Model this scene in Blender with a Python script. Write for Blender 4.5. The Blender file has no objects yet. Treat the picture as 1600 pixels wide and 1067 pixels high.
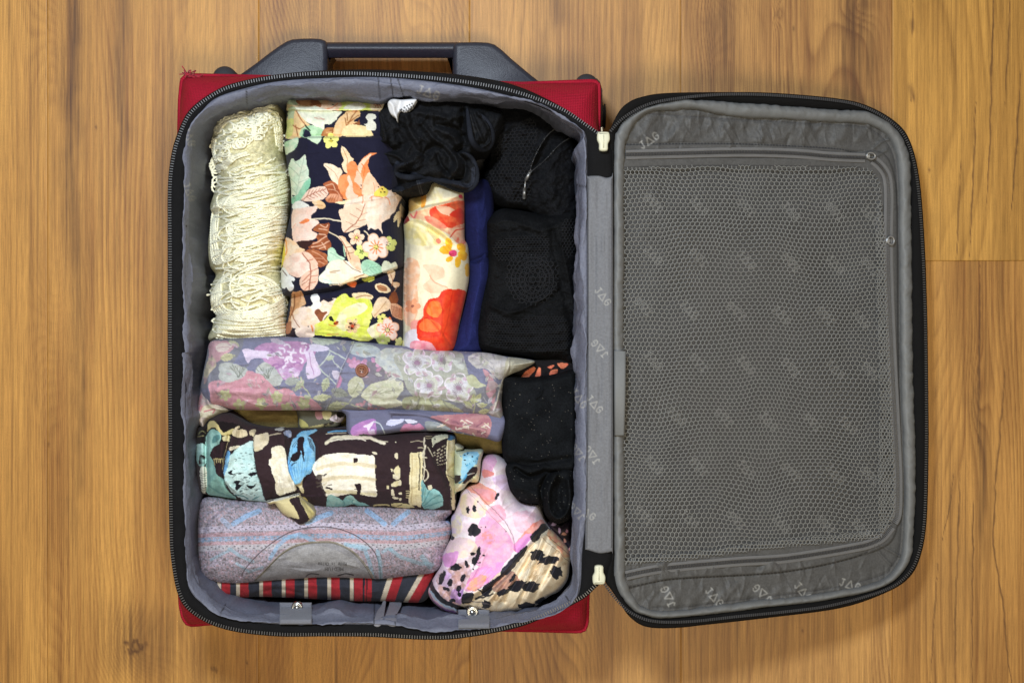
import bpy, math, random
import numpy as np
from mathutils import Vector

S = bpy.context.scene
# ---------------------------------------------------------------- camera, light, exposure
H = 1.9            # camera height above the floor (m)
F = 2863.0         # focal length in photo pixels (photo is 1600 wide)
cam_d = bpy.data.cameras.new('camera'); cam = bpy.data.objects.new('camera', cam_d)
S.collection.objects.link(cam); cam.location = (0, 0, H)
cam_d.sensor_width = 36.0; cam_d.lens = F/1600*36; cam_d.clip_start = .05; cam_d.clip_end = 50
S.camera = cam
S.render.resolution_x = 1024; S.render.resolution_y = 682

W = bpy.data.worlds.new('World'); S.world = W; W.use_nodes = True
bgn = W.node_tree.nodes['Background']
bgn.inputs[0].default_value = (1.0, .88, .72, 1); bgn.inputs[1].default_value = .27

def area(name, loc, size, power, col, target=(0, 0, 0)):
    d = bpy.data.lights.new(name, 'AREA'); d.shape = 'DISK'; d.size = size; d.energy = power; d.color = col
    o = bpy.data.objects.new(name, d); S.collection.objects.link(o); o.location = loc
    v = Vector(target)-Vector(loc); o.rotation_euler = v.to_track_quat('-Z', 'Y').to_euler()
    return o
area('window_lamp', (-.28, .62, 1.85), .28, 27, (.78, .88, 1.0), (-.17, -.03, .1))
area('ceiling_lamp', (.18, -.42, 2.35), .40, 21, (1.0, .86, .62), (.1, 0, 0))

S.view_settings.view_transform = 'Standard'; S.view_settings.look = 'None'
S.view_settings.exposure = 0.0; S.view_settings.gamma = 1.0

# ---------------------------------------------------------------- helpers
COL = S.collection
WLOC = {}
def lin(c):
    c = np.asarray(c, float)
    return np.where(c <= .04045, c/12.92, ((c+.055)/1.055)**2.4)
def hx(s):
    return lin(np.array([int(s[i:i+2], 16)/255 for i in (0, 2, 4)]))
def P(px, py, z):
    """point of the place at height z seen at photo pixel px,py"""
    k = (H-z)/F
    return np.array([(px-800)*k, -(py-533.5)*k, z])
def PA(px, py, z):
    px = np.asarray(px, float); py = np.asarray(py, float); z = np.broadcast_to(np.asarray(z, float), px.shape)
    k = (H-z)/F
    return np.stack([(px-800)*k, -(py-533.5)*k, z], -1)

def thing(name, label, cat, loc, group=None):
    o = bpy.data.objects.new(name, None); COL.objects.link(o); o.location = tuple(loc)
    o.empty_display_size = .02
    o['label'] = label; o['category'] = cat
    if group: o['group'] = group
    WLOC[o.name] = np.array(loc, float)
    return o
def mesh(name, V, Fc, m, parent=None, col=None, smooth=True, loc=None, label=None, cat=None, kind=None, group=None):
    V = np.asarray(V, float).reshape(-1, 3)
    if parent is not None: base = WLOC[parent.name]
    elif loc is not None: base = np.array(loc, float)
    else: base = np.zeros(3)
    V = V-base
    me = bpy.data.meshes.new(name)
    if isinstance(Fc, np.ndarray):
        n = Fc.shape[1]; nf = len(Fc)
        me.vertices.add(len(V)); me.vertices.foreach_set('co', V.astype(np.float32).ravel())
        me.loops.add(nf*n); me.loops.foreach_set('vertex_index', Fc.astype(np.int32).ravel())
        me.polygons.add(nf); me.polygons.foreach_set('loop_start', np.arange(0, nf*n, n, dtype=np.int32))
        me.update(calc_edges=True)
    else:
        me.from_pydata([tuple(v) for v in V], [], Fc)
    me.polygons.foreach_set('use_smooth', np.full(len(me.polygons), smooth))
    if col is not None:
        at = me.color_attributes.new('Col', 'FLOAT_COLOR', 'POINT')
        c4 = np.ones((len(V), 4), np.float32); c4[:, :3] = np.clip(col, 0, 1)
        at.data.foreach_set('color', c4.ravel())
    me.materials.append(m); me.update()
    o = bpy.data.objects.new(name, me); COL.objects.link(o)
    if parent is not None: o.parent = parent
    elif loc is not None: o.location = tuple(base)
    WLOC[o.name] = base
    if label: o['label'] = label
    if cat: o['category'] = cat
    if kind: o['kind'] = kind
    if group: o['group'] = group
    return o

# --- noise
_rs = np.random.RandomState(7); _T = _rs.rand(256, 256)
def vn(x, y, seed=0):
    x = np.asarray(x, float)+seed*17.31; y = np.asarray(y, float)+seed*9.73
    xi = np.floor(x).astype(int); yi = np.floor(y).astype(int); fx = x-xi; fy = y-yi
    fx = fx*fx*fx*(fx*(fx*6-15)+10); fy = fy*fy*fy*(fy*(fy*6-15)+10)
    a = _T[xi & 255, yi & 255]; b = _T[(xi+1) & 255, yi & 255]; c = _T[xi & 255, (yi+1) & 255]; d = _T[(xi+1) & 255, (yi+1) & 255]
    return (a*(1-fx)+b*fx)*(1-fy)+(c*(1-fx)+d*fx)*fy-.5
def fbm(x, y, seed=0, o=4):
    r = 0; a = 1; s = 0
    for i in range(o):
        r = r+a*vn(x*2**i, y*2**i, seed+i*3.1); s += a; a *= .5
    return r/s*2
def sstep(a, b, x):
    t = np.clip((x-a)/(b-a), 0, 1); return t*t*(3-2*t)

# --- curves
def cr(pts, closed=True, n=6):
    p = np.asarray(pts, float); out = []
    N = len(p); rng = N if closed else N-1
    for i in range(rng):
        if closed: a, b, c, d = p[(i-1) % N], p[i], p[(i+1) % N], p[(i+2) % N]
        else: a, b, c, d = p[max(i-1, 0)], p[i], p[i+1], p[min(i+2, N-1)]
        for k in range(n):
            t = k/n
            out.append(.5*((2*b)+(-a+c)*t+(2*a-5*b+4*c-d)*t*t+(-a+3*b-3*c+d)*t**3))
    if not closed: out.append(p[-1])
    return np.array(out)
def resamp(p, step, closed=False):
    p = np.asarray(p, float)
    if closed: p = np.vstack([p, p[:1]])
    L = np.r_[0, np.cumsum(np.linalg.norm(np.diff(p, axis=0), axis=1))]
    n = max(2, int(L[-1]/step)); t = np.linspace(0, L[-1], n+1)
    q = np.stack([np.interp(t, L, p[:, i]) for i in range(p.shape[1])], -1)
    return q[:-1] if closed else q
def pip(X, Y, poly):
    ins = np.zeros(X.shape, bool); n = len(poly); j = n-1
    for i in range(n):
        xi, yi = poly[i]; xj, yj = poly[j]
        if yi != yj:
            c = ((yi > Y) != (yj > Y)) & (X < (xj-xi)*(Y-yi)/(yj-yi)+xi); ins ^= c
        j = i
    return ins
def segdist(X, Y, pts, closed):
    best = np.full(X.shape, 1e9); bx = X.copy(); by = Y.copy()
    n = len(pts); rng = n if closed else n-1
    for i in range(rng):
        x0, y0 = pts[i]; x1, y1 = pts[(i+1) % n]; dx = x1-x0; dy = y1-y0; L = dx*dx+dy*dy
        if L < 1e-9: continue
        t = np.clip(((X-x0)*dx+(Y-y0)*dy)/L, 0, 1); cx = x0+t*dx; cy = y0+t*dy
        d = (X-cx)**2+(Y-cy)**2; m = d < best
        best = np.where(m, d, best); bx = np.where(m, cx, bx); by = np.where(m, cy, by)
    return np.sqrt(best), bx, by

# --- multi-shape mesh builder
class MB:
    def __init__(s): s.V = []; s.F = []; s.n = 0
    def add(s, V, Fq):
        s.V.append(np.asarray(V, float)); s.F.append(np.asarray(Fq, int)+s.n); s.n += len(V)
    def tube(s, pts, r, k=6, closed=False, cap=True):
        p = np.asarray(pts, float); n = len(p)
        if closed: t = np.roll(p, -1, 0)-np.roll(p, 1, 0)
        else: t = np.gradient(p, axis=0)
        t /= np.linalg.norm(t, axis=1)[:, None]+1e-12
        up = np.array([0, 0, 1.]); a = np.cross(t, up); ln = np.linalg.norm(a, axis=1)
        a[ln < 1e-4] = (1, 0, 0); a /= np.linalg.norm(a, axis=1)[:, None]; b = np.cross(t, a)
        r = np.broadcast_to(r, (n,))
        th = np.arange(k)*2*math.pi/k
        V = p[:, None]+r[:, None, None]*(np.cos(th)[None, :, None]*a[:, None]+np.sin(th)[None, :, None]*b[:, None])
        i = np.arange(n if closed else n-1)[:, None]; j = np.arange(k)[None]
        i2 = (i+1) % n; j2 = (j+1) % k
        Q = np.stack([i*k+j, i*k+j2, i2*k+j2, i2*k+j], -1).reshape(-1, 4)
        s.add(V.reshape(-1, 3), Q)
        if cap and not closed:
            for e in (0, n-1):
                idx = [e*k+q for q in range(k)]; c = p[e]
                s.add(np.vstack([V[e], c[None]]), np.array([[q, (q+1) % k, k, k] for q in range(k)])) if False else None
    def box(s, c, ax, ay, az):
        c = np.array(c, float); ax = np.array(ax, float); ay = np.array(ay, float); az = np.array(az, float)
        V = [c+sx*ax+sy*ay+sz*az for sz in (-1, 1) for sy in (-1, 1) for sx in (-1, 1)]
        s.add(V, [[0, 2, 3, 1], [4, 5, 7, 6], [0, 1, 5, 4], [2, 6, 7, 3], [0, 4, 6, 2], [1, 3, 7, 5]])
    def build(s, name, m, parent=None, **k):
        return mesh(name, np.vstack(s.V), np.vstack(s.F), m, parent, **k)

def prism(outline_px, z0, z1, bev=.003, smooth=True, n=5, zf=None):
    """rounded solid from a pixel outline: walls, bevel ring, cap. outline traced at the top height."""
    o = cr(outline_px, True, n) if smooth else np.asarray(outline_px, float)
    T = PA(o[:, 0], o[:, 1], z1)
    xy = T[:, :2]; c = xy.mean(0)
    nx = np.roll(xy, -1, 0)-np.roll(xy, 1, 0); nx = np.stack([nx[:, 1], -nx[:, 0]], -1); nx /= np.linalg.norm(nx, axis=1)[:, None]+1e-9
    area_ = np.sum(xy[:, 0]*np.roll(xy[:, 1], -1)-np.roll(xy[:, 0], -1)*xy[:, 1])
    if area_ < 0: nx = -nx; rev = True
    else: rev = False
    rings = [(0, z0), (0, z1-bev)]
    for a in (.33, .66, 1): rings.append((bev*(1-math.cos(a*math.pi/2)), z1-bev+bev*math.sin(a*math.pi/2)))
    V = []; N = len(xy)
    for off, z in rings:
        q = xy-nx*off; V.append(np.c_[q, np.full(N, z)])
    V = np.vstack(V); Fc = []
    for r in range(len(rings)-1):
        for i in range(N):
            j = (i+1) % N; f = [r*N+i, r*N+j, (r+1)*N+j, (r+1)*N+i]
            Fc.append(f[::-1] if rev else f)
    top = [(len(rings)-1)*N+i for i in range(N)]; bot = list(range(N))
    Fc.append(top[::-1] if rev else top); Fc.append(bot if rev else bot[::-1])
    return V, Fc

# ---------------------------------------------------------------- materials
def nt(name):
    m = bpy.data.materials.new(name); m.use_nodes = True; t = m.node_tree
    b = t.nodes['Principled BSDF']; return m, t, b
def N(t, typ, **k):
    n = t.nodes.new(typ)
    for a, v in k.items():
        if a.startswith('i_'): n.inputs[int(a[2:])].default_value = v
        else: setattr(n, a, v)
    return n
def mat(name, color=None, vc=False, rough=.85, weave=900, bump=.25, bdist=.0006, var=.12, sheen=.15, metal=0., spec=.3, wave=0, stretch=(1, 1, 1), vscale=60):
    m, t, b = nt(name); L = t.links.new
    tc = N(t, 'ShaderNodeTexCoord'); mp = N(t, 'ShaderNodeMapping'); mp.inputs['Scale'].default_value = stretch
    L(tc.outputs['Object'], mp.inputs[0])
    n1 = N(t, 'ShaderNodeTexNoise'); n1.inputs['Scale'].default_value = weave; n1.inputs['Detail'].default_value = 3
    n2 = N(t, 'ShaderNodeTexNoise'); n2.inputs['Scale'].default_value = vscale; n2.inputs['Detail'].default_value = 5
    L(mp.outputs[0], n1.inputs['Vector']); L(tc.outputs['Object'], n2.inputs['Vector'])
    ad = N(t, 'ShaderNodeMath', operation='ADD'); L(n1.outputs[0], ad.inputs[0]); L(n2.outputs[0], ad.inputs[1])
    mr = N(t, 'ShaderNodeMapRange'); mr.inputs[1].default_value = .6; mr.inputs[2].default_value = 1.4
    mr.inputs[3].default_value = 1-var; mr.inputs[4].default_value = 1+var; L(ad.outputs[0], mr.inputs[0])
    mx = N(t, 'ShaderNodeVectorMath', operation='SCALE')
    if vc:
        at = N(t, 'ShaderNodeAttribute', attribute_name='Col'); L(at.outputs['Color'], mx.inputs[0])
    else: mx.inputs[0].default_value = tuple(color)
    L(mr.outputs[0], mx.inputs['Scale']); L(mx.outputs[0], b.inputs['Base Color'])
    b.inputs['Roughness'].default_value = rough; b.inputs['Metallic'].default_value = metal
    b.inputs['Specular IOR Level'].default_value = spec
    b.inputs['Sheen Weight'].default_value = sheen; b.inputs['Sheen Roughness'].default_value = .5
    bp = N(t, 'ShaderNodeBump'); bp.inputs['Strength'].default_value = bump; bp.inputs['Distance'].default_value = bdist
    if wave:
        wx = N(t, 'ShaderNodeTexWave', bands_direction='X'); wy = N(t, 'ShaderNodeTexWave', bands_direction='Y')
        for w in (wx, wy):
            w.inputs['Scale'].default_value = wave; w.inputs['Distortion'].default_value = 1.2; w.inputs['Detail Scale'].default_value = 2
            L(tc.outputs['Object'], w.inputs[0])
        a2 = N(t, 'ShaderNodeMath', operation='ADD'); L(wx.outputs['Fac'], a2.inputs[0]); L(wy.outputs['Fac'], a2.inputs[1])
        a3 = N(t, 'ShaderNodeMath', operation='ADD'); L(a2.outputs[0], a3.inputs[0]); L(n1.outputs[0], a3.inputs[1])
        L(a3.outputs[0], bp.inputs['Height'])
    else: L(ad.outputs[0], bp.inputs['Height'])
    L(bp.outputs[0], b.inputs['Normal'])
    return m
M = {}
M['cotton'] = mat('printed_cotton', vc=True, rough=.85, weave=700, bump=.3, wave=260, var=.10, sheen=.04, spec=.2)
M['satin'] = mat('smooth_printed_cloth', vc=True, rough=.6, weave=500, bump=.12, var=.07, sheen=.05)
M['knit'] = mat('speckled_jersey', vc=True, rough=.95, weave=900, bump=.5, var=.25, sheen=0, spec=.15)
M['black'] = mat('black_jersey', vc=True, rough=.95, weave=900, bump=.5, var=.35, sheen=.0, spec=.12)
M['wool'] = mat('black_wool', vc=True, rough=1, weave=1100, bump=.8, bdist=.001, var=.6, sheen=.0, spec=.08)
M['lining'] = mat('grey_nylon_lining', vc=True, rough=.6, weave=500, bump=.35, var=.12, vscale=500, sheen=0, spec=.3)
M['hem'] = mat('dark_ribbed_hem', hx('22252d'), rough=.95, weave=900, bump=.7, var=.3, sheen=0, spec=.1)
M['red'] = mat('red_polyester', hx('a20c2c'), rough=.75, weave=700, bump=.6, wave=190, var=.14, sheen=0, vscale=420)
M['tape'] = mat('black_zipper_tape', hx('141416'), rough=.85, weave=1000, bump=.5, wave=300, var=.3, sheen=0, spec=.2)
M['shell'] = mat('black_polyester', hx('101011'), rough=.85, weave=1000, bump=.4, wave=260, var=.2, sheen=0, spec=.2)
M['teeth'] = mat('dark_coil_zipper', hx('4a4a4c'), rough=.4, var=.15, sheen=0, spec=.6)
M['teeth_dark'] = mat('fine_dark_zipper', hx('3c3c3e'), rough=.4, var=.1, sheen=0, spec=.5)
M['teeth_grey'] = mat('grey_coil_zipper', hx('424244'), rough=.4, var=.15, sheen=0, spec=.6)
M['piping'] = mat('grey_piping', hx('727475'), rough=.55, weave=600, bump=.15, var=.08, sheen=.02, spec=.35)
M['net'] = mat('grey_net_cord', hx('8b8c8a'), rough=.5, var=.1, sheen=0)
M['plastic'] = mat('dark_grey_plastic', hx('2f323d'), rough=.42, weave=900, bump=.3, var=.22, vscale=260, sheen=0, spec=.4)
M['rubber'] = mat('dark_rubber', hx('3a3a3e'), rough=.7, var=.15, sheen=0)
M['cream_plastic'] = mat('cream_plastic', hx('d6d6bd'), rough=.4, var=.04, bump=.05, sheen=0, spec=.5)
M['metal'] = mat('steel', hx('c8c8c4'), rough=.25, var=.05, bump=.03, metal=1., sheen=0)
M['webbing'] = mat('grey_webbing', hx('7c7f8a'), rough=.8, weave=500, bump=.5, wave=420, var=.15)
M['yarn'] = mat('cream_yarn', hx('fdfbe2'), rough=.9, weave=1400, bump=.6, var=.10)
M['redthread'] = mat('red_thread', hx('a32338'), rough=.9, var=.2)
M['blackyarn'] = mat('black_crochet_yarn', hx('1b1c20'), rough=.9, var=.3, sheen=0.)
M['button'] = mat('brown_button', hx('8a5a46'), rough=.35, var=.2, vscale=200, sheen=0, spec=.5)
M['label'] = mat('white_satin_label', vc=True, rough=.4, bump=.05, var=.03)

# ---------------------------------------------------------------- cloth: a shaped, folded and printed sheet with real thickness
class Cloth:
    def __init__(s, outline, z0=.1, h=.05, R=40, sp=.95, base='ffffff', smooth=True, T=None, zf=None, n=6, pw=.5):
        o = s.tr(outline, T); o = cr(o, True, n) if smooth else np.asarray(o, float); s.o = o; s.sp = sp
        x0, y0 = o.min(0)-2*sp; x1, y1 = o.max(0)+2*sp
        s.x = np.arange(x0, x1+sp, sp); s.y = np.arange(y0, y1+sp, sp); s.X, s.Y = np.meshgrid(s.x, s.y)
        d, s.cx, s.cy = segdist(s.X, s.Y, o, True); ins = pip(s.X, s.Y, o); s.ins = ins
        s.D = np.where(ins, d, -d); t = np.clip(s.D/R, 0, 1)
        s.Z = z0+h*np.power(np.clip(1-(1-t)**2, 0, 1), pw)
        if zf is not None: s.Z = s.Z+zf(s.X, s.Y)
        s.C = np.zeros(s.X.shape+(3,)); s.C[:] = hx(base); s.T = None; s.wx = 0; s.wy = 0
        s.warp(.0)
    @staticmethod
    def tr(p, T):
        p = np.asarray(p, float)
        return p if T is None else np.stack([T[0]+p[:, 0]/T[2], T[1]+p[:, 1]/T[2]], -1)
    def warp(s, a, sc=6, seed=1):
        s.PX = s.X+a*fbm(s.X/sc, s.Y/sc, seed, 2); s.PY = s.Y+a*fbm(s.X/sc, s.Y/sc, seed+5, 2)
    def sub(s, p, m):
        x0, y0 = p.min(0)-m; x1, y1 = p.max(0)+m
        i0 = max(0, np.searchsorted(s.x, x0)-1); i1 = np.searchsorted(s.x, x1)+1
        j0 = max(0, np.searchsorted(s.y, y0)-1); j1 = np.searchsorted(s.y, y1)+1
        return (slice(j0, j1), slice(i0, i1))
    def _put(s, q, m, c, a=1., c2=None, seed=0, sc=9):
        c = hx(c)
        if c2 is not None:
            t = sstep(-.35, .35, fbm(s.X[q]/sc, s.Y[q]/sc, seed+11, 3))[..., None]; c = c*(1-t)+hx(c2)*t
        al = (m*a)[..., None]; s.C[q] = s.C[q]*(1-al)+c*al
    def poly(s, pts, c, c2=None, smooth=True, a=1., T=0, seed=0, sc=9):
        p = s.tr(pts, s.T if T == 0 else T); p = cr(p, True, 4) if smooth else p
        q = s.sub(p, 3)
        if s.X[q].size == 0: return
        s._put(q, pip(s.PX[q], s.PY[q], p).astype(float), c, a, c2, seed, sc)
    def stroke(s, pts, w, c, a=1., smooth=True, T=0, taper=False, dash=None):
        TT = s.T if T == 0 else T; p = s.tr(pts, TT); k = 1/TT[2] if TT is not None else 1
        if smooth and len(p) > 2: p = cr(p, False, 5)
        w = w*k/2; q = s.sub(p, w+3)
        if s.X[q].size == 0: return
        d, bx, by = segdist(s.PX[q], s.PY[q], p, False)
        m = np.clip((w-d)/s.sp+.5, 0, 1)
        if dash: m = m*(((bx+by)/dash % 1) < .6)
        s._put(q, m, c, a)
    def ell(s, x, y, rx, ry, c, a=1., rot=0, c2=None, T=0):
        t = np.linspace(0, 2*math.pi, 14)[:-1]; cs, sn = math.cos(rot), math.sin(rot)
        s.poly(np.stack([x+rx*np.cos(t)*cs-ry*np.sin(t)*sn, y+rx*np.cos(t)*sn+ry*np.sin(t)*cs], -1), c, c2, a=a, T=T)
    def blob(s, x, y, rx, ry, c, seed=0, rough=.35, rot=0, a=1., c2=None):
        rs = np.random.RandomState(seed+int(x)*7+int(y)); t = np.linspace(0, 2*math.pi, 19)[:-1]
        r = 1+rough*(rs.rand(18)-.6); cs, sn = math.cos(rot), math.sin(rot)
        u = rx*r*np.cos(t); v = ry*r*np.sin(t)
        s.poly(np.stack([x+u*cs-v*sn, y+u*sn+v*cs], -1), c, c2, a=a)
    def flower(s, x, y, r, n, c, cc=None, rot=0., spoke=None, c2=None, edge=None, rc=.2):
        t = np.linspace(0, 2*math.pi, 12*n+1)[:-1]; rr = r*(.55+.45*np.abs(np.cos(n*(t+rot)/2))**.6)
        p = np.stack([x+rr*np.cos(t), y+rr*np.sin(t)], -1)
        s.poly(p, c, c2, smooth=False)
        if edge: s.stroke(np.vstack([p, p[:1]]), max(5, r*.07), edge, smooth=False)
        if spoke:
            for k in range(n*2):
                a = rot+k*math.pi/n+.2; s.stroke([(x+r*.15*math.cos(a), y+r*.15*math.sin(a)), (x+r*.5*math.cos(a), y+r*.5*math.sin(a))], r*.09, spoke)
        if cc: s.ell(x, y, r*rc, r*rc, cc)
    def leaf(s, x0, y0, x1, y1, w, c, vein=None, c2=None, ser=.12, nv=5):
        a = np.array([x0, y0], float); b = np.array([x1, y1], float); d = b-a; L = np.linalg.norm(d); d /= L; nn = np.array([-d[1], d[0]])
        t = np.linspace(0, 1, 13); pr = np.sin(math.pi*t**.8)
        up = [a+d*L*u+nn*w*p*(1+ser*((i % 2)*2-1)) for i, (u, p) in enumerate(zip(t, pr))]
        dn = [a+d*L*u-nn*w*p*(1-ser*((i % 2)*2-1)) for i, (u, p) in list(enumerate(zip(t, pr)))[::-1][1:-1]]
        s.poly(up+dn, c, c2, smooth=False)
        if vein:
            s.stroke([a, b], L*.018+2, vein)
            for k in range(1, nv):
                u = k/nv; o = a+d*L*u*.9
                for sg in (1, -1): s.stroke([o, o+d*L*.16+sg*nn*w*.75*math.sin(math.pi*u**.8)], L*.01+1.5, vein)
    # relief
    def fold(s, pts, w, amp, T=0, smooth=True):
        TT = s.T if T == 0 else T; p = s.tr(pts, TT)
        if smooth and len(p) > 2: p = cr(p, False, 5)
        q = s.sub(p, w*3)
        if s.X[q].size == 0: return
        d, _, _ = segdist(s.X[q], s.Y[q], p, False); s.Z[q] += amp*np.exp(-(d/w)**2)
    def step(s, pts, amp, r=2., T=0, smooth=True):
        TT = s.T if T == 0 else T; p = s.tr(pts, TT); p = cr(p, True, 5) if smooth else p
        q = s.sub(p, 4); d, _, _ = segdist(s.X[q], s.Y[q], p, True); i = pip(s.X[q], s.Y[q], p)
        d = np.where(i, d, -d); t = np.clip((d+.6)/r, 0, 1); s.Z[q] += amp*np.sqrt(np.clip(1-(1-t)**2, 0, 1))
    def noise(s, amp, sx, sy, seed=3, o=3, rot=0., ridge=False):
        c, n = math.cos(rot), math.sin(rot); U = s.X*c+s.Y*n; V = -s.X*n+s.Y*c
        f = fbm(U/sx, V/sy, seed, o)
        if ridge: f = .5-np.abs(f)*2
        s.Z += amp*f*sstep(0, 8, s.D)
    def crinkle(s, n, L=30, w=2.2, amp=.0012, rot=0., spread=.6, seed=1, reg=None):
        r = np.random.RandomState(seed); x0, y0, x1, y1 = reg or (s.x[0], s.y[0], s.x[-1], s.y[-1])
        for k in range(n):
            x = r.uniform(x0, x1); y = r.uniform(y0, y1); a = rot+r.uniform(-spread, spread); l = L*r.uniform(.4, 1.2); b = r.uniform(-.5, .5)
            t = np.linspace(-.5, .5, 6); p = np.stack([x+l*t*math.cos(a)-l*b*t*t*math.sin(a), y+l*t*math.sin(a)+l*b*t*t*math.cos(a)], -1)
            ww = w*r.uniform(.6, 1.5); q = s.sub(p, ww*4)
            if s.X[q].size == 0: continue
            d, bx, by = segdist(s.X[q], s.Y[q], p, False); e = ((bx-x)**2+(by-y)**2)/(l*.5)**2
            s.Z[q] += amp*r.choice([-1, 1, 1])*np.exp(-d/ww)*np.clip(1-e, 0, 1)*sstep(0, 7, s.D[q])
    def grain(s, a=.1, b=.06, seed=6):
        s.C *= (1+a*fbm(s.X/4.5, s.Y/4.5, seed, 3)+b*2*vn(s.X/1.15, s.Y/1.15, seed+2)+b*vn(s.X/1.3, s.Y/7, seed+3)+b*vn(s.X/7, s.Y/1.3, seed+4))[..., None]
    def zat(s, px, py):
        i = np.clip((np.asarray(px)-s.x[0])/s.sp, 0, len(s.x)-1.001); j = np.clip((np.asarray(py)-s.y[0])/s.sp, 0, len(s.y)-1.001)
        a = i.astype(int); b = j.astype(int); u = i-a; v = j-b; Z = s.Z
        return (Z[b, a]*(1-u)+Z[b, a+1]*u)*(1-v)+(Z[b+1, a]*(1-u)+Z[b+1, a+1]*u)*v
    def speck(s, amp, sc=1.5, seed=4):
        s.C *= (1+amp*vn(s.X/sc, s.Y/sc, seed)[..., None]*2)
    def build(s, name, m, parent=None, drop=.03, holes=None, **k):
        I = s.ins; c4 = I[:-1, :-1] | I[1:, :-1] | I[:-1, 1:] | I[1:, 1:]
        if holes is not None: c4 &= ~holes[:-1, :-1]
        X = np.where(I, s.X, s.cx); Y = np.where(I, s.Y, s.cy)
        V = PA(X, Y, s.Z).reshape(-1, 3); C = s.C.reshape(-1, 3)
        nj, ni = s.X.shape; id_ = np.arange(nj*ni).reshape(nj, ni)
        Q = np.stack([id_[:-1, :-1], id_[1:, :-1], id_[1:, 1:], id_[:-1, 1:]], -1)[c4]
        used = np.unique(Q); mp = np.full(nj*ni, -1); mp[used] = np.arange(len(used)); Q = mp[Q]; V = V[used]; C = C[used]
        if drop is not None:
            E = np.vstack([Q[:, [0, 1]], Q[:, [1, 2]], Q[:, [2, 3]], Q[:, [3, 0]]]); n = len(V)
            key = np.minimum(E[:, 0], E[:, 1])*n+np.maximum(E[:, 0], E[:, 1])
            u, ix, ct = np.unique(key, return_index=True, return_counts=True); B = E[ix[ct == 1]]
            bv = np.unique(B); bm = np.full(n, -1); bm[bv] = n+np.arange(len(bv))
            W_ = V[bv].copy(); W_[:, 2] = np.minimum(W_[:, 2]-.0005, drop) if not callable(drop) else drop(V[bv])
            V = np.vstack([V, W_]); C = np.vstack([C, C[bv]])
            Q = np.vstack([Q, np.stack([B[:, 1], B[:, 0], bm[B[:, 0]], bm[B[:, 1]]], -1)])
        return mesh(name, V, Q, m, parent, col=C, **k)
def jag(cl, x, y, ang, size=26, c='a9a9a6', a=.6):
    """three-letter print on the lining"""
    g = [[(-.40, -.2), (-.40, .12), (-.46, .2), (-.55, .12)], [(-.50, -.2), (-.34, -.2)],
         [(0, -.22), (-.20, .2), (.20, .2), (0, -.22)],
         [(.57, -.12), (.50, -.2), (.40, -.2), (.33, -.08), (.33, .08), (.40, .2), (.51, .2), (.57, .1), (.57, 0), (.46, 0)]]
    cs, sn = math.cos(ang), math.sin(ang)
    for l in g:
        cl.stroke([(x+size*(u*cs-v*sn), y+size*(u*sn+v*cs)) for u, v in l], size*.075, c, a=a, smooth=False, T=None)
def center(cl, z=.03):
    o = cl.o; return P((o[:, 0].min()+o[:, 0].max())/2, (o[:, 1].min()+o[:, 1].max())/2, z)
# ---------------------------------------------------------------- floor: laminate planks
fl = bpy.data.objects.new('floor', None); COL.objects.link(fl); fl['kind'] = 'structure'; WLOC['floor'] = np.zeros(3)
def wood_mat():
    m, t, b = nt('oak_laminate'); L = t.links.new
    g = N(t, 'ShaderNodeNewGeometry'); at = N(t, 'ShaderNodeAttribute', attribute_name='Col')
    def ns(sx, sy, det, dist=0):
        mp = N(t, 'ShaderNodeMapping'); mp.inputs['Scale'].default_value = (sx, sy, 1); L(g.outputs['Position'], mp.inputs[0])
        n = N(t, 'ShaderNodeTexNoise'); n.inputs['Scale'].default_value = 1; n.inputs['Detail'].default_value = det; n.inputs['Distortion'].default_value = dist
        L(mp.outputs[0], n.inputs['Vector']); return n
    a = ns(1500, 45, 3); c = ns(420, 9, 4, .4); d = ns(2200, 900, 2)
    s1 = N(t, 'ShaderNodeMath', operation='ADD'); L(a.outputs[0], s1.inputs[0]); L(c.outputs[0], s1.inputs[1])
    s2 = N(t, 'ShaderNodeMath', operation='ADD'); L(s1.outputs[0], s2.inputs[0]); L(d.outputs[0], s2.inputs[1])
    mr = N(t, 'ShaderNodeMapRange'); mr.inputs[1].default_value = 1.1; mr.inputs[2].default_value = 1.9; mr.inputs[3].default_value = .66; mr.inputs[4].default_value = 1.26
    L(s2.outputs[0], mr.inputs[0])
    sc = N(t, 'ShaderNodeVectorMath', operation='SCALE'); L(at.outputs['Color'], sc.inputs[0]); L(mr.outputs[0], sc.inputs['Scale'])
    pn = ns(2600, 120, 1); pr = N(t, 'ShaderNodeMapRange'); pr.inputs[1].default_value = .66; pr.inputs[2].default_value = .74; pr.inputs[3].default_value = 1.0; pr.inputs[4].default_value = .70; L(pn.outputs[0], pr.inputs[0])
    s3 = N(t, 'ShaderNodeVectorMath', operation='SCALE'); L(sc.outputs[0], s3.inputs[0]); L(pr.outputs[0], s3.inputs['Scale'])
    L(s3.outputs[0], b.inputs['Base Color']); b.inputs['Roughness'].default_value = .45; b.inputs['Specular IOR Level'].default_value = .3
    bp = N(t, 'ShaderNodeBump'); bp.inputs['Strength'].default_value = .12; bp.inputs['Distance'].default_value = .0004
    L(s1.outputs[0], bp.inputs['Height']); L(bp.outputs[0], b.inputs['Normal']); return m
M['wood'] = wood_mat()
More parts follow.
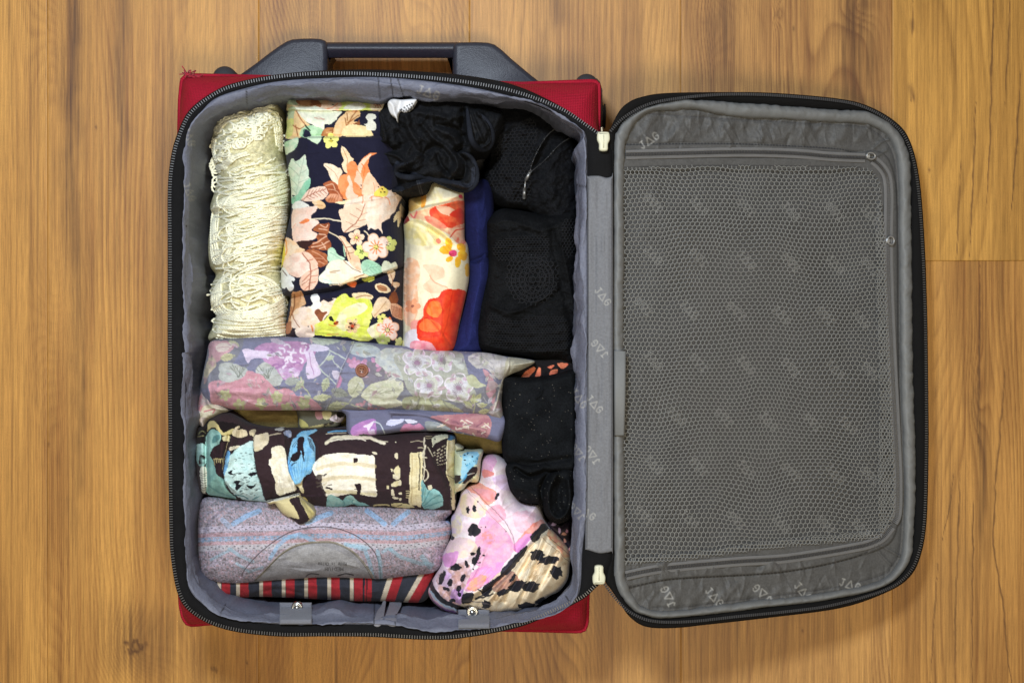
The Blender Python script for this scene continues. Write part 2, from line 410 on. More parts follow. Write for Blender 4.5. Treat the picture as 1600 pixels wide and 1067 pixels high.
CR = [[(1552, -20), (1550, 100), (1548, 200), (1545, 260), (1541, 330)], [(1577, -10), (1575, 100), (1570, 165)], [(1596, 110), (1590, 200), (1580, 340)],
      [(1525, 160), (1521, 270), (1515, 404)], [(1502, 250), (1498, 330), (1495, 404)], [(1426, 0), (1425, 60)], [(1424, 120), (1423, 160)],
      [(1500, 740), (1497, 850), (1493, 960), (1491, 1080)], [(1572, 574), (1564, 660), (1555, 759), (1552, 854), (1562, 910), (1570, 959), (1572, 1010), (1582, 1080)],
      [(1521, 770), (1520, 900), (1518, 1080)], [(1491, 734), (1484, 790), (1472, 850)], [(1532, 415), (1530, 600), (1527, 700)], [(1466, 880), (1460, 960), (1452, 1075)]]
KN = [(212, 1010, 34, 24, 1.2), (335, 1045, 12, 10, .9), (305, 1039, 7, 6, .6), (1528, 610, 9, 26, .55), (1118, 38, 30, 26, .5), (1347, 8, 22, 14, .7), (1215, 22, 5, 8, .5), (480, 1110, 20, 20, .4)]
DK = [(112, 100, 16, 200, .75), (118, 330, 16, 120, .65), (190, 120, 12, 170, .6), (1135, 50, 26, 70, .55), (1340, 60, 34, 110, .8), (1335, 190, 20, 80, .4), (865, 15, 20, 30, .5),
      (220, 1000, 60, 60, .6), (320, 1040, 40, 50, .45), (1500, 960, 50, 120, .35), (470, 30, 50, 90, .3), (850, 90, 8, 90, .4), (1530, 760, 12, 140, .5), (120, 600, 12, 260, .45), (540, 60, 30, 60, .3), (1427, 145, 4, 14, .9), (1427, 40, 4, 10, .8)]
def plank(x0, x1, y0, y1, seed, tone, per, dense=True):
    """x,y in floor pixels (height 0)"""
    g = .12
    dx, dy = (1.5, 3.6) if dense else (12, 30)
    nx = max(3, int((x1-x0)/dx)); ny = max(3, int((y1-y0)/dy))
    xs = np.r_[x0+g, np.linspace(x0+g+.9, x1-g-.9, nx), x1-g]; ys = np.r_[y0+g, np.linspace(y0+g+.9, y1-g-.9, ny), y1-g]
    X, Y = np.meshgrid(xs, ys)
    # growth-ring field: elongated contours give the cathedral figure
    f = X/per+1.7*fbm(X/150, Y/1000, seed, 2)*(150/per)*.5
    for kx, ky, rx, ry, a in KN:
        if x0-60 < kx < x1+60: f = f+a*5*np.exp(-(((X-kx)/(rx*1.5))**2+((Y-ky)/(ry*2.2))**2))
    r = f % 1; ring = np.where(r < .8, r/.8, (1-r)/.2)**2
    pres = sstep(-.3, .5, fbm(X/70, Y/500, seed+4, 3))
    br = fbm(X/42, Y/420, seed+8, 4); st = .6*fbm(X/9, Y/420, seed+13, 3)+.9*vn(X/2.1, Y/300, seed+17)+.5*vn(X/3.7, Y/160, seed+19)
    c0, c1, c2 = hx(tone[0]), hx(tone[1]), hx('5a3a20')
    t = np.clip(.36+.60*br+.36*st+.46*(ring-.35)*(.3+pres), 0, 1.25)[..., None]
    C = c0*(1-t)+c1*t
    dk = np.zeros(X.shape)
    for kx, ky, rx, ry, a in DK:
        w = 10*fbm(Y/90, X*0, seed+2, 2)+6*fbm(Y/30, X*0, seed+3, 2)
        dk = np.maximum(dk, (a*np.exp(-((X-kx+w)/rx)**2-((Y-ky)/ry)**4)*(.82+.9*fbm(X/3.2, Y/130, 21, 3)))).clip(0, 1)
    for kx, ky, rx, ry, a in KN:
        q = np.sqrt(((X-kx)/rx)**2+((Y-ky)/ry)**2)+.5*fbm(X/8, Y/8, 5, 3)
        dk = np.maximum(dk, a*.8*sstep(1.05, .3, q)*(.75+.25*np.sin(q*9)))
    for c in CR:
        p = np.array(c, float)
        xx = np.interp(Y, p[:, 1], p[:, 0], left=-999, right=-999)+2.2*fbm(Y/25, X*0, 31, 3)
        e = np.minimum(Y-p[0, 1], p[-1, 1]-Y); wd = np.clip(e/80, 0, 1)*1.3*(.5+1.1*np.abs(fbm(Y/18, X*0+c[0][0], 9, 2)))+.35
        dk = np.maximum(dk, .9*np.exp(-((X-xx)/wd)**2)*(e > 0))
    lw = vn(X/2.0+.8*fbm(X/60, Y/500, seed+3, 2), Y/380, seed+23); dk = np.maximum(dk, .42*sstep(.30, .42, lw)*sstep(-.2, .3, fbm(X/90, Y/600, seed+25, 2)))
    for sx, sy in ((150, 199), (76, 694), (386, 1035), (1254, 985), (1452, 266), (1240, 45)):
        dk = np.maximum(dk, .8*np.exp(-((X-sx)/1.8)**2-((Y-sy)/3.4)**2))
    C = C*(1-dk[..., None])+c2*dk[..., None]
    Z = np.zeros(X.shape); Z[0] = Z[-1] = -.0003; Z[:, 0] = Z[:, -1] = -.0003
    V = PA(X, Y, 0*X); V[..., 2] = Z; nj, ni = X.shape; id_ = np.arange(nj*ni).reshape(nj, ni)
    Q = np.stack([id_[:-1, :-1], id_[1:, :-1], id_[1:, 1:], id_[:-1, 1:]], -1).reshape(-1, 4)
    V = V.reshape(-1, 3); n = len(V)
    ed = np.r_[id_[0], id_[1:, -1], id_[-1, -2::-1], id_[-2:0:-1, 0]]
    W_ = V[ed].copy(); W_[:, 2] = -.008; k = len(ed); a = np.arange(k); b = (a+1) % k
    Q = np.vstack([Q, np.stack([ed[a], ed[b], n+b, n+a], -1)])
    mesh('plank', np.vstack([V, W_]), Q, M['wood'], fl, col=np.vstack([C.reshape(-1, 3), C.reshape(-1, 3)[ed]]))
TON = [('cc984a', '8e5f2a'), ('cc984e', '8e5f2e'), ('be8f5e', '84593a'), ('c89654', '8c6034'), ('c8944a', '8c5e2a')]
seam = [-256, 74, 404, 734, 1064, 1394, 1724]
for i, (a, b) in enumerate(zip(seam[:-1], seam[1:])):
    yj = 407.5 if i == 5 else [-190, -130, -420, -30, -250][i]
    t = TON[[1, 1, 1, 3, 3, 4][i]]
    if i == 5:
        plank(a, b, -500, yj, 3, ('c69448', '90662c'), 20); plank(a, b, yj, 1500, 44, ('c6924c', '86592a'), 9)
    else:
        plank(a, b, yj, 1480, [10, 10, 10, 16, 22][i], t, [7, 7, 7, 8, 8][i]); plank(a, b, yj-900, yj, 30+i, t, 8, False)
for j, a in enumerate((-586, -916, 1724, 2054)):
    plank(a, a+330, -700, 1700, 50+j, TON[0], 9, False)
mm = MB(); mm.box((0, 0, -.011), (1.6, 0, 0), (0, 1.2, 0), (0, 0, .003))
mm.build('underlay', mat('dark_underlay', hx('2a1c10'), rough=.9), fl)
# ---------------------------------------------------------------- suitcase
case = thing('suitcase', 'open red fabric suitcase with grey lining and black zip edging, packed with rolled clothes', 'suitcase', (-.117, -.012, 0))
NA = 1440
CX, CY = 600., 550.
def ring(px, zz, n=5, smooth=True):
    """closed pixel ring at height zz -> world ring sampled by angle"""
    p = cr(px, True, n) if smooth else np.asarray(px, float); p = resamp(p, 1.5, True)
    a = np.arctan2(p[:, 1]-CY, p[:, 0]-CX); o = np.argsort(a); a = a[o]; p = p[o]
    th = np.linspace(-math.pi, math.pi, NA, endpoint=False)
    q = np.stack([np.interp(th, a, p[:, i], period=2*math.pi) for i in (0, 1)], -1)
    return PA(q[:, 0], q[:, 1], np.full(NA, zz))
def loft(rings, closed=True):
    V = np.vstack(rings); n = len(rings[0]); Fq = []
    i = np.arange(n if closed else n-1); j = (i+1) % n
    for r in range(len(rings)-1): Fq.append(np.stack([r*n+i, (r+1)*n+i, (r+1)*n+j, r*n+j], -1))
    return V, np.vstack(Fq)
def mixr(a, b, t): return a*(1-t)+b*t
RO = [(600, 110), (701, 116), (772, 126), (815, 138), (853, 155), (891, 176), (916, 194), (937, 208), (950, 216), (957, 235), (958, 300), (958, 550), (957, 800), (956, 880), (944, 903), (930, 918), (909, 936), (870, 954), (810, 979), (720, 996), (660, 998), (585, 994), (510, 993), (435, 993), (360, 984), (310, 964), (281, 933), (268, 871), (265, 807), (264, 700), (263, 550), (263, 400), (263, 300), (267, 252), (276, 215), (296, 174), (335, 144), (373, 129), (437, 117), (513, 111)]
RT = [(600, 117), (701, 125), (777, 137), (828, 151), (878, 171), (911, 192), (934, 209)]
RTl = [(930, 914), (909, 932), (870, 950), (810, 975), (720, 992.5), (660, 995), (585, 991), (510, 990.5), (435, 990), (360, 981), (310, 961.5), (283, 931), (270, 870), (267.5, 807), (266.5, 700), (266, 550), (266, 400), (265.5, 300), (270, 252), (279, 217), (298, 177), (336, 147), (374, 132), (437, 120), (513, 115), (600, 117), (701, 125), (777, 137), (828, 151), (878, 171), (911, 192), (936, 210)]
L0 = [(600, 121), (701, 131), (777, 145), (840, 164), (878, 182), (904, 199), (916, 214), (918, 275), (919, 550), (917, 780), (910, 860), (905, 926), (879, 953), (810, 972), (765, 981), (690, 983), (660, 980), (585, 976), (510, 975), (440, 975), (385, 970), (347, 960), (315, 942), (297, 922), (292, 895), (290, 820), (289, 550), (289, 350), (290, 290), (291.6, 227), (295, 202), (311, 179), (336, 154), (381, 138.5), (437, 127), (513, 122)]
L1 = [(600, 156), (700, 157), (752, 159), (802, 161), (840, 169), (878, 192), (900, 207), (905, 222), (894, 237), (902, 252), (901, 278), (899, 400), (898, 600), (897, 760), (893, 860), (894, 905), (877, 934), (850, 952), (765, 965), (690, 966), (585, 961), (510, 960), (440, 960), (385, 955), (350, 945), (322, 926), (306, 905), (302, 880), (300, 820), (299, 550), (299, 350), (301, 290), (303, 240), (306, 215), (316, 204), (336, 181), (381, 163), (412, 156), (488, 153)]
GR = [(284, 125), (290, 119), (300, 118), (420, 121), (600, 124), (815, 131.5), (904, 128), (928, 127), (935, 130), (936, 140), (934, 300), (926, 700), (918, 930), (917, 972), (914, 983), (906, 986), (834, 984), (600, 980), (400, 975), (330, 973), (300, 976), (292, 974), (286, 965), (282, 945), (280, 900), (279, 600), (280, 202), (281, 156)]
g15 = ring(GR, .15, smooth=False); ro = ring(RO, .193); ro2 = mixr(g15, ro, .5); ro2[:, 2] = .178
l0 = ring(L0, .200); rt = mixr(ro, l0, .5)
bot = g15.copy(); bot[:, 2] = .006; mid = g15.copy(); mid[:, 2] = .08
bi = g15.copy(); bi[:, 2] = .004; bi[:, :2] = bi[:, :2]*.98+np.array([-.117, -.012])*.02
V, Fq = loft([bi, bot, mid, mixr(bot, g15, .99), mixr(g15, ro2, .4), ro2, mixr(ro2, ro, .6), ro])
mesh('shell', V, Fq, M['red'], case)
# corner piping running round the shell seam
mb = MB(); pr = g15.copy(); pr[:, 2] = .149; mb.tube(resamp(pr, .004, True), .0022, 6, True); mb.build('seam_piping', M['red'], case)
# black zipper tape from rim edge to the lining
tt = [ro, ro+np.array([0, 0, .003]), mixr(ro, l0, .25)+np.array([0, 0, .005]), mixr(ro, l0, .6)+np.array([0, 0, .003]), l0+np.array([0, 0, -.001]), l0+np.array([0, 0, -.01])]
V, Fq = loft(tt); mesh('zipper_tape', V, Fq, M['tape'], case)
def teeth(path, name, parent, m, pitch=.0021, w=.0022, ln=.0007, h=.0009, rail=True):
    p = resamp(path, pitch, False); t = np.gradient(p, axis=0); t /= np.linalg.norm(t, axis=1)[:, None]
    mb = MB()
    for a, b in zip(p, t):
        s = np.cross(b, (0, 0, 1)); s /= np.linalg.norm(s)+1e-9; up = np.cross(s, b)
        mb.box(a, s*w/2, b*ln/2, up*h)
    return mb.build(name, m, parent, kind='stuff', smooth=False)
tp = cr(RTl, False, 6); teeth(PA(tp[:, 0], tp[:, 1], np.full(len(tp), .2005)), 'zipper_teeth', case, M['teeth'], pitch=.0024, w=.0030, ln=.0007)
# lining: padded rim then wall down to the bottom of the case
l1 = ring(L1, .182, 4); rows = []
cen = np.array([-.117, -.012])
def wall(r, z, inn=0):
    q = r.copy(); q[:, 2] = z; q[:, :2] = cen+(q[:, :2]-cen)*(1-inn); return q
th = np.linspace(0, 2*math.pi, NA, endpoint=False)
arc = np.r_[0, np.cumsum(np.linalg.norm(np.diff(l1[:, :2], axis=0), axis=1))]
rows.append(l0+np.array([0, 0, -.004]))
nr = 26
for k in range(nr+1):
    t = k/nr; q = mixr(l0, l1, t); q[:, 2] = .199+.006*math.sin(math.pi*min(1, t*1.1))-.017*t*t; rows.append(q)
for k, z in enumerate([.178, .172, .165, .155, .145, .13, .115, .10, .085, .07, .05, .03, .018]):
    rows.append(wall(l1, z, -.006 if k < 3 else -.008))
V = np.array(rows); nrow = len(rows)
ar = np.broadcast_to(arc*1000, V.shape[:2]); rw = np.broadcast_to(np.arange(nrow)[:, None], V.shape[:2])
tp_ = np.clip(rw/nr, 0, 1)
wr = fbm(ar/14, rw/9, 5, 3)*.0018+fbm(ar/45, rw/14, 8, 2)*.003+np.where(rw > nr, fbm(ar/30, rw/5, 2, 3)*.005, 0)
wr = wr+.0006*np.abs(fbm(ar/7, rw/22, 15, 2))+.0004*fbm(ar/5, rw/30, 35, 2); wr = wr*sstep(1, 8, rw)
V[..., 2] += wr*np.where(rw <= nr, 1, .2); dirv = V[..., :2]-cen; dirv = dirv/np.linalg.norm(dirv, axis=-1, keepdims=True)
V[..., :2] += dirv*(wr*1.2)[..., None]
C = np.zeros(V.shape); C[:] = hx('6d7182')
px = 800+V[..., 0]*F/(H-V[..., 2]); py = 533.5-V[..., 1]*F/(H-V[..., 2])
class Pt(Cloth):
    def __init__(s, X, Y, C): s.X = s.PX = X; s.Y = s.PY = Y; s.C = C; s.sp = 1.2; s.T = None; s.x = s.y = None
    def sub(s, p, m):
        return np.nonzero((s.X > p[:, 0].min()-m) & (s.X < p[:, 0].max()+m) & (s.Y > p[:, 1].min()-m) & (s.Y < p[:, 1].max()+m))
L = Pt(px, py, C)
jag(L, 669, 145, .35, 30); jag(L, 295, 214, 1.2, 24); jag(L, 296, 300, 1.2, 24); jag(L, 903, 707, -2.2, 24); jag(L, 904, 622, .9, 28); jag(L, 901, 799, -2.3, 24)
for a in [((591, 122), (594, 156)), ((610, 122), (615, 156)), ((621, 122), (633, 158)), ((385, 140), (386, 164)), ((901, 290), (917, 292)), ((584, 976), (586, 935)), ((617, 978), (622, 935)), ((343, 962), (352, 944)), ((884, 930), (893, 948))]:
    L.stroke(a, 1.6, '2c2c30', smooth=False)
L.stroke([(917, 215), (917.5, 550), (916, 860)], 1.4, '3a3a40')
i = np.arange(NA); j = (i+1) % NA; Fq = np.vstack([np.stack([r*NA+i, (r+1)*NA+i, (r+1)*NA+j, r*NA+j], -1) for r in range(nrow-1)])
mesh('lining', V.reshape(-1, 3), Fq, M['lining'], case, col=L.C.reshape(-1, 3))
bt = rows[-1].copy(); bt[:, :2] = cen+(bt[:, :2]-cen)*1.02; fan = np.vstack([bt, [[cen[0], cen[1], .018]]]); mesh('lining_base', fan, [[k, (k+1) % NA, NA] for k in range(NA)], mat('dark_lining_base', hx('46464a')), case)

# hinge strip between body and lid
hs = Cloth([(917, 278), (917.2, 276), (924, 275), (936, 275), (948, 278), (956, 276), (957.5, 278), (958, 420), (958, 600), (958, 760), (957.5, 858), (956, 861), (948, 863), (936, 864), (922, 860), (915, 858), (914.5, 855), (916, 700), (918, 500)], z0=.2008, h=.0022, R=7, base='6f7177', n=4)
hs.noise(.0022, 16, 130, 4, 3); hs.T = None
for x, y, a in ((942, 463, .9), (937, 545, -2.3), (929, 631, .85), (925, 711, -2.2), (916, 800, .6)): jag(hs, x, y, a, 26)
hs.stroke([(918.6, 280), (919, 550), (917, 855)], 1.2, '38383c'); hs.stroke([(956, 280), (956.5, 550), (955.5, 855)], 1.2, '38383c')
hs.build('hinge_strip', M['lining'], case, drop=.19)

# zip pulls where the coil ends
for (x, y, s) in ((943, 222, 1), (936, 897, -1)):
    o = [(x-9, y-15*s), (x-4, y-16*s), (x+5, y-16*s), (x+9, y-14*s), (x+10, y-4*s), (x+7, y+3*s), (x+6, y+13*s), (x-6, y+13*s), (x-7, y+3*s), (x-10, y-4*s)]
    V, Fc = prism(o, .200, .209, .002, n=3); sl = mesh('zipper_stop', V, Fc, M['cream_plastic'], case)
    mb = MB(); mb.box(P(x, y-1, .2092), (.0005, 0, 0), (0, .006, 0), (0, 0, .0006)); mb.build('stop_ridge', M['cream_plastic'], sl)
mb = MB(); mb.tube([P(940.5, 211, .203), P(940, 199, .205)], .0014, 8); mb.tube([P(938, 212, .203), P(936, 208, .204)], .0012, 8); mb.build('zipper_pin', M['metal'], case)

# trolley handle, low at the case's back
hz = .062
br = [(366, 122), (402, 96), (420, 82), (437, 70), (447, 64), (456, 60.8), (470, 59.6), (488, 59.3), (500, 60.2), (508, 63), (511, 70), (511.5, 95), (511.5, 125), (511, 140), (440, 142), (372, 140)]
bl = [(849, 132), (825, 113), (800, 92), (783, 76.5), (773, 69), (762, 65.8), (745, 65), (720, 65.3), (711, 67), (707.5, 73), (707, 95), (707, 128), (707, 142), (780, 144), (843, 146)]
hd = thing_h = bpy.data.objects.new('trolley_handle', None); COL.objects.link(hd); hd.parent = case; WLOC[hd.name] = WLOC[case.name]
for o in (br, bl):
    V, Fc = prism(o, .012, hz+.006, .005, smooth=False); mesh('handle_bracket', V, Fc, M['plastic'], hd)
def barpt(y, z): return [P(x, y+(.5 if x > 700 else 0)+1.0*math.sin((x-512)/200*math.pi*.0), z) for x in np.linspace(506, 712, 12)]
mb = MB()
prof = [(-12, -.010), (-12.5, -.002), (-10, .004), (-5, .006), (0, .0055), (4, .001), (11, -.001), (12.5, -.006), (12, -.010)]
V = []; xs = np.linspace(500, 718, 12); y0 = 79
for x in xs:
    for dy, dz in prof: V.append(P(x, y0+dy, hz-.004+dz))
k = len(prof); Fq = [[a*k+b, (a+1)*k+b, (a+1)*k+b+1, a*k+b+1] for a in range(11) for b in range(k-1)]+[[a*k+k-1, (a+1)*k+k-1, (a+1)*k, a*k] for a in range(11)]
mb.add(V, Fq); mb.build('handle_grip', M['plastic'], hd)
for sgn, x0 in ((1, 511), (-1, 708)):   # fillets where grip meets brackets
    o = [(x0-sgn*1, 88), (x0+sgn*10, 88), (x0+sgn*7, 92), (x0+sgn*4, 96), (x0+sgn*2.5, 104), (x0+sgn*2, 125), (x0-sgn*1, 125)]
    V, Fc = prism(o, .02, hz-.012, .002, smooth=False); mesh('handle_fillet', V, Fc, M['plastic'], hd)
# corner wheel housings and side rail
for (x, y, r) in ((349, 120, 19), (917, 131, 18)):
    t = np.linspace(0, 2*math.pi, 17)[:-1]; V, Fc = prism(np.stack([x+r*np.cos(t), y+r*.95*np.sin(t)], -1), .012, .085, .008, n=2); mesh('wheel_housing', V, Fc, M['rubber'], case)
V, Fc = prism([(925, 124), (933, 122), (938, 128), (941.5, 140), (942, 170), (941, 205), (938, 260), (925, 260)], .02, .11, .004, smooth=False); mesh('corner_guard', V, Fc, M['rubber'], case)
mb = MB(); mb.tube([P(940, 182, .07), P(946, 182, .07)], .011, 14); mb.tube([P(944, 182, .07), P(945.5, 182, .07)], .0125, 14); ft = mb.build('side_foot', M['rubber'], case)
# frayed threads at the torn corner
rs = np.random.RandomState(3); mb = MB()
for k in range(22):
    a = rs.uniform(-math.pi*.98, -.05) if k < 15 else rs.uniform(-.5, .2); L_ = rs.uniform(9, 24 if abs(a) > 2.2 or a > -.5 else 13); b0 = np.array([291+rs.uniform(-5, 14), 118+rs.uniform(-1, 3)]); p = []
    cv = rs.uniform(-.14, .14)
    for i_ in range(8):
        p.append(P(b0[0], b0[1], .152+.004*math.sin(i_*.6+k))); b0 = b0+L_/8*np.array([math.cos(a), math.sin(a)]); a += cv
    mb.tube(cr(p, False, 3), .00055, 5)
mb.build('frayed_thread', M['redthread'], case, kind='stuff')

# snap tabs
for x0, x1, yt, yb, sx, sy, zt in ((437, 487, 941, 975, 464, 949, .142), (716, 765, 952, 982, 738, 956, .155)):
    zf = lambda X, Y, yt=yt, yb=yb, zt=zt: zt+(.2045-zt)*sstep(yt+5, yb-6, Y)
    tb = Cloth([(x0, yt), (x1, yt), (x1, yb), (x0, yb)], z0=0, h=.002, R=3, base='7c8090', smooth=False, zf=zf)
    for e in (x0+7, x1-8): tb.stroke([(e, yt), (e, yb)], 1.3, '303238', smooth=False, dash=3)
    for e in (x0+9, x1-11):
        pass
    for k in range(int((yb-yt+x1-x0)/4)):
        tb.stroke([(x0+9, yb-4*k+20), (x1-10, yb-4*k+34)], 1.6, '676a78', smooth=False)
    to = tb.build('snap_tab', M['webbing'], case, drop=None)
    mb = MB()
    c = P(sx, sy, zt+.006)
    prf = [(0.0001, .003), (.0022, .0028), (.0026, .0012), (.0034, .0008), (.0042, .0016), (.0052, .0012), (.0058, -.0004), (.0058, -.004)]
    n = 20; V = []; 
    for r_, z_ in prf:
        for q in range(n): V.append(c+np.array([r_*math.cos(q*2*math.pi/n), r_*math.sin(q*2*math.pi/n), z_]))
    Fq = [[a*n+b, (a+1)*n+b, (a+1)*n+(b+1) % n, a*n+(b+1) % n] for a in range(len(prf)-1) for b in range(n)]
    mb.add(V, Fq); mb.build('snap', M['metal'], to)
# two loose lining flaps beside the first tab
for o, z in (([(584, 976), (589, 955), (596, 945), (601, 931), (603, 940), (596, 975)], .11), ([(601, 972), (607, 948), (612, 934), (625, 936), (627, 945), (620, 960), (618, 978)], .105)):
    zf = lambda X, Y, z=z: z+(.2-z)*sstep(935, 976, Y)
    f_ = Cloth(o, z0=0, h=.0012, R=4, base='8d8e98', zf=zf); f_.build('lining_flap', M['lining'], case, drop=None)

# ---------------------------------------------------------------- lid (part of the suitcase, tilted down to the floor on the right)
lid = bpy.data.objects.new('lid', None); COL.objects.link(lid); lid.parent = case; WLOC[lid.name] = WLOC[case.name]
def lz(X): return .196+(np.asarray(X, float)-958)*(.052-.196)/(1447-958)
CX, CY = 1200., 550.
def lring(px, dz, n=5):
    p = cr(px, True, n); p = resamp(p, 1.5, True)
    a = np.arctan2(p[:, 1]-CY, p[:, 0]-CX); o = np.argsort(a); a = a[o]; p = p[o]
    th = np.linspace(-math.pi, math.pi, NA, endpoint=False)
    q = np.stack([np.interp(th, a, p[:, i], period=2*math.pi) for i in (0, 1)], -1)
    return PA(q[:, 0], q[:, 1], lz(q[:, 0])+dz)
LO = [(1039, 146.5), (1128, 145), (1204, 146), (1301, 154), (1352, 165), (1397, 190), (1421, 221), (1436, 282), (1444, 383), (1448, 500), (1449.5, 620), (1450, 700), (1447, 812), (1437, 869), (1419, 902), (1383, 925), (1312, 949), (1200, 964), (1102, 975), (1052, 980), (1009, 978), (983, 962), (966, 937), (953, 918), (946, 908), (950, 885), (956, 860), (956, 700), (956, 400), (956, 250), (951, 228), (950, 212), (955, 198), (967, 175), (980, 162), (1000, 153)]
PO = [(1052, 158), (1082, 156.5), (1153, 160), (1300, 170), (1352, 174), (1387, 188), (1410, 213), (1422, 244), (1425, 307), (1426, 400), (1427, 560), (1431, 700), (1431, 790), (1428, 850), (1420, 880), (1397, 908), (1357, 925), (1284, 939), (1200, 949), (1153, 955), (1064, 965), (1021, 965), (989, 952), (968, 926), (961, 900), (960, 880), (959, 700), (959, 400), (960, 230), (965, 205), (977, 187), (1006, 169)]
PI_ = [(1052, 171), (1082, 170.5), (1153, 181), (1300, 189), (1345, 192), (1366, 197), (1390, 214), (1403, 242), (1407, 307), (1408, 400), (1409, 560), (1413, 700), (1415, 790), (1412, 860), (1400, 889), (1382, 906), (1352, 916), (1284, 928), (1200, 938), (1153, 943), (1064, 955), (1021, 955), (1001, 946), (985, 924), (978, 902), (977, 880), (975, 700), (975, 400), (976, 240), (981, 215), (993, 190), (1016, 174)]
o0 = lring(LO, -.004); p0 = lring(PO, .0); p1 = lring(PI_, 0)
lc = np.array([P(1200, 550, 0)[0], P(1200, 550, 0)[1]])
def sink(r, dz, s):
    q = r.copy(); c = o0[:, :2].mean(0); q[:, :2] = c+(q[:, :2]-c)*s; q[:, 2] = np.maximum(q[:, 2]+dz, .004+.0005*s); return q
V, Fq = loft([sink(o0, -.05, .80), sink(o0, -.048, .93), sink(o0, -.04, .985), sink(o0, -.02, 1.0), o0, o0+np.array([0, 0, .003]), mixr(o0, p0, .35)+np.array([0, 0, .005]), mixr(o0, p0, .8)+np.array([0, 0, .001]), p0+np.array([0, 0, -.004])])
# keep the whole lid above the floor
V[:, 2] = np.maximum(V[:, 2], .003)
mesh('lid_shell', V, Fq, M['shell'], lid)
LB = sink(o0, -.05, .80); fan = np.vstack([LB, [LB.mean(0)]]); mesh('lid_back', fan, [[(k+1) % NA, k, NA] for k in range(NA)], M['shell'], lid)
TL = [(954, 205), (976, 183), (1014, 163), (1064, 153.5), (1128, 148), (1204, 149), (1301, 157), (1351, 168), (1394, 192.5), (1418, 223), (1433, 283), (1441, 383), (1445.5, 500), (1447, 620), (1447, 700), (1444, 812), (1434, 867), (1416, 899), (1381, 922), (1300, 945), (1228, 955), (1153, 962.5), (1077, 970.5), (1021, 970), (986, 957), (963, 936), (945, 913)]
tl = cr(TL, False, 6); teeth(PA(tl[:, 0], tl[:, 1], lz(tl[:, 0])+np.interp(tl[:, 0], [940, 1000], [.003, .0025])+.0022), 'lid_zipper_teeth', lid, M['teeth'], pitch=.0024, w=.0026, ln=.0007)
rr = []
for k in range(11):
    a = k/10; q = mixr(p0, p1, a); q[:, 2] += .0055*math.sin(math.pi*a)**.7-.003; rr.append(q)
rr.insert(0, p0+np.array([0, 0, -.01])); rr.append(p1+np.array([0, 0, -.014]))
V, Fq = loft(rr); nn_ = fbm(V[:, 0]*40, V[:, 1]*40, 4, 3)+.7*fbm(V[:, 0]*160, V[:, 1]*160, 9, 2); V[:, 2] += .0012*nn_; V[:, :2] += .0008*nn_[:, None]
mesh('lid_piping', V, Fq, M['piping'], lid)
# piping overlap joint on the hinge side
V, Fc = prism([(959.5, 548), (978, 548.5), (977.5, 620), (976, 680), (960, 680)], .190, .2005, .002, smooth=False); mesh('piping_joint', V, Fc, M['piping'], lid)

# lining panel
LI = [(x+(2 if x < 1200 else 3)*(1 if x > 1200 else -1), y+(3 if y > 550 else -3)) for x, y in PI_]
ll = Cloth(LI, z0=-.0095, h=.001, R=10, base='555555', zf=lambda X, Y: lz(X), sp=1.05, n=4)
pk = [(970, 228), (972, 226), (1000, 226), (1060, 225), (1153, 225), (1300, 232), (1335, 240), (1365, 236), (1385, 245), (1397, 275), (1402, 330), (1404, 560), (1407, 720), (1405, 800), (1396, 840), (1375, 857), (1330, 872), (1270, 886), (1200, 896), (1090, 902), (1040, 906), (990, 917), (974, 921), (970, 920), (970, 880), (970, 600), (970, 260)]
netp = [(970, 262), (972, 262), (1000, 261.5), (1100, 259), (1250, 260), (1345, 262), (1358, 264), (1370, 276), (1377, 305), (1380, 400), (1385, 520), (1393, 660), (1399, 728), (1395, 806), (1384, 827), (1357, 838), (1300, 846), (1200, 853), (1130, 864), (1077, 870), (1030, 875), (985, 881), (972, 882.5), (970, 882), (970, 860), (970, 600), (970, 290)]
ll.step(pk, .0035, 3, T=None); 
q = pip(ll.X, ll.Y, cr(netp, True, 4)); dn, _, _ = segdist(ll.X[::3, ::3], ll.Y[::3, ::3], cr(netp, True, 4), True)
dn = np.repeat(np.repeat(dn, 3, 0), 3, 1)[:ll.X.shape[0], :ll.X.shape[1]]
ll.Z -= np.where(q, .0085*sstep(0, 10, dn)-.0058*sstep(20, 150, dn+50*fbm(ll.X/90, ll.Y/120, 12, 2)), 0)
# puckered border
top = sstep(228, 215, ll.Y)+sstep(905, 925, ll.Y)
ll.Z += top*.0045*fbm(ll.X/26+ll.Y/60, ll.Y/60, 6, 3); ll.Z += .0016*fbm(ll.X/50, ll.Y/50, 2, 3)
ll.crinkle(120, 34, 3.5, .0016, 1.45, .5, 3, (975, 168, 1400, 226)); ll.crinkle(120, 34, 3.5, .0016, 1.6, .5, 4, (985, 880, 1400, 945)); ll.grain(.12, .06)
ll.Z += top*.0022*(.5-np.abs(fbm(ll.X/22-ll.Y/40, ll.Y/90, 16, 2)))
for s_ in ([(970, 226), (1060, 225), (1153, 225), (1300, 232), (1335, 240), (1352, 244)], [(983, 917), (1040, 906), (1090, 902), (1200, 896), (1270, 886), (1330, 872), (1356, 862)]):
    ll.stroke(s_, 2.0, '38383a', T=None, dash=5); ll.fold(s_, 2, -.0012, T=None)
st2 = [(1016, 178), (1153, 187), (1300, 195), (1345, 198), (1364, 204), (1383, 220), (1397, 250), (1401, 307), (1402, 400), (1403, 560), (1407, 700), (1409, 790), (1405, 860), (1393, 884), (1376, 899), (1284, 921), (1153, 937), (1064, 949), (1021, 948)]
ll.stroke(st2, 1.4, '444446', T=None); ll.fold(st2, 2.5, -.001, T=None)
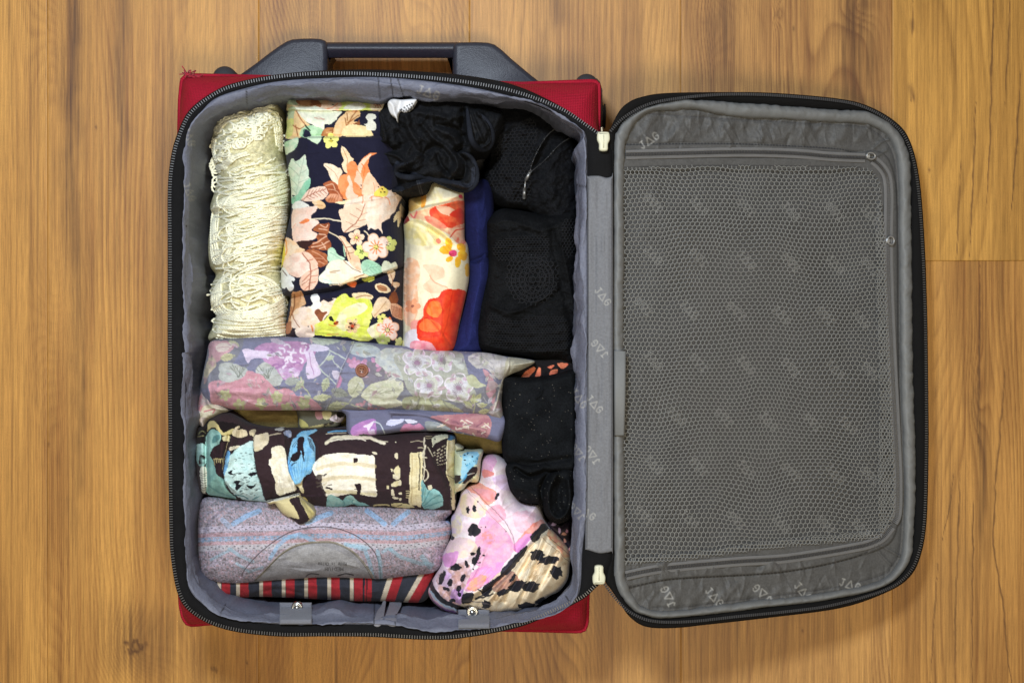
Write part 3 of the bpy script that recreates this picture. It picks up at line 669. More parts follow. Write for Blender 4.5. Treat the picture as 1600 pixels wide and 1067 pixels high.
for s_ in ([(1365, 232), (1378, 222), (1388, 218)], [(1367, 246), (1385, 235)], [(1366, 852), (1380, 870), (1392, 882)], [(1372, 850), (1405, 868)]): ll.fold(s_, 2.2, .002, T=None)
for s_ in ([(968, 262), (1100, 259), (1250, 260), (1345, 262)],): ll.stroke(s_, 2, '3c3c3d', T=None)
ll.Z -= .0012*np.where(pip(ll.X, ll.Y, np.array([(960, 234), (1350, 236), (1350, 248), (960, 247)])), 1, 0)
for x, y, a in [(1044, 932, -2.0), (1116, 932, .85), (1191, 927, -2.4), (1255, 924, .85), (1328, 913, .3), (1014, 220, -.6)]: jag(ll, x, y, a, 28, a=.55)
for r_, y in enumerate((322, 403, 484, 567, 650, 730, 810)):
    for k in range(6):
        x = (1021, 1092, 1166, 1236, 1305, 1360)[k]+(-15 if r_ % 2 == 0 and r_ > 0 else 0)+(-20 if y == 650 else 0); yy = y+[-4, 0, 3, 8, 10, 14][k]
        if x > 990: jag(ll, x, yy, (.8 if (r_+k) % 2 else -2.35), 28, 'a2a29f', a=.42)
ll.build('lid_lining', M['lining'], lid, drop=None)
# pocket zips
def lzp(p, dz): p = np.asarray(p, float); return PA(p[:, 0], p[:, 1], lz(p[:, 0])+dz)
def pocket_zip(path, nm='pocket_zipper', tape=True):
    c = resamp(cr(path, False, 6), 3); par = None
    tn = np.gradient(c, axis=0); tn /= np.linalg.norm(tn, axis=1)[:, None]; nn = np.stack([-tn[:, 1], tn[:, 0]], -1)
    V = []; offs = [(-7.5, -.004), (-7, -.0035), (-3.5, -.0028), (-3, -.0037), (3, -.0037), (3.5, -.0028), (7, -.0035), (7.5, -.004)]
    for o_, dz in offs: q = c+nn*o_; V.append(lzp(q, dz))
    V2, Fq = loft(V, False); C_ = mesh(nm, V2, Fq[:, ::-1], M['lining_tape'], lid)
    teeth(lzp(c, -.0028), 'pocket_zipper_teeth', C_, M['teeth_grey'], pitch=.0017, w=.0026, ln=.0007, h=.0006)
    mb = MB()
    for o_ in (-3.6, 3.6): mb.tube(lzp(c+nn*o_, -.0030), .0005, 5)
    mb.build('zipper_welt', M['lining_tape'], C_)
M['lining_tape'] = mat('grey_zip_tape', hx('6f6f70'), rough=.75, wave=300, var=.12)
pocket_zip([(978, 242), (1060, 240), (1160, 238), (1240, 240), (1300, 245), (1352, 247)])
pocket_zip([(1364, 250), (1373, 257), (1382, 268), (1387, 281), (1389, 310), (1388, 373), (1389, 440), (1393, 540), (1398, 640), (1401, 700), (1403, 750), (1402, 800), (1396, 816)])
pocket_zip([(978, 899), (1010, 892), (1052, 886), (1153, 877), (1220, 873), (1284, 864), (1330, 856), (1357, 850), (1378, 840), (1393, 822)])
def pull(x, y, a):
    r_ = []
    for t in np.linspace(0, 2*math.pi, 20, endpoint=False): r_.append((x+6.5*math.cos(t)*math.cos(a)-5*math.sin(t)*math.sin(a), y+6.5*math.cos(t)*math.sin(a)+5*math.sin(t)*math.cos(a)))
    mb = MB(); mb.tube(lzp(r_, .0015), .0009, 6, True); p = mb.build('zipper_pull', M['metal_soft'], lid)
    V, Fc = prism([(x-8, y-3), (x-2, y-4), (x-1, y+3), (x-7, y+4)], float(lz(x))-.004, float(lz(x))+.001, .001, n=2); mesh('pull_slider', V, Fc, M['metal_soft'], p)
M['metal_soft'] = mat('worn_zinc', hx('a5a6a6'), rough=.4, metal=.7, sheen=0)
pull(1361, 244, .2); pull(1392, 376, 1.4)

# net pocket: real hexagonal cord net
def hexnet(poly, w, rh, zf, name, m, parent, r=.00045, warp=9., k=4, seed=2):
    poly = np.asarray(poly, float); x0, y0 = poly.min(0); x1, y1 = poly.max(0); A = []; B = []
    s = rh/1.5
    for rI in range(int((y1-y0)/rh)+2):
        cy = y0+rI*rh; xs = np.arange(x0+(w/2 if rI % 2 else 0), x1+w, w); n = len(xs)
        vu = np.stack([xs, np.full(n, cy-s)], -1); vr = np.stack([xs+w/2, np.full(n, cy-s/2)], -1); vrd = np.stack([xs+w/2, np.full(n, cy+s/2)], -1); vl = np.stack([xs-w/2, np.full(n, cy-s/2)], -1)
        A += [vu, vu, vr]; B += [vr, vl, vrd]
    A = np.vstack(A); B = np.vstack(B)
    def wp(p):
        q = p.copy(); q[:, 0] += warp*fbm(p[:, 0]/110, p[:, 1]/90, seed, 2)+.22*warp*fbm(p[:, 0]/34+p[:, 1]/60, p[:, 1]/70-p[:, 0]/90, seed+2, 2); q[:, 1] += warp*.9*fbm(p[:, 0]/90, p[:, 1]/120, seed+7, 2); return q
    A = wp(A); B = wp(B); mid_ = (A+B)/2; kp = pip(mid_[:, 0], mid_[:, 1], poly); A = A[kp]; B = B[kp]
    a = PA(A[:, 0], A[:, 1], zf(A[:, 0], A[:, 1])); b = PA(B[:, 0], B[:, 1], zf(B[:, 0], B[:, 1]))
    t = b-a; t /= np.linalg.norm(t, axis=1)[:, None]+1e-9; sd = np.cross(t, (0, 0, 1.)); sd /= np.linalg.norm(sd, axis=1)[:, None]+1e-9; up = np.cross(sd, t)
    dirs = [sd, up, -sd, -up]
    V = np.stack([a+d*r for d in dirs]+[b+d*r for d in dirs], 1); n = len(a); base = (np.arange(n)*8)[:, None]
    Fq = np.concatenate([base+np.array([[q_, 4+q_, 4+(q_+1) % 4, (q_+1) % 4]]) for q_ in range(4)], 0)
    return mesh(name, V.reshape(-1, 3), Fq, m, parent, kind='stuff')
netc = cr(netp, True, 4)
hexnet(netc, 7.1, 6.15, lambda X, Y: lz(X)-.0042+.0016*fbm(X/60+Y/80, Y/50-X/90, 4, 2)+.0028*sstep(1300, 1385, X), 'net_pocket', M['net'], lid, r=.00038)
# gathered net edge along the right, doubled over
hexnet(cr([(1371, 330), (1380, 340), (1388, 520), (1396, 700), (1398, 790), (1388, 818), (1372, 815), (1374, 600), (1368, 420)], True, 4), 5.2, 5.0, lambda X, Y: lz(X)+.0002, 'net_gather', M['net'], lid, r=.0004, seed=9, warp=3)
hexnet(cr([(1378, 838), (1357, 842), (1200, 857), (1077, 873), (985, 880), (985, 872), (1077, 864), (1200, 846), (1350, 832)], True, 4), 5.6, 5.2, lambda X, Y: lz(X)-.0015, 'net_gather', M['net'], lid, r=.0004, seed=19, warp=2)
# ---------------------------------------------------------------- clothes
N1 = (430, 140, 5.333); N2 = (430, 330, 5.081)
# --- navy dress with large flowers
fd = [(449, 158), (455, 153.5), (520, 154), (590, 154), (606, 157), (622, 190), (627, 240), (628, 305), (627, 340), (630, 379), (631, 419), (629, 470), (629, 540), (600, 548), (500, 542), (446, 534), (448, 497), (452, 466), (441, 458), (439, 424), (444, 380), (453, 340), (455, 318), (454, 286), (450, 265), (447, 246), (444, 222), (448, 200), (447, 180)]
c = Cloth(fd, z0=.115, h=.052, R=46, base='1a1a30', pw=.5, sp=.9)
c.warp(.9, 7, 3)
c.T = N1
# top folded strip
c.poly([(60, 60), (910, 60), (905, 178), (60, 178)], 'f3dcb4', smooth=False)
c.poly([(70, 85), (160, 78), (190, 125), (130, 130), (88, 110)], 'cfe6c6', 'e9f0d8')
c.poly([(180, 80), (310, 80), (335, 135), (200, 128)], 'b9794c', 'd9a070')
c.poly([(300, 80), (350, 90), (420, 140), (370, 152), (310, 120)], 'a9683c')
c.poly([(420, 80), (540, 80), (545, 178), (400, 178), (380, 150)], 'f5c8a0', 'f8dcc0')
c.poly([(540, 78), (800, 76), (805, 175), (545, 178), (560, 130)], 'd9e474', 'e6ec9a')
c.poly([(570, 160), (620, 125), (690, 110), (760, 140), (700, 172)], 'f6f3dc')
c.poly([(665, 82), (720, 72), (700, 100), (690, 92)], '2a1a1a'); c.stroke([(640, 100), (700, 95), (740, 85)], 7, '8a4a30')
c.poly([(480, 75), (560, 75), (520, 84)], '1c1c30'); c.poly([(325, 140), (390, 170), (385, 178), (340, 160)], '23233a'); c.ell(480, 128, 10, 6, '3a2030')
c.flower(855, 115, 75, 5, 'f0e0c0', '2a1010', spoke='c0452a'); c.stroke([(400, 170), (480, 150), (520, 120)], 8, 'ee8a58')
# second strip
c.poly([(90, 176), (860, 178), (860, 388), (400, 388), (90, 402)], '1c1c30', smooth=False)
c.poly([(95, 255), (160, 165), (240, 250), (300, 320), (230, 395), (90, 405)], 'f2cc98', 'f5dca8')
c.poly([(160, 152), (330, 145), (480, 178), (545, 185), (560, 195), (520, 225), (510, 250), (460, 290), (415, 290), (400, 335), (330, 305), (250, 262), (190, 195)], 'e6ead4', 'f2f0dc')
c.poly([(108, 155), (165, 150), (160, 200), (148, 245), (112, 262)], 'c0cda6'); c.poly([(95, 262), (150, 248), (150, 330), (140, 385), (95, 405)], 'd8db86', 'e8e0a0')
for s_ in ([(180, 180), (220, 260), (290, 330)], [(150, 300), (200, 330), (240, 310)], [(170, 300), (190, 390)]): c.stroke(s_, 8, 'a86038')
c.stroke([(330, 235), (370, 250), (410, 248)], 5, 'c8806a'); c.stroke([(330, 238), (360, 232), (400, 255)], 3, 'c8806a')
c.poly([(220, 330), (300, 300), (400, 335), (392, 395), (215, 398)], 'a9d2a8', 'bfe0ba'); c.poly([(232, 345), (270, 335), (300, 392), (240, 396)], '202038')
c.stroke([(250, 300), (290, 345)], 12, '23402e'); c.stroke([(225, 395), (245, 330)], 7, '6ea888')
c.poly([(388, 360), (410, 330), (450, 316), (495, 325), (485, 388), (388, 390)], 'a5663a', 'c48a58'); c.stroke([(430, 360), (470, 350)], 6, 'ecc090')
c.poly([(485, 388), (500, 300), (530, 240), (580, 205), (605, 180), (700, 178), (705, 225), (650, 262), (690, 280), (610, 303), (560, 388)], 'efc48e', 'f4d2a4')
for s_ in ([(570, 350), (640, 230), (680, 180)], [(600, 280), (660, 240), (700, 215)], [(580, 240), (590, 300)], [(600, 200), (600, 260)]): c.stroke(s_, 9, 'a86a3a')
c.poly([(605, 303), (690, 272), (700, 240), (705, 290), (660, 310)], '8a5430')
c.poly([(560, 388), (600, 300), (700, 295), (770, 315), (800, 350), (800, 388)], 'f3e2b0', 'efd6a0')
c.poly([(755, 302), (735, 290), (765, 285), (770, 262), (755, 240), (780, 205), (830, 207), (835, 240), (812, 255), (836, 285), (836, 340), (800, 345), (760, 335)], 'eae8d8')
# main panel
c.poly([(62, 460), (100, 432), (150, 412), (190, 402), (190, 450), (160, 500), (92, 545), (70, 505)], 'b4dcba', 'dfeed4')
c.poly([(262, 398), (382, 390), (358, 452), (330, 448), (295, 425)], 'cfe6c8')
c.flower(466, 428, 68, 5, 'ebe888', 'c8b84a', rot=.4); c.ell(462, 410, 7, 5, '2a2010'); c.ell(478, 425, 5, 4, '2a2010'); c.ell(452, 430, 5, 3, '2a2010')
big = [(118, 620), (130, 585), (150, 575), (170, 600), (205, 580), (245, 543), (258, 575), (264, 632), (280, 670), (276, 720), (290, 750), (288, 800), (262, 850), (230, 905), (150, 958), (132, 900), (130, 830), (106, 760), (108, 680)]
c.poly(big, 'd4ead6', 'e8efdc'); c.poly([(290, 740), (288, 800), (262, 850), (230, 905), (150, 955), (140, 900), (190, 870), (240, 780)], '8fd0b0', 'a4dabc')
for a, b in (((245, 545), (160, 940)), ((210, 700), (275, 660)), ((190, 780), (280, 740)), ((200, 720), (120, 640)), ((180, 800), (112, 720)), ((175, 860), (130, 810)), ((215, 650), (150, 590))): c.stroke([a, b], 4, 'a2b8a4')
c.ell(150, 885, 12, 6, '1e2030'); c.ell(155, 905, 8, 5, '1e2030')
c.poly([(553, 476), (605, 515), (632, 560), (652, 580), (640, 610), (606, 640), (600, 700), (572, 670), (553, 625), (572, 590), (553, 540)], 'f6deba', 'f4d4a8'); c.stroke([(560, 490), (600, 570), (600, 640)], 4, 'a87040')
c.poly([(402, 622), (480, 628), (520, 650), (545, 655), (562, 690), (535, 730), (530, 800), (480, 765), (455, 730), (440, 680)], 'f8e6cc', 'f4dcc0'); c.stroke([(415, 630), (500, 700), (530, 770)], 4, 'b08058')
c.poly([(535, 732), (575, 705), (598, 705), (600, 640), (622, 604), (658, 598), (690, 640), (710, 600), (740, 565), (790, 530), (845, 530), (790, 560), (772, 640), (790, 700), (745, 780), (738, 885), (700, 905), (620, 922), (560, 908), (520, 870), (520, 820)], 'f68d52', 'f89c66')
c.poly([(612, 715), (640, 780), (655, 860), (692, 890), (640, 918), (600, 910), (588, 850), (615, 790), (598, 750)], 'f8d2ba')
c.poly([(682, 672), (725, 745), (718, 830), (690, 790), (655, 760), (672, 720)], 'f6ccb0'); c.poly([(690, 640), (740, 572), (800, 540), (730, 640), (712, 700)], 'f9d6b8'); c.stroke([(720, 620), (745, 660), (735, 720)], 9, 'f47a3c')
c.ell(716, 800, 10, 5, '2a1818', rot=1); c.ell(712, 832, 8, 5, '2a1818'); c.ell(742, 720, 5, 4, '2a1818'); c.ell(726, 888, 5, 5, '2a1818')
c.poly([(740, 765), (785, 690), (870, 800), (960, 850), (900, 872), (735, 892)], 'f7d6b8', 'f4c8a6'); c.stroke([(820, 780), (830, 870)], 6, 'ee9a70')
c.poly([(218, 925), (250, 870), (300, 825), (400, 803), (430, 830), (445, 860), (400, 912), (300, 932)], 'f6d6c4')
c.stroke([(225, 922), (310, 870), (420, 830)], 6, 'a2563a')
for k in range(6): c.stroke([(260+k*28, 900-k*12), (290+k*28, 840-k*5)], 5, 'a2563a'); c.stroke([(260+k*28, 900-k*12), (300+k*26, 915-k*9)], 5, 'a2563a')
c.poly([(400, 785), (460, 764), (510, 785), (545, 860), (570, 910), (500, 900), (445, 865), (425, 820)], 'b2633f', '9c5030'); c.stroke([(420, 800), (480, 790), (500, 830)], 6, 'ecc0a0'); c.stroke([(440, 830), (500, 840), (540, 890)], 5, 'e8b090')
c.poly([(428, 930), (440, 885), (500, 868), (565, 918), (520, 942)], 'e2a482', 'c07850'); c.poly([(498, 938), (570, 928), (640, 915), (600, 950), (550, 955)], 'f0e2b8')
for k in range(4): c.stroke([(445+k*22, 930), (470+k*20, 885)], 4, '9c5438')
c.poly([(143, 968), (165, 940), (205, 928), (245, 945), (282, 970), (210, 990), (150, 1002)], 'f0f2ee'); c.poly([(308, 930), (380, 925), (418, 960), (402, 992), (350, 985), (325, 965)], 'f5e2c8', 'e8c090')
c.stroke([(335, 965), (390, 965)], 5, 'a87040')
c.T = N2
c.poly([(138, -5), (230, -30), (330, -38), (320, 0), (290, 30), (290, 60), (340, 75), (345, 102), (300, 130), (292, 155), (335, 180), (320, 215), (265, 232), (160, 248), (140, 200), (128, 100)], 'f9d6c6', 'f7e0d4')
c.poly([(188, 95), (235, 62), (272, 68), (260, 90), (220, 98)], 'f28a52'); c.stroke([(140, 140), (160, 100)], 5, 'f0a080')
bigf = [(540, 0), (552, -60), (600, -90), (740, -130), (860, -150), (1010, -180), (1018, -120), (975, -60), (955, 0), (920, 30), (905, 60), (850, 88), (840, 120), (852, 180), (820, 140), (790, 150), (760, 135), (735, 152), (722, 100), (640, 140), (560, 168), (530, 150), (532, 80)]
c.poly(bigf, 'f8dcc6', 'f6e4d4')
c.poly([(505, 0), (540, -20), (640, -60), (720, -20), (715, 60), (735, 100), (640, 142), (560, 165), (528, 90)], 'f5d8be')
c.stroke([(715, -60), (660, 70), (550, 165)], 7, 'a05a3c')
for a, b in (((690, 0), (640, -20)), ((685, 30), (730, 10)), ((665, 60), (590, 20)), ((650, 80), (720, 70)), ((620, 110), (560, 80)), ((610, 120), (670, 125))): c.stroke([a, b], 4, 'b07050')
c.poly([(780, -125), (800, -160), (850, -195), (880, -180), (900, -150), (880, -120), (830, -110)], 'e8de62', 'f0d060')
for s_ in ([(750, -100), (780, -115), (850, -105)], [(870, -110), (900, -90), (910, -50)], [(760, -115), (770, -85)], [(700, -130), (690, -60)]): c.stroke(s_, 7, 'f09468')
for x, y in ((820, -190), (850, -175), (838, -150), (870, -150)): c.ell(x, y, 7, 5, '2a2018')
c.leaf(990, 0, 940, 90, 18, 'e8dab4'); c.leaf(1000, -10, 975, 140, 14, 'efe2bf'); c.leaf(1000, -60, 1000, 20, 12, 'e8dcc0')
c.stroke([(280, 65), (400, 60), (530, 82)], 9, 'f2e6cc'); c.stroke([(425, 165), (500, 205), (560, 260)], 8, 'f0e0c0'); c.stroke([(710, 160), (770, 215)], 7, 'f0e0c0')
c.poly([(335, 108), (400, 98), (432, 98), (425, 150), (415, 200), (445, 260), (430, 310), (370, 312), (300, 300), (262, 290), (280, 250), (335, 235), (325, 200), (345, 170), (300, 150)], 'a55e3a', '8e4a2c')
for s_ in ([(360, 110), (400, 130), (415, 110)], [(350, 140), (410, 150)], [(345, 180), (400, 190)], [(300, 260), (360, 230), (410, 200)], [(290, 285), (370, 270), (430, 240)], [(350, 300), (400, 280)], [(370, 250), (400, 300)]): c.stroke(s_, 7, 'eebfa2')
c.poly([(165, 245), (270, 232), (300, 250), (250, 300), (240, 318), (200, 280)], '3a2020')
c.poly([(240, 318), (290, 300), (400, 340), (418, 390), (400, 430), (345, 445), (300, 400), (270, 340)], '9a5232', 'b06a44')
for s_ in ([(290, 320), (360, 350), (410, 400)], [(300, 370), (380, 380)], [(340, 400), (390, 420)]): c.stroke(s_, 6, 'dca080')
c.poly([(78, 230), (100, 210), (160, 247), (200, 290), (238, 312), (180, 340), (140, 350), (70, 405), (52, 420), (60, 340)], 'f9d2aa', 'f8e2c8'); c.poly([(60, 260), (82, 300), (66, 410), (44, 440)], 'efe04a'); c.stroke([(80, 220), (95, 300), (80, 350)], 9, 'f3a44c'); c.ell(122, 356, 9, 6, '2a1c20')
c.poly([(68, 405), (100, 370), (150, 335), (220, 340), (268, 400), (285, 450), (250, 500), (190, 525), (120, 505), (64, 460)], 'f9e4d6', 'f4d0c0')
c.poly([(198, 335), (240, 322), (275, 340), (330, 400), (335, 440), (345, 480), (340, 545), (315, 605), (270, 628), (222, 628), (195, 592), (198, 540), (240, 490), (282, 460), (262, 400)], 'f6c8b0', 'f4d4c0')
c.stroke([(215, 335), (280, 440), (270, 620)], 8, '8f452c')
for a, b in (((275, 480), (335, 455)), ((275, 520), (338, 510)), ((272, 570), (320, 560)), ((275, 500), (215, 560)), ((272, 540), (210, 590)), ((250, 400), (300, 380)), ((270, 590), (235, 625))): c.stroke([a, b], 6, 'b4664a')
c.poly([(45, 470), (60, 445), (90, 470), (110, 500), (150, 530), (148, 552), (125, 555), (148, 590), (140, 625), (110, 638), (90, 600), (72, 615), (40, 590), (38, 540)], 'edf1f4'); c.stroke([(60, 470), (90, 510)], 7, '5a3430')
c.poly([(415, 340), (425, 300), (460, 290), (500, 345), (552, 378), (520, 392), (470, 392), (425, 400)], 'b2dabe', 'c6e4cc'); c.stroke([(545, 280), (552, 360)], 9, 'a6cfb4'); c.stroke([(440, 330), (530, 385)], 4, '86b898')
c.poly([(345, 545), (360, 500), (400, 460), (415, 420), (450, 392), (500, 385), (560, 392), (640, 410), (680, 450), (700, 500), (660, 520), (600, 560), (520, 575), (440, 578), (380, 568)], 'eef2e2', 'f0ead2')
c.stroke([(380, 540), (440, 560), (430, 578)], 8, 'bfe6e0'); c.stroke([(435, 485), (470, 478), (512, 470)], 6, 'c08a60'); c.stroke([(440, 492), (480, 488)], 4, 'c08a60')
c.poly([(500, 205), (545, 200), (570, 240), (600, 270), (640, 330), (675, 400), (682, 470), (640, 460), (590, 400), (560, 330), (545, 270)], 'f1c8a4', 'f6dcc0')
for s_ in ([(510, 208), (570, 300), (600, 380)], [(560, 290), (610, 280)], [(580, 340), (625, 325)], [(540, 390), (620, 460), (680, 485)], [(570, 300), (560, 360)]): c.stroke(s_, 6, '9a5434')
c.poly([(420, 590), (520, 575), (620, 520), (720, 500), (740, 518), (680, 530), (600, 565), (520, 585)], 'f0d8ae'); c.stroke([(630, 530), (700, 505)], 8, '9a5c34')
c.poly([(680, 425), (700, 395), (740, 385), (790, 400), (830, 430), (860, 475), (780, 515), (715, 500), (690, 470)], 'a4d4b6', 'b8dec4'); c.stroke([(690, 490), (760, 450), (835, 440)], 4, '7aa890')
for k in range(4): c.stroke([(720+k*28, 470-k*8), (740+k*28, 430-k*5)], 3, '7aa890'); c.stroke([(720+k*28, 470-k*8), (760+k*26, 500-k*8)], 3, '7aa890')
c.poly([(845, 445), (860, 400), (895, 398), (915, 415), (952, 402), (972, 445), (930, 470), (860, 490)], 'dbe2cc', 'e6ead8')
c.flower(905, 262, 62, 5, 'd6de84', 'e8e8b0', rot=.3); c.flower(688, 322, 62, 5, 'dfe88a', '8a9a50', rot=.8)
c.flower(645, 212, 66, 5, 'f7dcc0', 'e6e070', rot=.2, spoke='ee8a50'); c.flower(800, 285, 108, 5, 'f9e0d4', 'e8d878', rot=.6, spoke='f08a4e', edge='f4c8a8')
for x, y in ((800, 285), (645, 212), (688, 322), (898, 262)): 
    for k in range(5): c.ell(x+15*math.cos(k*1.3), y+15*math.sin(k*1.3), 6, 4, '20181c')
c.poly([(690, 540), (740, 520), (785, 518), (782, 548), (740, 560), (705, 558)], 'dfe270'); c.poly([(568, 575), (600, 560), (642, 562), (632, 600), (600, 602)], 'ef8a50'); c.ell(520, 585, 24, 9, 'f4dcc8')
c.poly([(793, 590), (820, 572), (865, 578), (905, 612), (915, 635), (880, 650), (830, 645), (800, 620)], 'f0dcb8'); c.poly([(805, 595), (840, 583), (885, 608), (880, 638), (830, 632)], 'b5805a'); c.stroke([(810, 600), (880, 625)], 4, '6a4028')
c.poly([(885, 482), (920, 470), (952, 478), (948, 520), (935, 560), (985, 570), (990, 590), (955, 612), (935, 590), (910, 560), (900, 520)], 'e8cdae', 'f0e2cc'); c.stroke([(915, 500), (935, 560), (925, 590)], 6, 'a06440')
c.stroke([(970, 600), (935, 650)], 5, 'c89870')
c.poly([(900, 700), (925, 650), (955, 640), (975, 690), (968, 730), (925, 745)], '94552f', '7c4426')
# lower panel
c.poly([(130, 650), (165, 640), (205, 635), (225, 680), (240, 735), (190, 770), (180, 830), (150, 900), (110, 960), (85, 930), (110, 850), (125, 760)], 'e9bf94', 'd29c6c')
c.stroke([(150, 660), (150, 760), (120, 850)], 9, '8c5a34'); c.stroke([(200, 640), (200, 700)], 7, 'b08050')
c.poly([(150, 790), (210, 760), (300, 750), (400, 700), (470, 690), (500, 700), (460, 790), (420, 820), (360, 880), (260, 920), (180, 935), (120, 900)], 'fae6d8', 'f6dcc0')
c.poly([(282, 700), (290, 665), (325, 652), (352, 680), (350, 715), (372, 740), (330, 780), (285, 765), (300, 730)], 'f5f6f4'); c.poly([(370, 690), (420, 720), (470, 700), (430, 690)], '201c2c')
c.poly([(315, 800), (345, 775), (370, 800), (410, 800), (380, 850), (360, 880), (330, 840)], '93573a', '7a4630'); c.stroke([(130, 760), (150, 860), (200, 930)], 7, 'a0603c')
c.poly([(310, 905), (350, 880), (400, 850), (440, 790), (470, 720), (500, 680), (560, 652), (600, 690), (650, 670), (700, 690), (750, 700), (770, 760), (765, 850), (740, 930), (790, 1000), (700, 1030), (550, 995), (420, 990), (305, 975)], 'dfe95e', 'e8ec84')
c.poly([(500, 830), (540, 780), (600, 748), (690, 725), (735, 760), (700, 800), (640, 830), (560, 860), (600, 930), (540, 950), (480, 900)], 'f4efca', 'ecf0a8'); c.poly([(610, 660), (690, 645), (770, 665), (765, 700), (690, 690), (640, 700)], 'f2dcb4'); c.stroke([(640, 690), (700, 672), (765, 672)], 7, 'a87048')
c.flower(612, 912, 62, 6, 'f6d4a4', 'c8502e', spoke='8a2a18'); 
for x, y, r_ in ((600, 890, 13), (630, 895, 11), (610, 930, 14), (585, 920, 9), (575, 945, 8), (640, 860, 6)): c.ell(x, y, r_, r_*.6, '451410', rot=x)
c.poly([(425, 845), (450, 830), (468, 870), (440, 868)], '22221a'); c.ell(485, 885, 24, 12, '8c3818', rot=-.6); c.ell(480, 880, 10, 6, 'e8742a'); c.stroke([(430, 900), (470, 910), (500, 890)], 7, 'e89040')
c.poly([(150, 945), (200, 925), (300, 905), (315, 940), (300, 1000), (190, 1000)], 'fceadc'); c.stroke([(290, 910), (300, 950)], 14, 'f0955e'); c.ell(265, 915, 7, 6, '201820'); c.stroke([(410, 980), (500, 975)], 6, 'e8a040')
c.poly([(85, 960), (150, 940), (150, 1000), (80, 1010)], '2a1c26'); c.poly([(90, 890), (130, 880), (120, 960), (85, 970)], 'b07858')
c.poly([(770, 800), (790, 730), (830, 685), (880, 690), (918, 735), (905, 780), (850, 800), (790, 845)], 'f3dabc', 'efd0a8'); c.stroke([(880, 720), (830, 780), (790, 830)], 5, 'b88a60')
c.poly([(915, 742), (960, 735), (1012, 770), (1015, 860), (970, 850), (925, 820)], 'ecc4a4')
for k in range(7): c.stroke([(922+k*13, 745+k*5), (935+k*11, 830+k*4)], 5, 'a05c3c'); c.stroke([(925, 760+k*12), (1005, 780+k*11)], 3, 'a05c3c')
c.poly([(740, 920), (830, 880), (870, 900), (830, 990), (780, 1010), (735, 960)], 'f8f0d4', 'eeeeb0'); c.poly([(755, 862), (790, 858), (785, 875), (760, 872)], '20202a')
c.flower(848, 855, 42, 5, 'e6e684', '3a3018'); c.flower(895, 940, 92, 5, 'f9e6dc', 'e8e0a0', rot=.4, spoke='ee7c48', edge='f6c0a0'); c.flower(855, 1030, 58, 5, 'cfdc86', 'e8e8c0', rot=.3); c.flower(985, 1040, 38, 5, 'e2e69a')
for k in range(7): c.ell(893+17*math.cos(k), 942+17*math.sin(k), 6, 4, '201418')
c.ell(820, 905, 12, 9, 'ee8a50'); c.ell(910, 850, 8, 10, 'ee7c48')
# relief: folded panels
c.T = None
c.step([(440, 213.5), (480, 213), (540, 212.3), (600, 212), (640, 211), (640, 412), (580, 432), (520, 449), (465, 457), (430, 470)], .0075, 2.5, smooth=False)
c.step([(430, 140), (640, 140), (640, 171), (540, 173.5), (500, 174), (430, 170)], .006, 2.5, smooth=False)
c.fold([(440, 214), (640, 213)], 1.8, -.006); c.fold([(445, 174), (600, 174)], 1.5, -.002)
c.fold([(450, 465), (480, 460), (530, 452), (590, 432), (632, 416)], 2.2, -.007); c.fold([(540, 318), (580, 312), (625, 304)], 2, .0012); c.fold([(500, 525), (560, 530), (600, 524), (629, 530)], 5, .0025); c.fold([(480, 520), (540, 527), (600, 534)], 3, -.002)
c.fold([(560, 215), (556, 300), (552, 440)], 26, .002)
c.noise(.0022, 60, 38, 4); c.noise(.0008, 18, 14, 9); c.grain(.12, .05); c.crinkle(60, 46, 2.6, .0011, .1, .5, 5); c.crinkle(16, 60, 3, .0016, 1.5, .2, 6)
t = thing('floral_dress', 'navy dress printed with big orange and cream flowers, folded flat beside the cream crochet roll', 'dress', center(c))
c.build('dress_fabric', M['cotton'], t, drop=.05)
# --- cream crochet wrap, rolled
o = [(333, 205), (336, 188), (345, 172), (360, 166), (385, 164), (400, 159), (420, 157), (433, 163), (439, 180), (441, 205), (440, 230), (444, 250), (449, 265), (450, 285), (452, 300), (450, 330), (450, 360), (443, 385), (438, 410), (440, 440), (449, 465), (449, 500), (447, 536), (334, 536), (332, 510), (337, 492), (328, 470), (331, 445), (337, 430), (328, 415), (325, 385), (329, 352), (335, 335), (328, 325), (335, 300), (340, 275), (333, 250), (331, 225)]
c = Cloth(o, z0=.10, h=.066, R=52, base='e2dcb4', pw=.55)
c.noise(.004, 40, 30, 2); c.noise(.0022, 7, 6, 5, 3); c.fold([(330, 425), (380, 432), (445, 420)], 9, -.006); c.fold([(332, 255), (390, 262), (445, 250)], 5, -.003)
c.speck(.10, 2.2); c.C *= (1+.14*sstep(.1, .4, fbm(c.X/5, c.Y/4, 8, 2))[..., None])
c.C *= (1-.20*sstep(.14, .34, fbm(c.X/3.0, c.Y/2.4, 18, 2)))[..., None]
t = thing('crochet_wrap', 'cream openwork crochet wrap rolled up along the left wall of the case', 'wrap', center(c))
c.build('rolled_knit', M['yarn_base'] if 'yarn_base' in M else M['knit'], t, drop=.04)
mb = MB(); rs = np.random.RandomState(11)
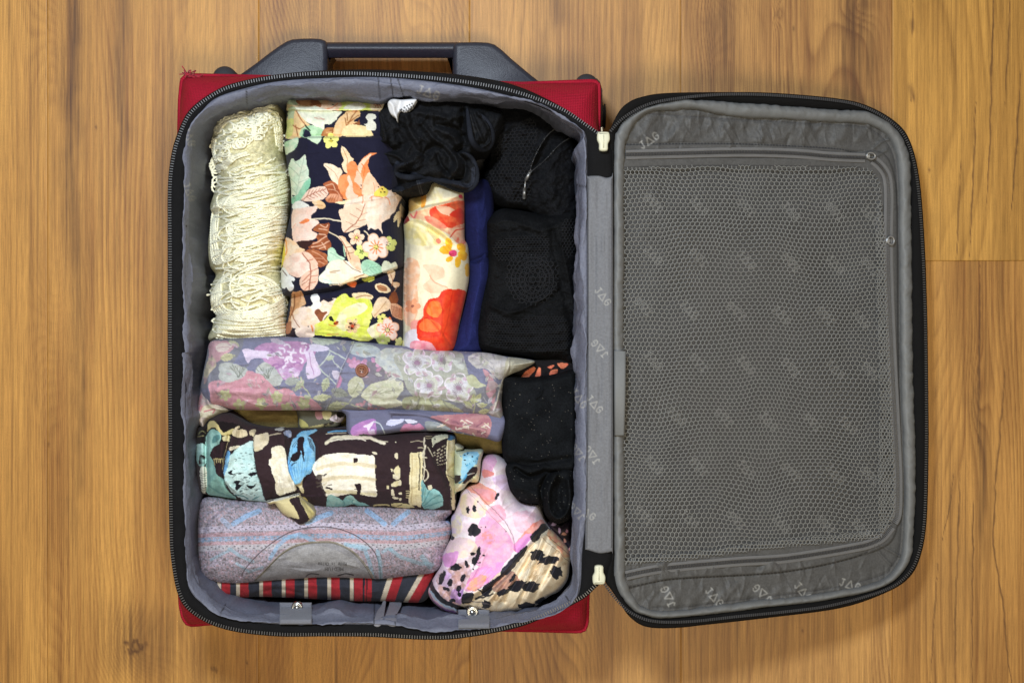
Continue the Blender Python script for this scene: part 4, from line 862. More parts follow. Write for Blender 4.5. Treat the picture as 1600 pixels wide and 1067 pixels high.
def yarn(pts, r=.0011, up=.0012, jit=1.2, chain=True, lift=0):
    p = cr([(x+rs.uniform(-jit, jit), y+rs.uniform(-jit, jit)) for x, y in pts], False, 6); p = resamp(p, 1.6)
    x = np.clip(p[:, 0], 326, 455); y = p[:, 1]; z = np.maximum(c.zat(x, y), .105)+up
    e = np.linspace(0, 1, len(p)); z = z+lift*np.sin(math.pi*e)
    s_ = np.arange(len(p))
    if chain:
        n_ = np.gradient(p, axis=0); n_ /= np.linalg.norm(n_, axis=1)[:, None]+1e-9; n_ = np.stack([-n_[:, 1], n_[:, 0]], -1)
        for ph in (0, math.pi):
            w_ = .9*np.sin(s_*1.25+ph); q = p+n_*w_[:, None]
            mb.tube(PA(q[:, 0], q[:, 1], z+.0005*np.cos(s_*1.25+ph)), r*.62, 5)
    else: mb.tube(PA(p[:, 0], p[:, 1], z), r, 5)
# diagonal wraps
for k in range(19):
    f = k/18; yarn([(335+2*k, 322+f*12), (350+k, 310+f*22), (385, 297+f*48), (420, 284+f*62), (449, 270+f*72)], jit=1.8)
for k in range(7):
    f = k/6; yarn([(336+f*7, 322), (330+f*9, 345+f*4), (329+f*10, 385-f*5), (335+f*10, 412-f*18), (352-f*2, 408-f*22), (364-f*6, 380-f*6), (362-f*4, 345+f*4)], jit=1.4)
for k in range(17):
    f = k/16; yarn([(366+f*3, 350+f*55), (390, 343+f*60), (420, 336+f*56), (448-f*5, 330+f*60)], jit=2.4)
for k in range(9):
    f = k/8; yarn([(370, 420+4*f), (350-f*2, 432+f*5), (333+f*12, 455+f*4), (332+f*14, 480-f*8), (348+f*10, 497-f*10), (385, 503-f*16), (425, 498-f*22), (448-f*4, 484-f*20)], jit=1.2, up=.002)
for k in range(9):
    f = k/8; yarn([(372+f*4, 428+f*6), (400, 428+f*20), (425, 438+f*26), (441, 455+f*30)], jit=1.8)
# lace loops at the top and knit ridges
for k in range(95):
    x = rs.uniform(340, 432); y = rs.uniform(172, 250)
    if y > 200+(x-335)*.0+45*(x < 345): pass
    r_ = rs.uniform(3.2, 9); a0 = rs.uniform(0, 6.28); el = rs.uniform(.5, 1)
    if y > 245-(x-340)*.45: continue
    yarn([(x+r_*math.cos(a0+q), y+r_*el*math.sin(a0+q)) for q in np.linspace(0, rs.uniform(4, 6.6), 9)], r=.0010, chain=rs.rand() < .6, jit=.5, up=rs.uniform(.0005, .003))
for s_ in ([(336, 240), (332, 255), (338, 262), (350, 256), (366, 244), (385, 238)], [(345, 235), (340, 248), (352, 252), (362, 240)], [(335, 205), (350, 190), (372, 183), (385, 182), (395, 196), (392, 212)], [(400, 175), (415, 170), (430, 180), (437, 205), (436, 235)], [(412, 176), (424, 184), (430, 205), (432, 228)], [(345, 178), (368, 172), (400, 166), (425, 164)], [(333, 215), (332, 235), (336, 250)]):
    for k in range(3): yarn([(x+k*2.2, y+k*1.6) for x, y in s_], jit=.8, up=.002)
for k in range(34):
    x = rs.uniform(345, 440); y = rs.uniform(244, 300); a = rs.uniform(-.9, -.1); l_ = rs.uniform(6, 16)
    yarn([(x, y), (x+l_*.5*math.cos(a), y+l_*.5*math.sin(a)+rs.uniform(-2, 2)), (x+l_*math.cos(a), y+l_*math.sin(a))], r=.0009, jit=.4, up=.0004)
for k in range(9):
    yarn([(338, 500+k*4), (365, 505+k*3.6+rs.uniform(-1, 1)), (400, 503+k*4), (446, 496+k*4.5)], jit=1.6, up=.0006)
for k in range(40):
    x = rs.uniform(338, 442); y = rs.uniform(260, 525); a = rs.uniform(-.6, .3); l_ = rs.uniform(8, 22)
    yarn([(x, y), (x+l_*.5, y+a*l_*.5+rs.uniform(-2, 2)), (x+l_, y+a*l_)], r=.0009, jit=.4, up=.0008)
for k in range(26):
    y = rs.uniform(180, 520); sd = rs.choice([-1, 1]); xe = 333 if sd < 0 else 446; x = xe+rs.uniform(-3, 3); h_ = rs.uniform(6, 16)
    yarn([(x-sd*10, y-h_*.6), (x, y-h_*.3), (x+sd*2, y+h_*.2), (x-sd*3, y+h_*.6), (x-sd*14, y+h_*.5)], jit=1, up=.0015)
for k in range(22):
    y = rs.uniform(262, 470); x = rs.uniform(350, 400); a_ = rs.uniform(16, 40); b_ = rs.uniform(10, 26)
    yarn([(x+a_, y-b_*.6), (x, y-b_*.3), (x-a_*.55, y+b_*.2), (x-a_*.5, y+b_*.8), (x, y+b_*1.1), (x+a_*.9, y+b_*.7)], jit=2.5, up=rs.uniform(.0015, .004))
for k in range(46):
    x = rs.uniform(345, 435); y = rs.uniform(270, 500); yarn([(x-22, y+rs.uniform(-3, 9)), (x-8, y+rs.uniform(-3, 3)), (x+8, y+rs.uniform(-5, 2)), (x+22, y-rs.uniform(-2, 9))], jit=1.5, up=rs.uniform(.001, .0035), lift=.001)
mb.build('yarn', M['yarn'], t, kind='stuff')

# --- cream cloth with red poppies
PT = (620, 270, 3.679)
c = Cloth([(205, 45), (290, 75), (375, 100), (388, 160), (388, 300), (390, 380), (410, 430), (417, 580), (402, 680), (362, 860), (320, 1035), (200, 1060), (38, 1050), (34, 900), (36, 600), (44, 400), (40, 290), (68, 230), (72, 150), (130, 125)], z0=.118, h=.042, R=36, base='f2eacb', T=PT)
c.T = PT; c.warp(1.2, 10, 2)
c.poly([(40, 100), (200, 40), (400, 100), (390, 165), (230, 195), (60, 250)], 'f0e0ac', 'f4e8c8'); c.poly([(60, 150), (130, 130), (150, 180), (80, 225)], 'dcb860', 'e8d090'); c.poly([(140, 125), (172, 130), (162, 192), (142, 196)], 'f2a83e'); c.ell(366, 140, 12, 16, 'ee4a68')
c.poly([(60, 250), (190, 200), (380, 150), (400, 420), (360, 410), (320, 365), (220, 320), (150, 280)], 'f4d2a8', 'f2b890')
c.poly([(190, 215), (240, 190), (380, 160), (392, 250), (385, 290), (300, 320), (200, 260)], 'e9462a', 'f06a40')
c.poly([(225, 200), (280, 190), (340, 220), (320, 245), (260, 235)], 'f7c2a2'); c.poly([(300, 240), (370, 200), (380, 260)], 'e03a24'); c.poly([(160, 250), (220, 260), (290, 320), (200, 310)], 'f4836a', 'f2a080')
c.poly([(300, 330), (385, 300), (395, 400), (350, 405), (320, 370)], 'f0c0a0', 'e6543a'); c.stroke([(80, 240), (100, 260), (115, 225)], 8, 'ef6a70'); c.stroke([(310, 370), (340, 330), (385, 320)], 7, 'd8402c')
c.poly([(30, 260), (60, 250), (75, 280), (45, 300)], '8c1418')
c.poly([(45, 300), (140, 270), (320, 390), (200, 420), (60, 400)], 'f2eac0', 'ecdd98')
c.ell(238, 392, 14, 14, 'f2907a')
for x, y, rx, ry, ro_ in ((283, 445, 38, 24, .2), (300, 405, 20, 34, -.3), (370, 430, 30, 24, .5), (378, 478, 30, 26, 1.2), (350, 515, 18, 32, 0), (300, 498, 24, 16, -.5)): c.ell(x, y, rx, ry, 'f7cc3c', rot=ro_, c2='f4b428')
c.ell(325, 464, 24, 20, 'e2487a'); c.ell(318, 470, 14, 10, 'c8385a'); c.ell(405, 560, 14, 38, 'f6c040')
c.poly([(150, 535), (230, 530), (275, 560), (270, 600), (220, 630), (300, 665), (250, 690), (190, 690), (150, 650), (195, 600)], 'f7d6b8', 'f6c8a8'); c.stroke([(190, 590), (220, 630), (290, 660)], 6, 'e8a888')
c.poly([(45, 520), (110, 500), (135, 570), (120, 650), (125, 760), (100, 860), (45, 850)], 'f5c09a', 'f6d8c0'); c.flower(90, 765, 46, 5, 'f0a880', 'a06050'); c.poly([(80, 860), (125, 850), (120, 900), (85, 905)], 'f4a8a0')
c.poly([(50, 920), (110, 900), (130, 970), (70, 1010), (45, 990)], 'e8e6f4')
c.poly([(118, 860), (150, 830), (152, 775), (185, 730), (240, 715), (255, 685), (310, 668), (405, 688), (392, 780), (362, 860), (325, 1040), (215, 1040), (205, 985), (150, 972), (115, 945)], 'e8341a', 'ee4a24')
c.poly([(168, 790), (190, 745), (240, 740), (258, 790), (232, 832), (190, 820)], 'f6883e', 'f4702c'); c.poly([(128, 875), (170, 842), (240, 860), (255, 900), (210, 915), (140, 905)], 'f67a3c', 'f2602c')
for s_ in ([(250, 700), (262, 800), (250, 930)], [(320, 680), (300, 820), (262, 940)], [(150, 830), (210, 860), (250, 920)], [(130, 950), (200, 940), (250, 935)]): c.stroke(s_, 5, 'c42412', a=.6)
c.poly([(72, 1005), (90, 970), (130, 965), (200, 980), (222, 1040), (80, 1050)], 'f08ea6', 'f4b0c0')
c.fold([(60, 265), (150, 275), (240, 330), (330, 400), (400, 440)], 5, .004); c.fold([(50, 285), (130, 300), (220, 350), (310, 420)], 5, -.005)
c.fold([(70, 235), (200, 195), (385, 160)], 4, .003); c.fold([(75, 222), (200, 180), (380, 148)], 3, -.003); c.fold([(45, 275), (120, 340), (180, 420)], 5, .003); c.fold([(60, 420), (55, 600), (60, 900)], 3, -.004)
for k in range(9): c.fold([(38, 420+k*45), (50, 430+k*45), (60, 420+k*45)], 1.6, .002)
c.noise(.004, 40, 60, 8); c.grain(.08, .03); c.crinkle(40, 50, 3, .0016, 1.3, .6, 9)
c.build('poppy_scarf', M['satin'], None, drop=.05, loc=center(c), label='silky cream scarf with a red poppy, between the navy dress and plain blue cloth', cat='scarf')
# --- plain navy cloth
c = Cloth([(716, 288), (735, 280), (765, 285), (772, 330), (768, 380), (770, 430), (758, 480), (752, 555), (700, 558), (712, 520), (726, 470), (732, 430), (726, 380), (722, 330)], z0=.10, h=.035, R=30, base='1c214e')
c.C = c.C*(1+.3*vn(c.X/1.6, c.Y/1.6, 4)[..., None]); m_ = pip(c.X, c.Y, np.array([(700, 415), (780, 408), (780, 570), (690, 570)])); c.C[m_] *= 1.35  # lower part brightened in the colour, as where light reaches it
c.step([(722, 422), (745, 412), (765, 408), (775, 560), (700, 560)], .007, 5); c.fold([(722, 415), (750, 404), (770, 400)], 4, -.004); c.noise(.003, 30, 40, 3); c.crinkle(20, 50, 3, .0018, 1.4, .4, 2)
c.build('navy_trousers', M['knit'], None, drop=.05, loc=center(c), label='plain navy blue cloth showing as a narrow strip beside the black crochet top', cat='cloth')
# ---------------------------------------------------------------- black clothes
def blacken(c, seed=1): c.C *= (1+.5*vn(c.X/1.3, c.Y/1.3, seed)+.2*fbm(c.X/30, c.Y/30, seed+1, 2))[..., None]
K = (560, 130, 4.444)
# lace dress with a zip, top right, lying deeper
c = Cloth([(735, 165), (800, 165), (845, 175), (880, 200), (905, 225), (906, 300), (905, 400), (880, 420), (830, 335), (790, 330), (766, 310), (755, 280), (765, 240), (745, 200)], z0=.075, h=.055, R=46, base='1a1b1e')
blacken(c, 3); c.T = K
c.fold([(960, 450), (1000, 350), (1100, 280), (1220, 240), (1240, 400), (1200, 600)], 5, .004); c.fold([(1450, 270), (1320, 350), (1240, 460), (1200, 610)], 4, .004); c.fold([(1500, 360), (1400, 430), (1290, 540), (1215, 620)], 4, .004)
c.fold([(1430, 300), (1330, 400), (1230, 560)], 7, -.008); c.fold([(900, 620), (940, 740), (1060, 830), (1200, 860), (1350, 760)], 7, .006); c.fold([(880, 640), (1000, 660), (1100, 760)], 5, -.004)
c.noise(.006, 26, 34, 5, 3, .6, True); c.noise(.002, 6, 6, 7, 2)
c.crinkle(60, 40, 2.6, .0022, 1.0, 1.2, 8)
t = thing('lace_dress', 'black lace dress with an open silver-toothed zip, deep in the top right corner', 'dress', center(c))
c.build('dress_fabric', M['wool'], t, drop=.03); cz = c
def kp(p, dz): q = Cloth.tr(p, K); q = resamp(cr(q, False, 6), 1.2); return PA(q[:, 0], q[:, 1], cz.zat(q[:, 0], q[:, 1])+dz)
for s_ in ([(1440, 275), (1330, 345), (1260, 440), (1205, 560), (1195, 610)], [(1500, 365), (1400, 425), (1300, 530), (1230, 590), (1200, 615)]):
    teeth(kp(s_, .0012), 'zipper_teeth', t, M['teeth_dark'], pitch=.0014, w=.0009, ln=.0004, h=.0003)
mb = MB(); a = kp([(1195, 612), (1180, 640), (1165, 670)], .003); mb.tube(a, .0016, 6); a = kp([(1160, 670), (1155, 730)], .0035); mb.tube(a, .0007, 5); a = kp([(1153, 735), (1150, 800)], .003); mb.tube(a, .0016, 6); mb.build('zipper_pull', M['metal_soft'], t)
mb_poly = Cloth.tr([(960, 430), (1060, 330), (1220, 260), (1235, 420), (1190, 600), (1200, 760), (1100, 830), (950, 740), (890, 640), (960, 560)], K)
hexnet(cr(mb_poly, True, 4), 6.5, 5.2, lambda X, Y: cz.zat(X, Y)+.0012, 'lace', M['blackyarn'], t, r=.0006, warp=6, seed=5)
# crochet top, folded
c = Cloth([(757, 352), (765, 338), (785, 326), (820, 330), (850, 336), (885, 330), (902, 345), (904, 450), (903, 570), (875, 566), (840, 562), (800, 556), (765, 553), (745, 545), (741, 515), (747, 480), (755, 440), (760, 400)], z0=.10, h=.05, R=26, base='17181a')
blacken(c, 6)
c.fold([(765, 350), (800, 345), (840, 360), (865, 355)], 4, .004); c.fold([(770, 365), (820, 362), (850, 375)], 5, -.004); c.fold([(770, 480), (800, 488), (840, 470), (870, 450)], 4, .005)
for y in (498, 512, 526, 540): c.fold([(762, y), (800, y+8), (850, y+9), (885, y+4)], 3, .0028)
c.fold([(765, 390), (800, 384), (845, 378)], 2.5, .003); c.fold([(768, 398), (800, 392), (845, 388)], 2.5, .003); c.fold([(862, 350), (868, 400), (885, 470), (896, 530)], 6, -.007); c.fold([(876, 380), (890, 440), (899, 500)], 3, .004)
c.noise(.004, 30, 24, 8, 3); c.noise(.0016, 5, 5, 9, 2)
c.crinkle(90, 44, 2.4, .0018, .1, .5, 8)
t = thing('folded_top', 'black crochet-trimmed top folded against the right lining, above the black knitted bundle', 'top', center(c))
c.build('top_fabric', M['wool'], t, drop=.03); c5 = c
hexnet(cr([(775, 378), (850, 368), (856, 400), (830, 402), (780, 408)], True, 4), 5, 3.6, lambda X, Y: c5.zat(X, Y)+.0010, 'crochet_trim', M['blackyarn'], t, r=.0005, warp=2)
mb = MB()
def ringp(x, y, r_, n=20): a = np.linspace(0, 2*math.pi, n, endpoint=False); p = np.stack([x+r_*np.cos(a), y+r_*1.05*np.sin(a)], -1); return PA(p[:, 0], p[:, 1], c5.zat(p[:, 0], p[:, 1])+.0015)
for r_ in (33, 27, 21, 12, 5): mb.tube(ringp(832, 437, r_, 40), .0006, 5, True)
for k in range(34):
    a = k*2*math.pi/34; p = np.array([(832+q*math.cos(a+s), 437+q*1.05*math.sin(a+s)) for q, s in ((21, 0), (24, .05), (27, -.03), (33, .06))]); mb.tube(PA(p[:, 0], p[:, 1], c5.zat(p[:, 0], p[:, 1])+.0016), .0005, 4)
for k in range(12): 
    a = k*2*math.pi/12; mb.tube(ringp(832+16.5*math.cos(a), 437+16.5*math.sin(a), 4, 10), .0007, 4, True)
mb.build('crochet_rosette', M['blackyarn'], t)
hexnet(cr([(800, 400), (826, 396), (866, 408), (872, 440), (862, 466), (832, 478), (806, 470), (790, 440)], True, 4), 7, 6, lambda X, Y: c5.zat(X, Y)+.0008, 'crochet_trim', M['blackyarn'], t, r=.0007, warp=5, seed=8)
hexnet(cr([(765, 490), (800, 500), (850, 492), (885, 500), (885, 548), (800, 545), (764, 530)], True, 4), 4.6, 3.6, lambda X, Y: c5.zat(X, Y)+.0006, 'crochet_trim', M['blackyarn'], t, r=.0004, warp=3, seed=12)
hexnet(cr([(878, 350), (896, 345), (898, 395), (882, 400)], True, 4), 5, 4.4, lambda X, Y: c5.zat(X, Y)+.001, 'crochet_trim', M['blackyarn'], t, r=.0005, warp=3, seed=14)

# crumpled black garment with ribbed hems
c = Cloth([(60, 500), (110, 478), (150, 440), (60, 430), (55, 345), (120, 330), (130, 200), (200, 120), (330, 108), (500, 108), (640, 120), (760, 140), (900, 170), (1000, 210), (1000, 300), (950, 400), (900, 455), (830, 470), (800, 500), (835, 590), (825, 690), (790, 740), (720, 752), (600, 710), (520, 690), (472, 778), (290, 785), (230, 755), (150, 720), (85, 640)], z0=.135, h=.038, R=22, base='1b1c1f', T=K, pw=.6)
blacken(c, 9); c.T = K
R_ = [([(100, 480), (68, 520), (80, 620), (150, 710), (250, 745), (300, 750)], 5, .011), ([(300, 750), (420, 700), (540, 680), (660, 700), (760, 730), (810, 690), (815, 600), (780, 520), (700, 480)], 5, .010),
      ([(150, 480), (250, 500), (330, 560), (270, 590), (280, 640), (400, 655)], 4.5, .008), ([(130, 560), (150, 650), (220, 720)], 10, -.014), ([(200, 560), (240, 620), (260, 700)], 12, -.012),
      ([(330, 230), (360, 340), (420, 430), (400, 520), (310, 570)], 7, .009), ([(440, 280), (520, 380), (620, 460), (690, 560), (640, 650)], 6, .009), ([(400, 600), (480, 540), (540, 480)], 6, .006), ([(540, 480), (580, 580), (640, 640)], 5, -.008),
      ([(280, 350), (300, 450), (200, 470)], 8, -.008), ([(480, 460), (560, 440), (640, 520), (620, 600)], 8, -.009), ([(750, 170), (770, 300), (800, 430), (860, 450), (920, 400), (900, 300), (830, 200)], 5, .011), ([(790, 220), (830, 320), (860, 400)], 4, .005),
      ([(880, 240), (920, 320), (900, 420)], 8, -.006), ([(730, 200), (720, 320), (740, 420), (690, 470)], 8, -.013), ([(520, 220), (620, 240), (720, 230)], 7, .007), ([(400, 200), (500, 230), (520, 300), (640, 360), (680, 420)], 7, .007), ([(540, 300), (660, 310), (720, 370)], 6, -.009),
      ([(140, 220), (170, 300), (190, 400)], 4, .007), ([(60, 400), (180, 410), (200, 360)], 5, .005), ([(250, 150), (270, 260), (330, 330)], 7, -.007), ([(420, 480), (480, 520), (420, 600), (330, 620)], 6, -.007), ([(690, 480), (740, 560), (730, 650), (660, 660)], 6, -.010), ([(400, 655), (500, 660), (640, 690)], 5, -.006)]
for p, w, a in R_: c.fold(p, w*.75, a*1.35)
c.crinkle(120, 40, 2.8, .003, .9, 1.2, 5)
c.noise(.006, 22, 26, 3, 3, .5, True); c.noise(.002, 8, 10, 5, 3)
for p in ([(90, 500), (80, 600), (150, 695), (250, 730), (300, 735)], [(420, 690), (540, 668), (660, 690), (760, 715), (800, 680), (800, 600)], [(270, 560), (265, 610), (400, 640)]): c.stroke(p, 34, '343844', a=.6)
c.step([(280, 720), (300, 790), (470, 785), (450, 690), (380, 690)], .006, 3)
for s_ in ([(400, 660), (430, 770)], [(415, 660), (445, 770)]): c.stroke(s_, 5, '56575a', a=.6)
c.stroke([(770, 230), (800, 330), (820, 330)], 26, '38393b', a=.4)
HB = [[(130, 482), (95, 505), (76, 560), (90, 630), (140, 695), (220, 738), (290, 752)], [(420, 655), (520, 672), (600, 700), (700, 738), (765, 735), (812, 690), (820, 610), (785, 520), (720, 482)], [(345, 555), (285, 575), (262, 605), (280, 640), (350, 655), (430, 652), (540, 668), (640, 690), (720, 690)], [(755, 175), (768, 290), (785, 390), (825, 448), (885, 455), (925, 410), (925, 330), (880, 250), (830, 210)]]
t = thing('crumpled_leggings', 'crumpled black jersey garment with a ribbed hem and white care label, in the top row', 'clothing', center(c))
c.build('jersey_fabric', M['black'], t, drop=.05); ck = c
for q_, hp in enumerate(HB):
    p = resamp(cr(Cloth.tr(hp, K), False, 6), 1.5); m2 = MB(); zz = ck.zat(p[:, 0], p[:, 1]); zz = np.convolve(np.pad(zz, 6, mode='edge'), np.ones(13)/13, 'valid')
    e_ = np.sin(math.pi*np.linspace(0, 1, len(p)))**.35; m2.tube(PA(p[:, 0], p[:, 1], zz+.0006), .0027*e_+.0002, 10)
    m2.build('ribbed_hem', M['hem'], t)
c = Cloth([(205, 135), (235, 112), (300, 116), (398, 112), (392, 140), (372, 172), (330, 205), (290, 195), (272, 222), (270, 268), (258, 240), (225, 215), (208, 175)], z0=.182, h=.002, R=3, base='dcdde0', T=K, n=5)
c.T = K
for p in ([(290, 190), (330, 165), (380, 140)], [(300, 200), (345, 178), (385, 158)], [(330, 205), (370, 182)]): c.stroke(p, 13, '4a4a4e', dash=1.9)
c.stroke([(315, 195), (345, 192), (372, 165)], 5, '3a3a3e'); c.fold([(215, 130), (240, 160), (260, 240)], 4, .003); c.fold([(290, 120), (285, 150), (270, 190)], 4, -.003)
c.build('care_label', M['label'], t, drop=.17)

# ---------------------------------------------------------------- grey-mauve flowered shirt roll
MT = (290, 510, 4.444); M8 = (560, 520, 4.2105); CT = (520, 640, 5.929)
sh = [(328, 535), (345, 530), (369, 529), (400, 527), (447, 526), (515, 526), (555, 531), (600, 537), (650, 543), (702, 548), (757, 551), (790, 557), (815, 560), (836, 565), (817, 577), (793, 588), (786, 605), (784, 630), (786, 657), (760, 653), (726, 649), (690, 646.5), (655, 645), (600, 644), (560, 645), (499, 641), (430, 641), (369, 640), (346, 634), (333, 632), (322, 626), (314, 610), (316, 590), (322, 560)]
# lower layer: loose tail and sleeve
c = Cloth([(540, 636), (541, 650), (545, 682.5), (575, 681), (601, 678), (630, 674), (660, 673.5), (690, 673), (705, 675), (735, 680), (760, 685), (778, 690), (786, 680), (788, 650), (700, 640)], z0=.148, h=.012, R=10, base='70728e', sp=.9)
c.T = CT; c.warp(.8, 6)
c.poly([(165, 190), (200, 140), (270, 110), (380, 85), (400, 150), (390, 240), (240, 245), (180, 235)], 'c48ecb', 'b07fc0'); c.poly([(280, 155), (330, 130), (380, 105), (330, 200), (315, 165)], 'ecdff8'); c.poly([(330, 200), (380, 180), (390, 225), (340, 225)], 'dcc8f0')
c.stroke([(380, 110), (430, 130), (460, 170), (480, 225)], 10, 'c4cfd8'); c.poly([(495, 130), (520, 95), (590, 88), (660, 85), (640, 120), (560, 150), (510, 145)], 'dfe2fa', 'c9cdf0'); c.poly([(670, 90), (760, 95), (780, 115), (700, 122)], 'dfe2fa')
c.poly([(628, 185), (660, 140), (710, 125), (750, 140), (800, 128), (842, 160), (835, 185), (720, 195), (640, 205)], 'c98cb0', 'b87ca0')
c.poly([(860, 110), (960, 115), (1060, 150), (1090, 180), (1000, 195), (880, 190)], 'a4acb2', '8f969c')
c.poly([(920, 60), (1430, 50), (1430, 260), (1250, 220), (1100, 180), (1000, 110)], 'a87480', 'b98a90')
for k in range(26):
    x = 960+rs.uniform(0, 450); y = 70+rs.uniform(0, 150)+(x-950)*.1; c.stroke([(x, y), (x+rs.uniform(-30, 40), y+rs.uniform(-20, 20)), (x+rs.uniform(10, 60), y+rs.uniform(-30, 30))], 9, ['d8cdb8', 'e6dcd8', '8a6070'][k % 3])
c.ell(280, 235, 40, 12, '5a6058'); c.fold([(540, 20), (700, 40), (900, 75), (1100, 130), (1400, 190)], 4, .004); c.fold([(560, 60), (800, 60), (940, 100), (1080, 170)], 3, -.004)
c.noise(.002, 30, 12, 4)
t = thing('floral_shirt', 'grey-mauve flowered shirt with a brown button, rolled across the middle of the case', 'shirt', (P(560, 590, .03)))
c.build('shirt_tail', M['cotton'], t, drop=.10)
c = Cloth([(466, 638), (500, 640), (541, 640), (539, 650), (532, 660), (525, 669), (500, 672), (469, 672), (466, 655)], z0=.12, h=.012, R=8, base='5c5c50')
c.T = MT
c.poly([(900, 590), (960, 588), (950, 640), (910, 640)], 'a87e84'); c.poly([(950, 590), (1010, 590), (1000, 640), (960, 640)], 'cfc89c'); c.poly([(1000, 640), (1040, 610), (1090, 600), (1090, 660), (1030, 660)], 'd9cdd6'); c.poly([(790, 640), (840, 670), (850, 700), (800, 700)], 'a8a468'); c.poly([(850, 700), (940, 680), (1040, 660), (1000, 690), (900, 710)], 'b0a878', '2a2420'); c.ell(1075, 610, 28, 24, '14110f')  # shade inside the roll's opening painted as a dark ellipse
c.fold([(1045, 640), (1050, 600), (1080, 580), (1105, 610)], 3, .006)
c.build('rolled_sleeve', M['cotton'], t, drop=.08)
c = Cloth([(322, 585), (315, 595), (311, 615), (308, 635), (305, 652), (312, 664), (317, 673), (325, 658), (345, 648), (358, 640), (345, 625), (330, 600)], z0=.13, h=.02, R=10, base='6a6b80')
c.T = MT
c.poly([(100, 480), (150, 420), (170, 520), (180, 570), (120, 640), (80, 600)], 'b68088', 'a8a0a0'); c.poly([(120, 560), (190, 540), (300, 580), (200, 630), (100, 640)], 'cfc8b4', 'b0ac98'); c.poly([(80, 640), (160, 640), (130, 730), (90, 690)], 'bfb0a8', '9a9088'); c.stroke([(130, 590), (200, 575), (190, 600)], 9, 'b87078')
c.fold([(150, 480), (170, 550), (290, 585)], 3, .004); c.fold([(100, 560), (90, 640), (130, 700)], 3, .004); c.noise(.003, 12, 14, 6)
c.build('cuff', M['cotton'], t, drop=.08)
c = Cloth(sh, z0=.142, h=.034, R=44, base='6d7095', sp=.88)
c.T = MT; c.warp(1.1, 7, 4)
# muted green-grey ground at left end; lower right side's shading painted in olive
c.poly([(150, 100), (400, 90), (300, 300), (160, 420), (100, 400)], '77776f', a=.55); c.poly([(1200, 430), (3000, 430), (3000, 640), (1000, 640)], '6e6e60', a=.55)
for p in ([(165, 112), (250, 100), (330, 115), (330, 160), (270, 200), (225, 245), (170, 240), (158, 180)],): c.poly(p, 'd8a6ae', 'c9929c')
c.poly([(215, 130), (280, 115), (320, 140), (270, 175), (220, 170)], 'e8d6cc'); c.stroke([(220, 150), (280, 140), (310, 150)], 4, 'b07080')
c.leaf(240, 225, 345, 200, 26, 'd0cc9c', 'a0a070', 'c0bc88'); c.leaf(300, 100, 375, 140, 20, 'b9b894'); c.poly([(160, 230), (200, 220), (215, 270), (170, 320), (130, 400), (125, 340)], 'd9cba8', 'c8a0a0')
c.poly([(232, 310), (238, 265), (290, 250), (370, 270), (428, 300), (430, 370), (380, 385), (300, 392), (236, 370)], 'b4bab4', 'c2c8c4'); c.poly([(492, 330), (492, 290), (540, 250), (600, 245), (655, 285), (682, 340), (660, 400), (610, 412), (540, 375)], 'b4bab4', 'c2c8c4')
for x0, y0 in ((380, 350), (560, 360)):
    for k in range(8): c.stroke([(x0+rs.uniform(-25, 25), y0), (x0+(k-4)*18, y0-60-rs.uniform(0, 30))], 4, '5f6a52')
c.poly([(480, 150), (540, 120), (700, 100), (860, 120), (905, 170), (880, 230), (830, 250), (800, 310), (760, 360), (690, 372), (650, 330), (620, 280), (560, 250), (500, 200)], 'c890c4', 'b880b8')
c.poly([(398, 165), (430, 155), (470, 165), (600, 178), (620, 210), (500, 222), (455, 225), (435, 252), (405, 195)], 'ead9f6'); c.poly([(820, 160), (880, 165), (905, 230), (942, 320), (900, 350), (850, 366), (835, 300), (840, 230)], 'e6d4f2'); c.poly([(850, 140), (900, 118), (1000, 150), (960, 172), (880, 170)], 'e0d8f8')
for k in range(26):
    x = rs.uniform(560, 840); y = rs.uniform(125, 330); a = rs.uniform(0, 6.3)
    if abs(x-700) > 150-(y-120)*.4: continue
    c.stroke([(x+24*math.cos(a+q), y+18*math.sin(a+q)) for q in (0, .8, 1.6, 2.6)], 13, ['efe2fa', 'f0e6fa', 'a868ac'][k % 3])
c.poly([(645, 300), (700, 290), (790, 300), (780, 350), (700, 375)], 'e4d2ee', 'c898cc'); c.stroke([(860, 180), (870, 260), (890, 330)], 6, 'b078b4')
c.poly([(160, 400), (230, 375), (300, 392), (400, 350), (430, 310), (500, 325), (560, 365), (610, 415), (640, 440), (690, 425), (745, 445), (770, 480), (850, 490), (900, 520), (935, 580), (700, 590), (350, 590), (190, 545), (168, 470)], 'd28c9e', 'dd9caa')
for x, y in ((275, 475), (375, 545), (525, 535), (635, 490), (820, 535), (700, 570)): c.flower(x, y, 44, 5, 'c9cb90', 'e6e2b8', rot=x, rc=.25)
c.leaf(690, 385, 800, 375, 30, 'a5ada6', '8a928a'); c.leaf(820, 370, 760, 450, 22, 'b5bd9c', '8d9474'); c.stroke([(800, 350), (820, 420), (870, 480)], 7, 'bac294')
c.leaf(985, 355, 955, 460, 28, 'bcc49c', '8a9270'); c.leaf(885, 500, 1015, 485, 24, 'c6ca98', '959a6c'); c.leaf(820, 480, 880, 500, 16, 'a9ae86')
for s_ in ([(1000, 165), (1060, 200), (1110, 225)], [(1010, 200), (1040, 260), (1090, 300)], [(930, 290), (980, 340), (1040, 400)], [(1000, 180), (960, 240), (920, 280)]): c.stroke(s_, 8, 'c4d0c8')
c.leaf(970, 230, 1040, 205, 16, 'b4c0a4'); c.poly([(1020, 310), (1060, 310), (1075, 350), (1040, 370), (1020, 345)], 'd8cfe6'); c.poly([(1065, 340), (1085, 370), (1070, 415), (1045, 420)], 'c878a8')
c.leaf(860, 90, 1080, 100, 34, 'b5c0bc', '8e9a98'); c.leaf(590, 90, 700, 120, 20, 'c2b8d0')
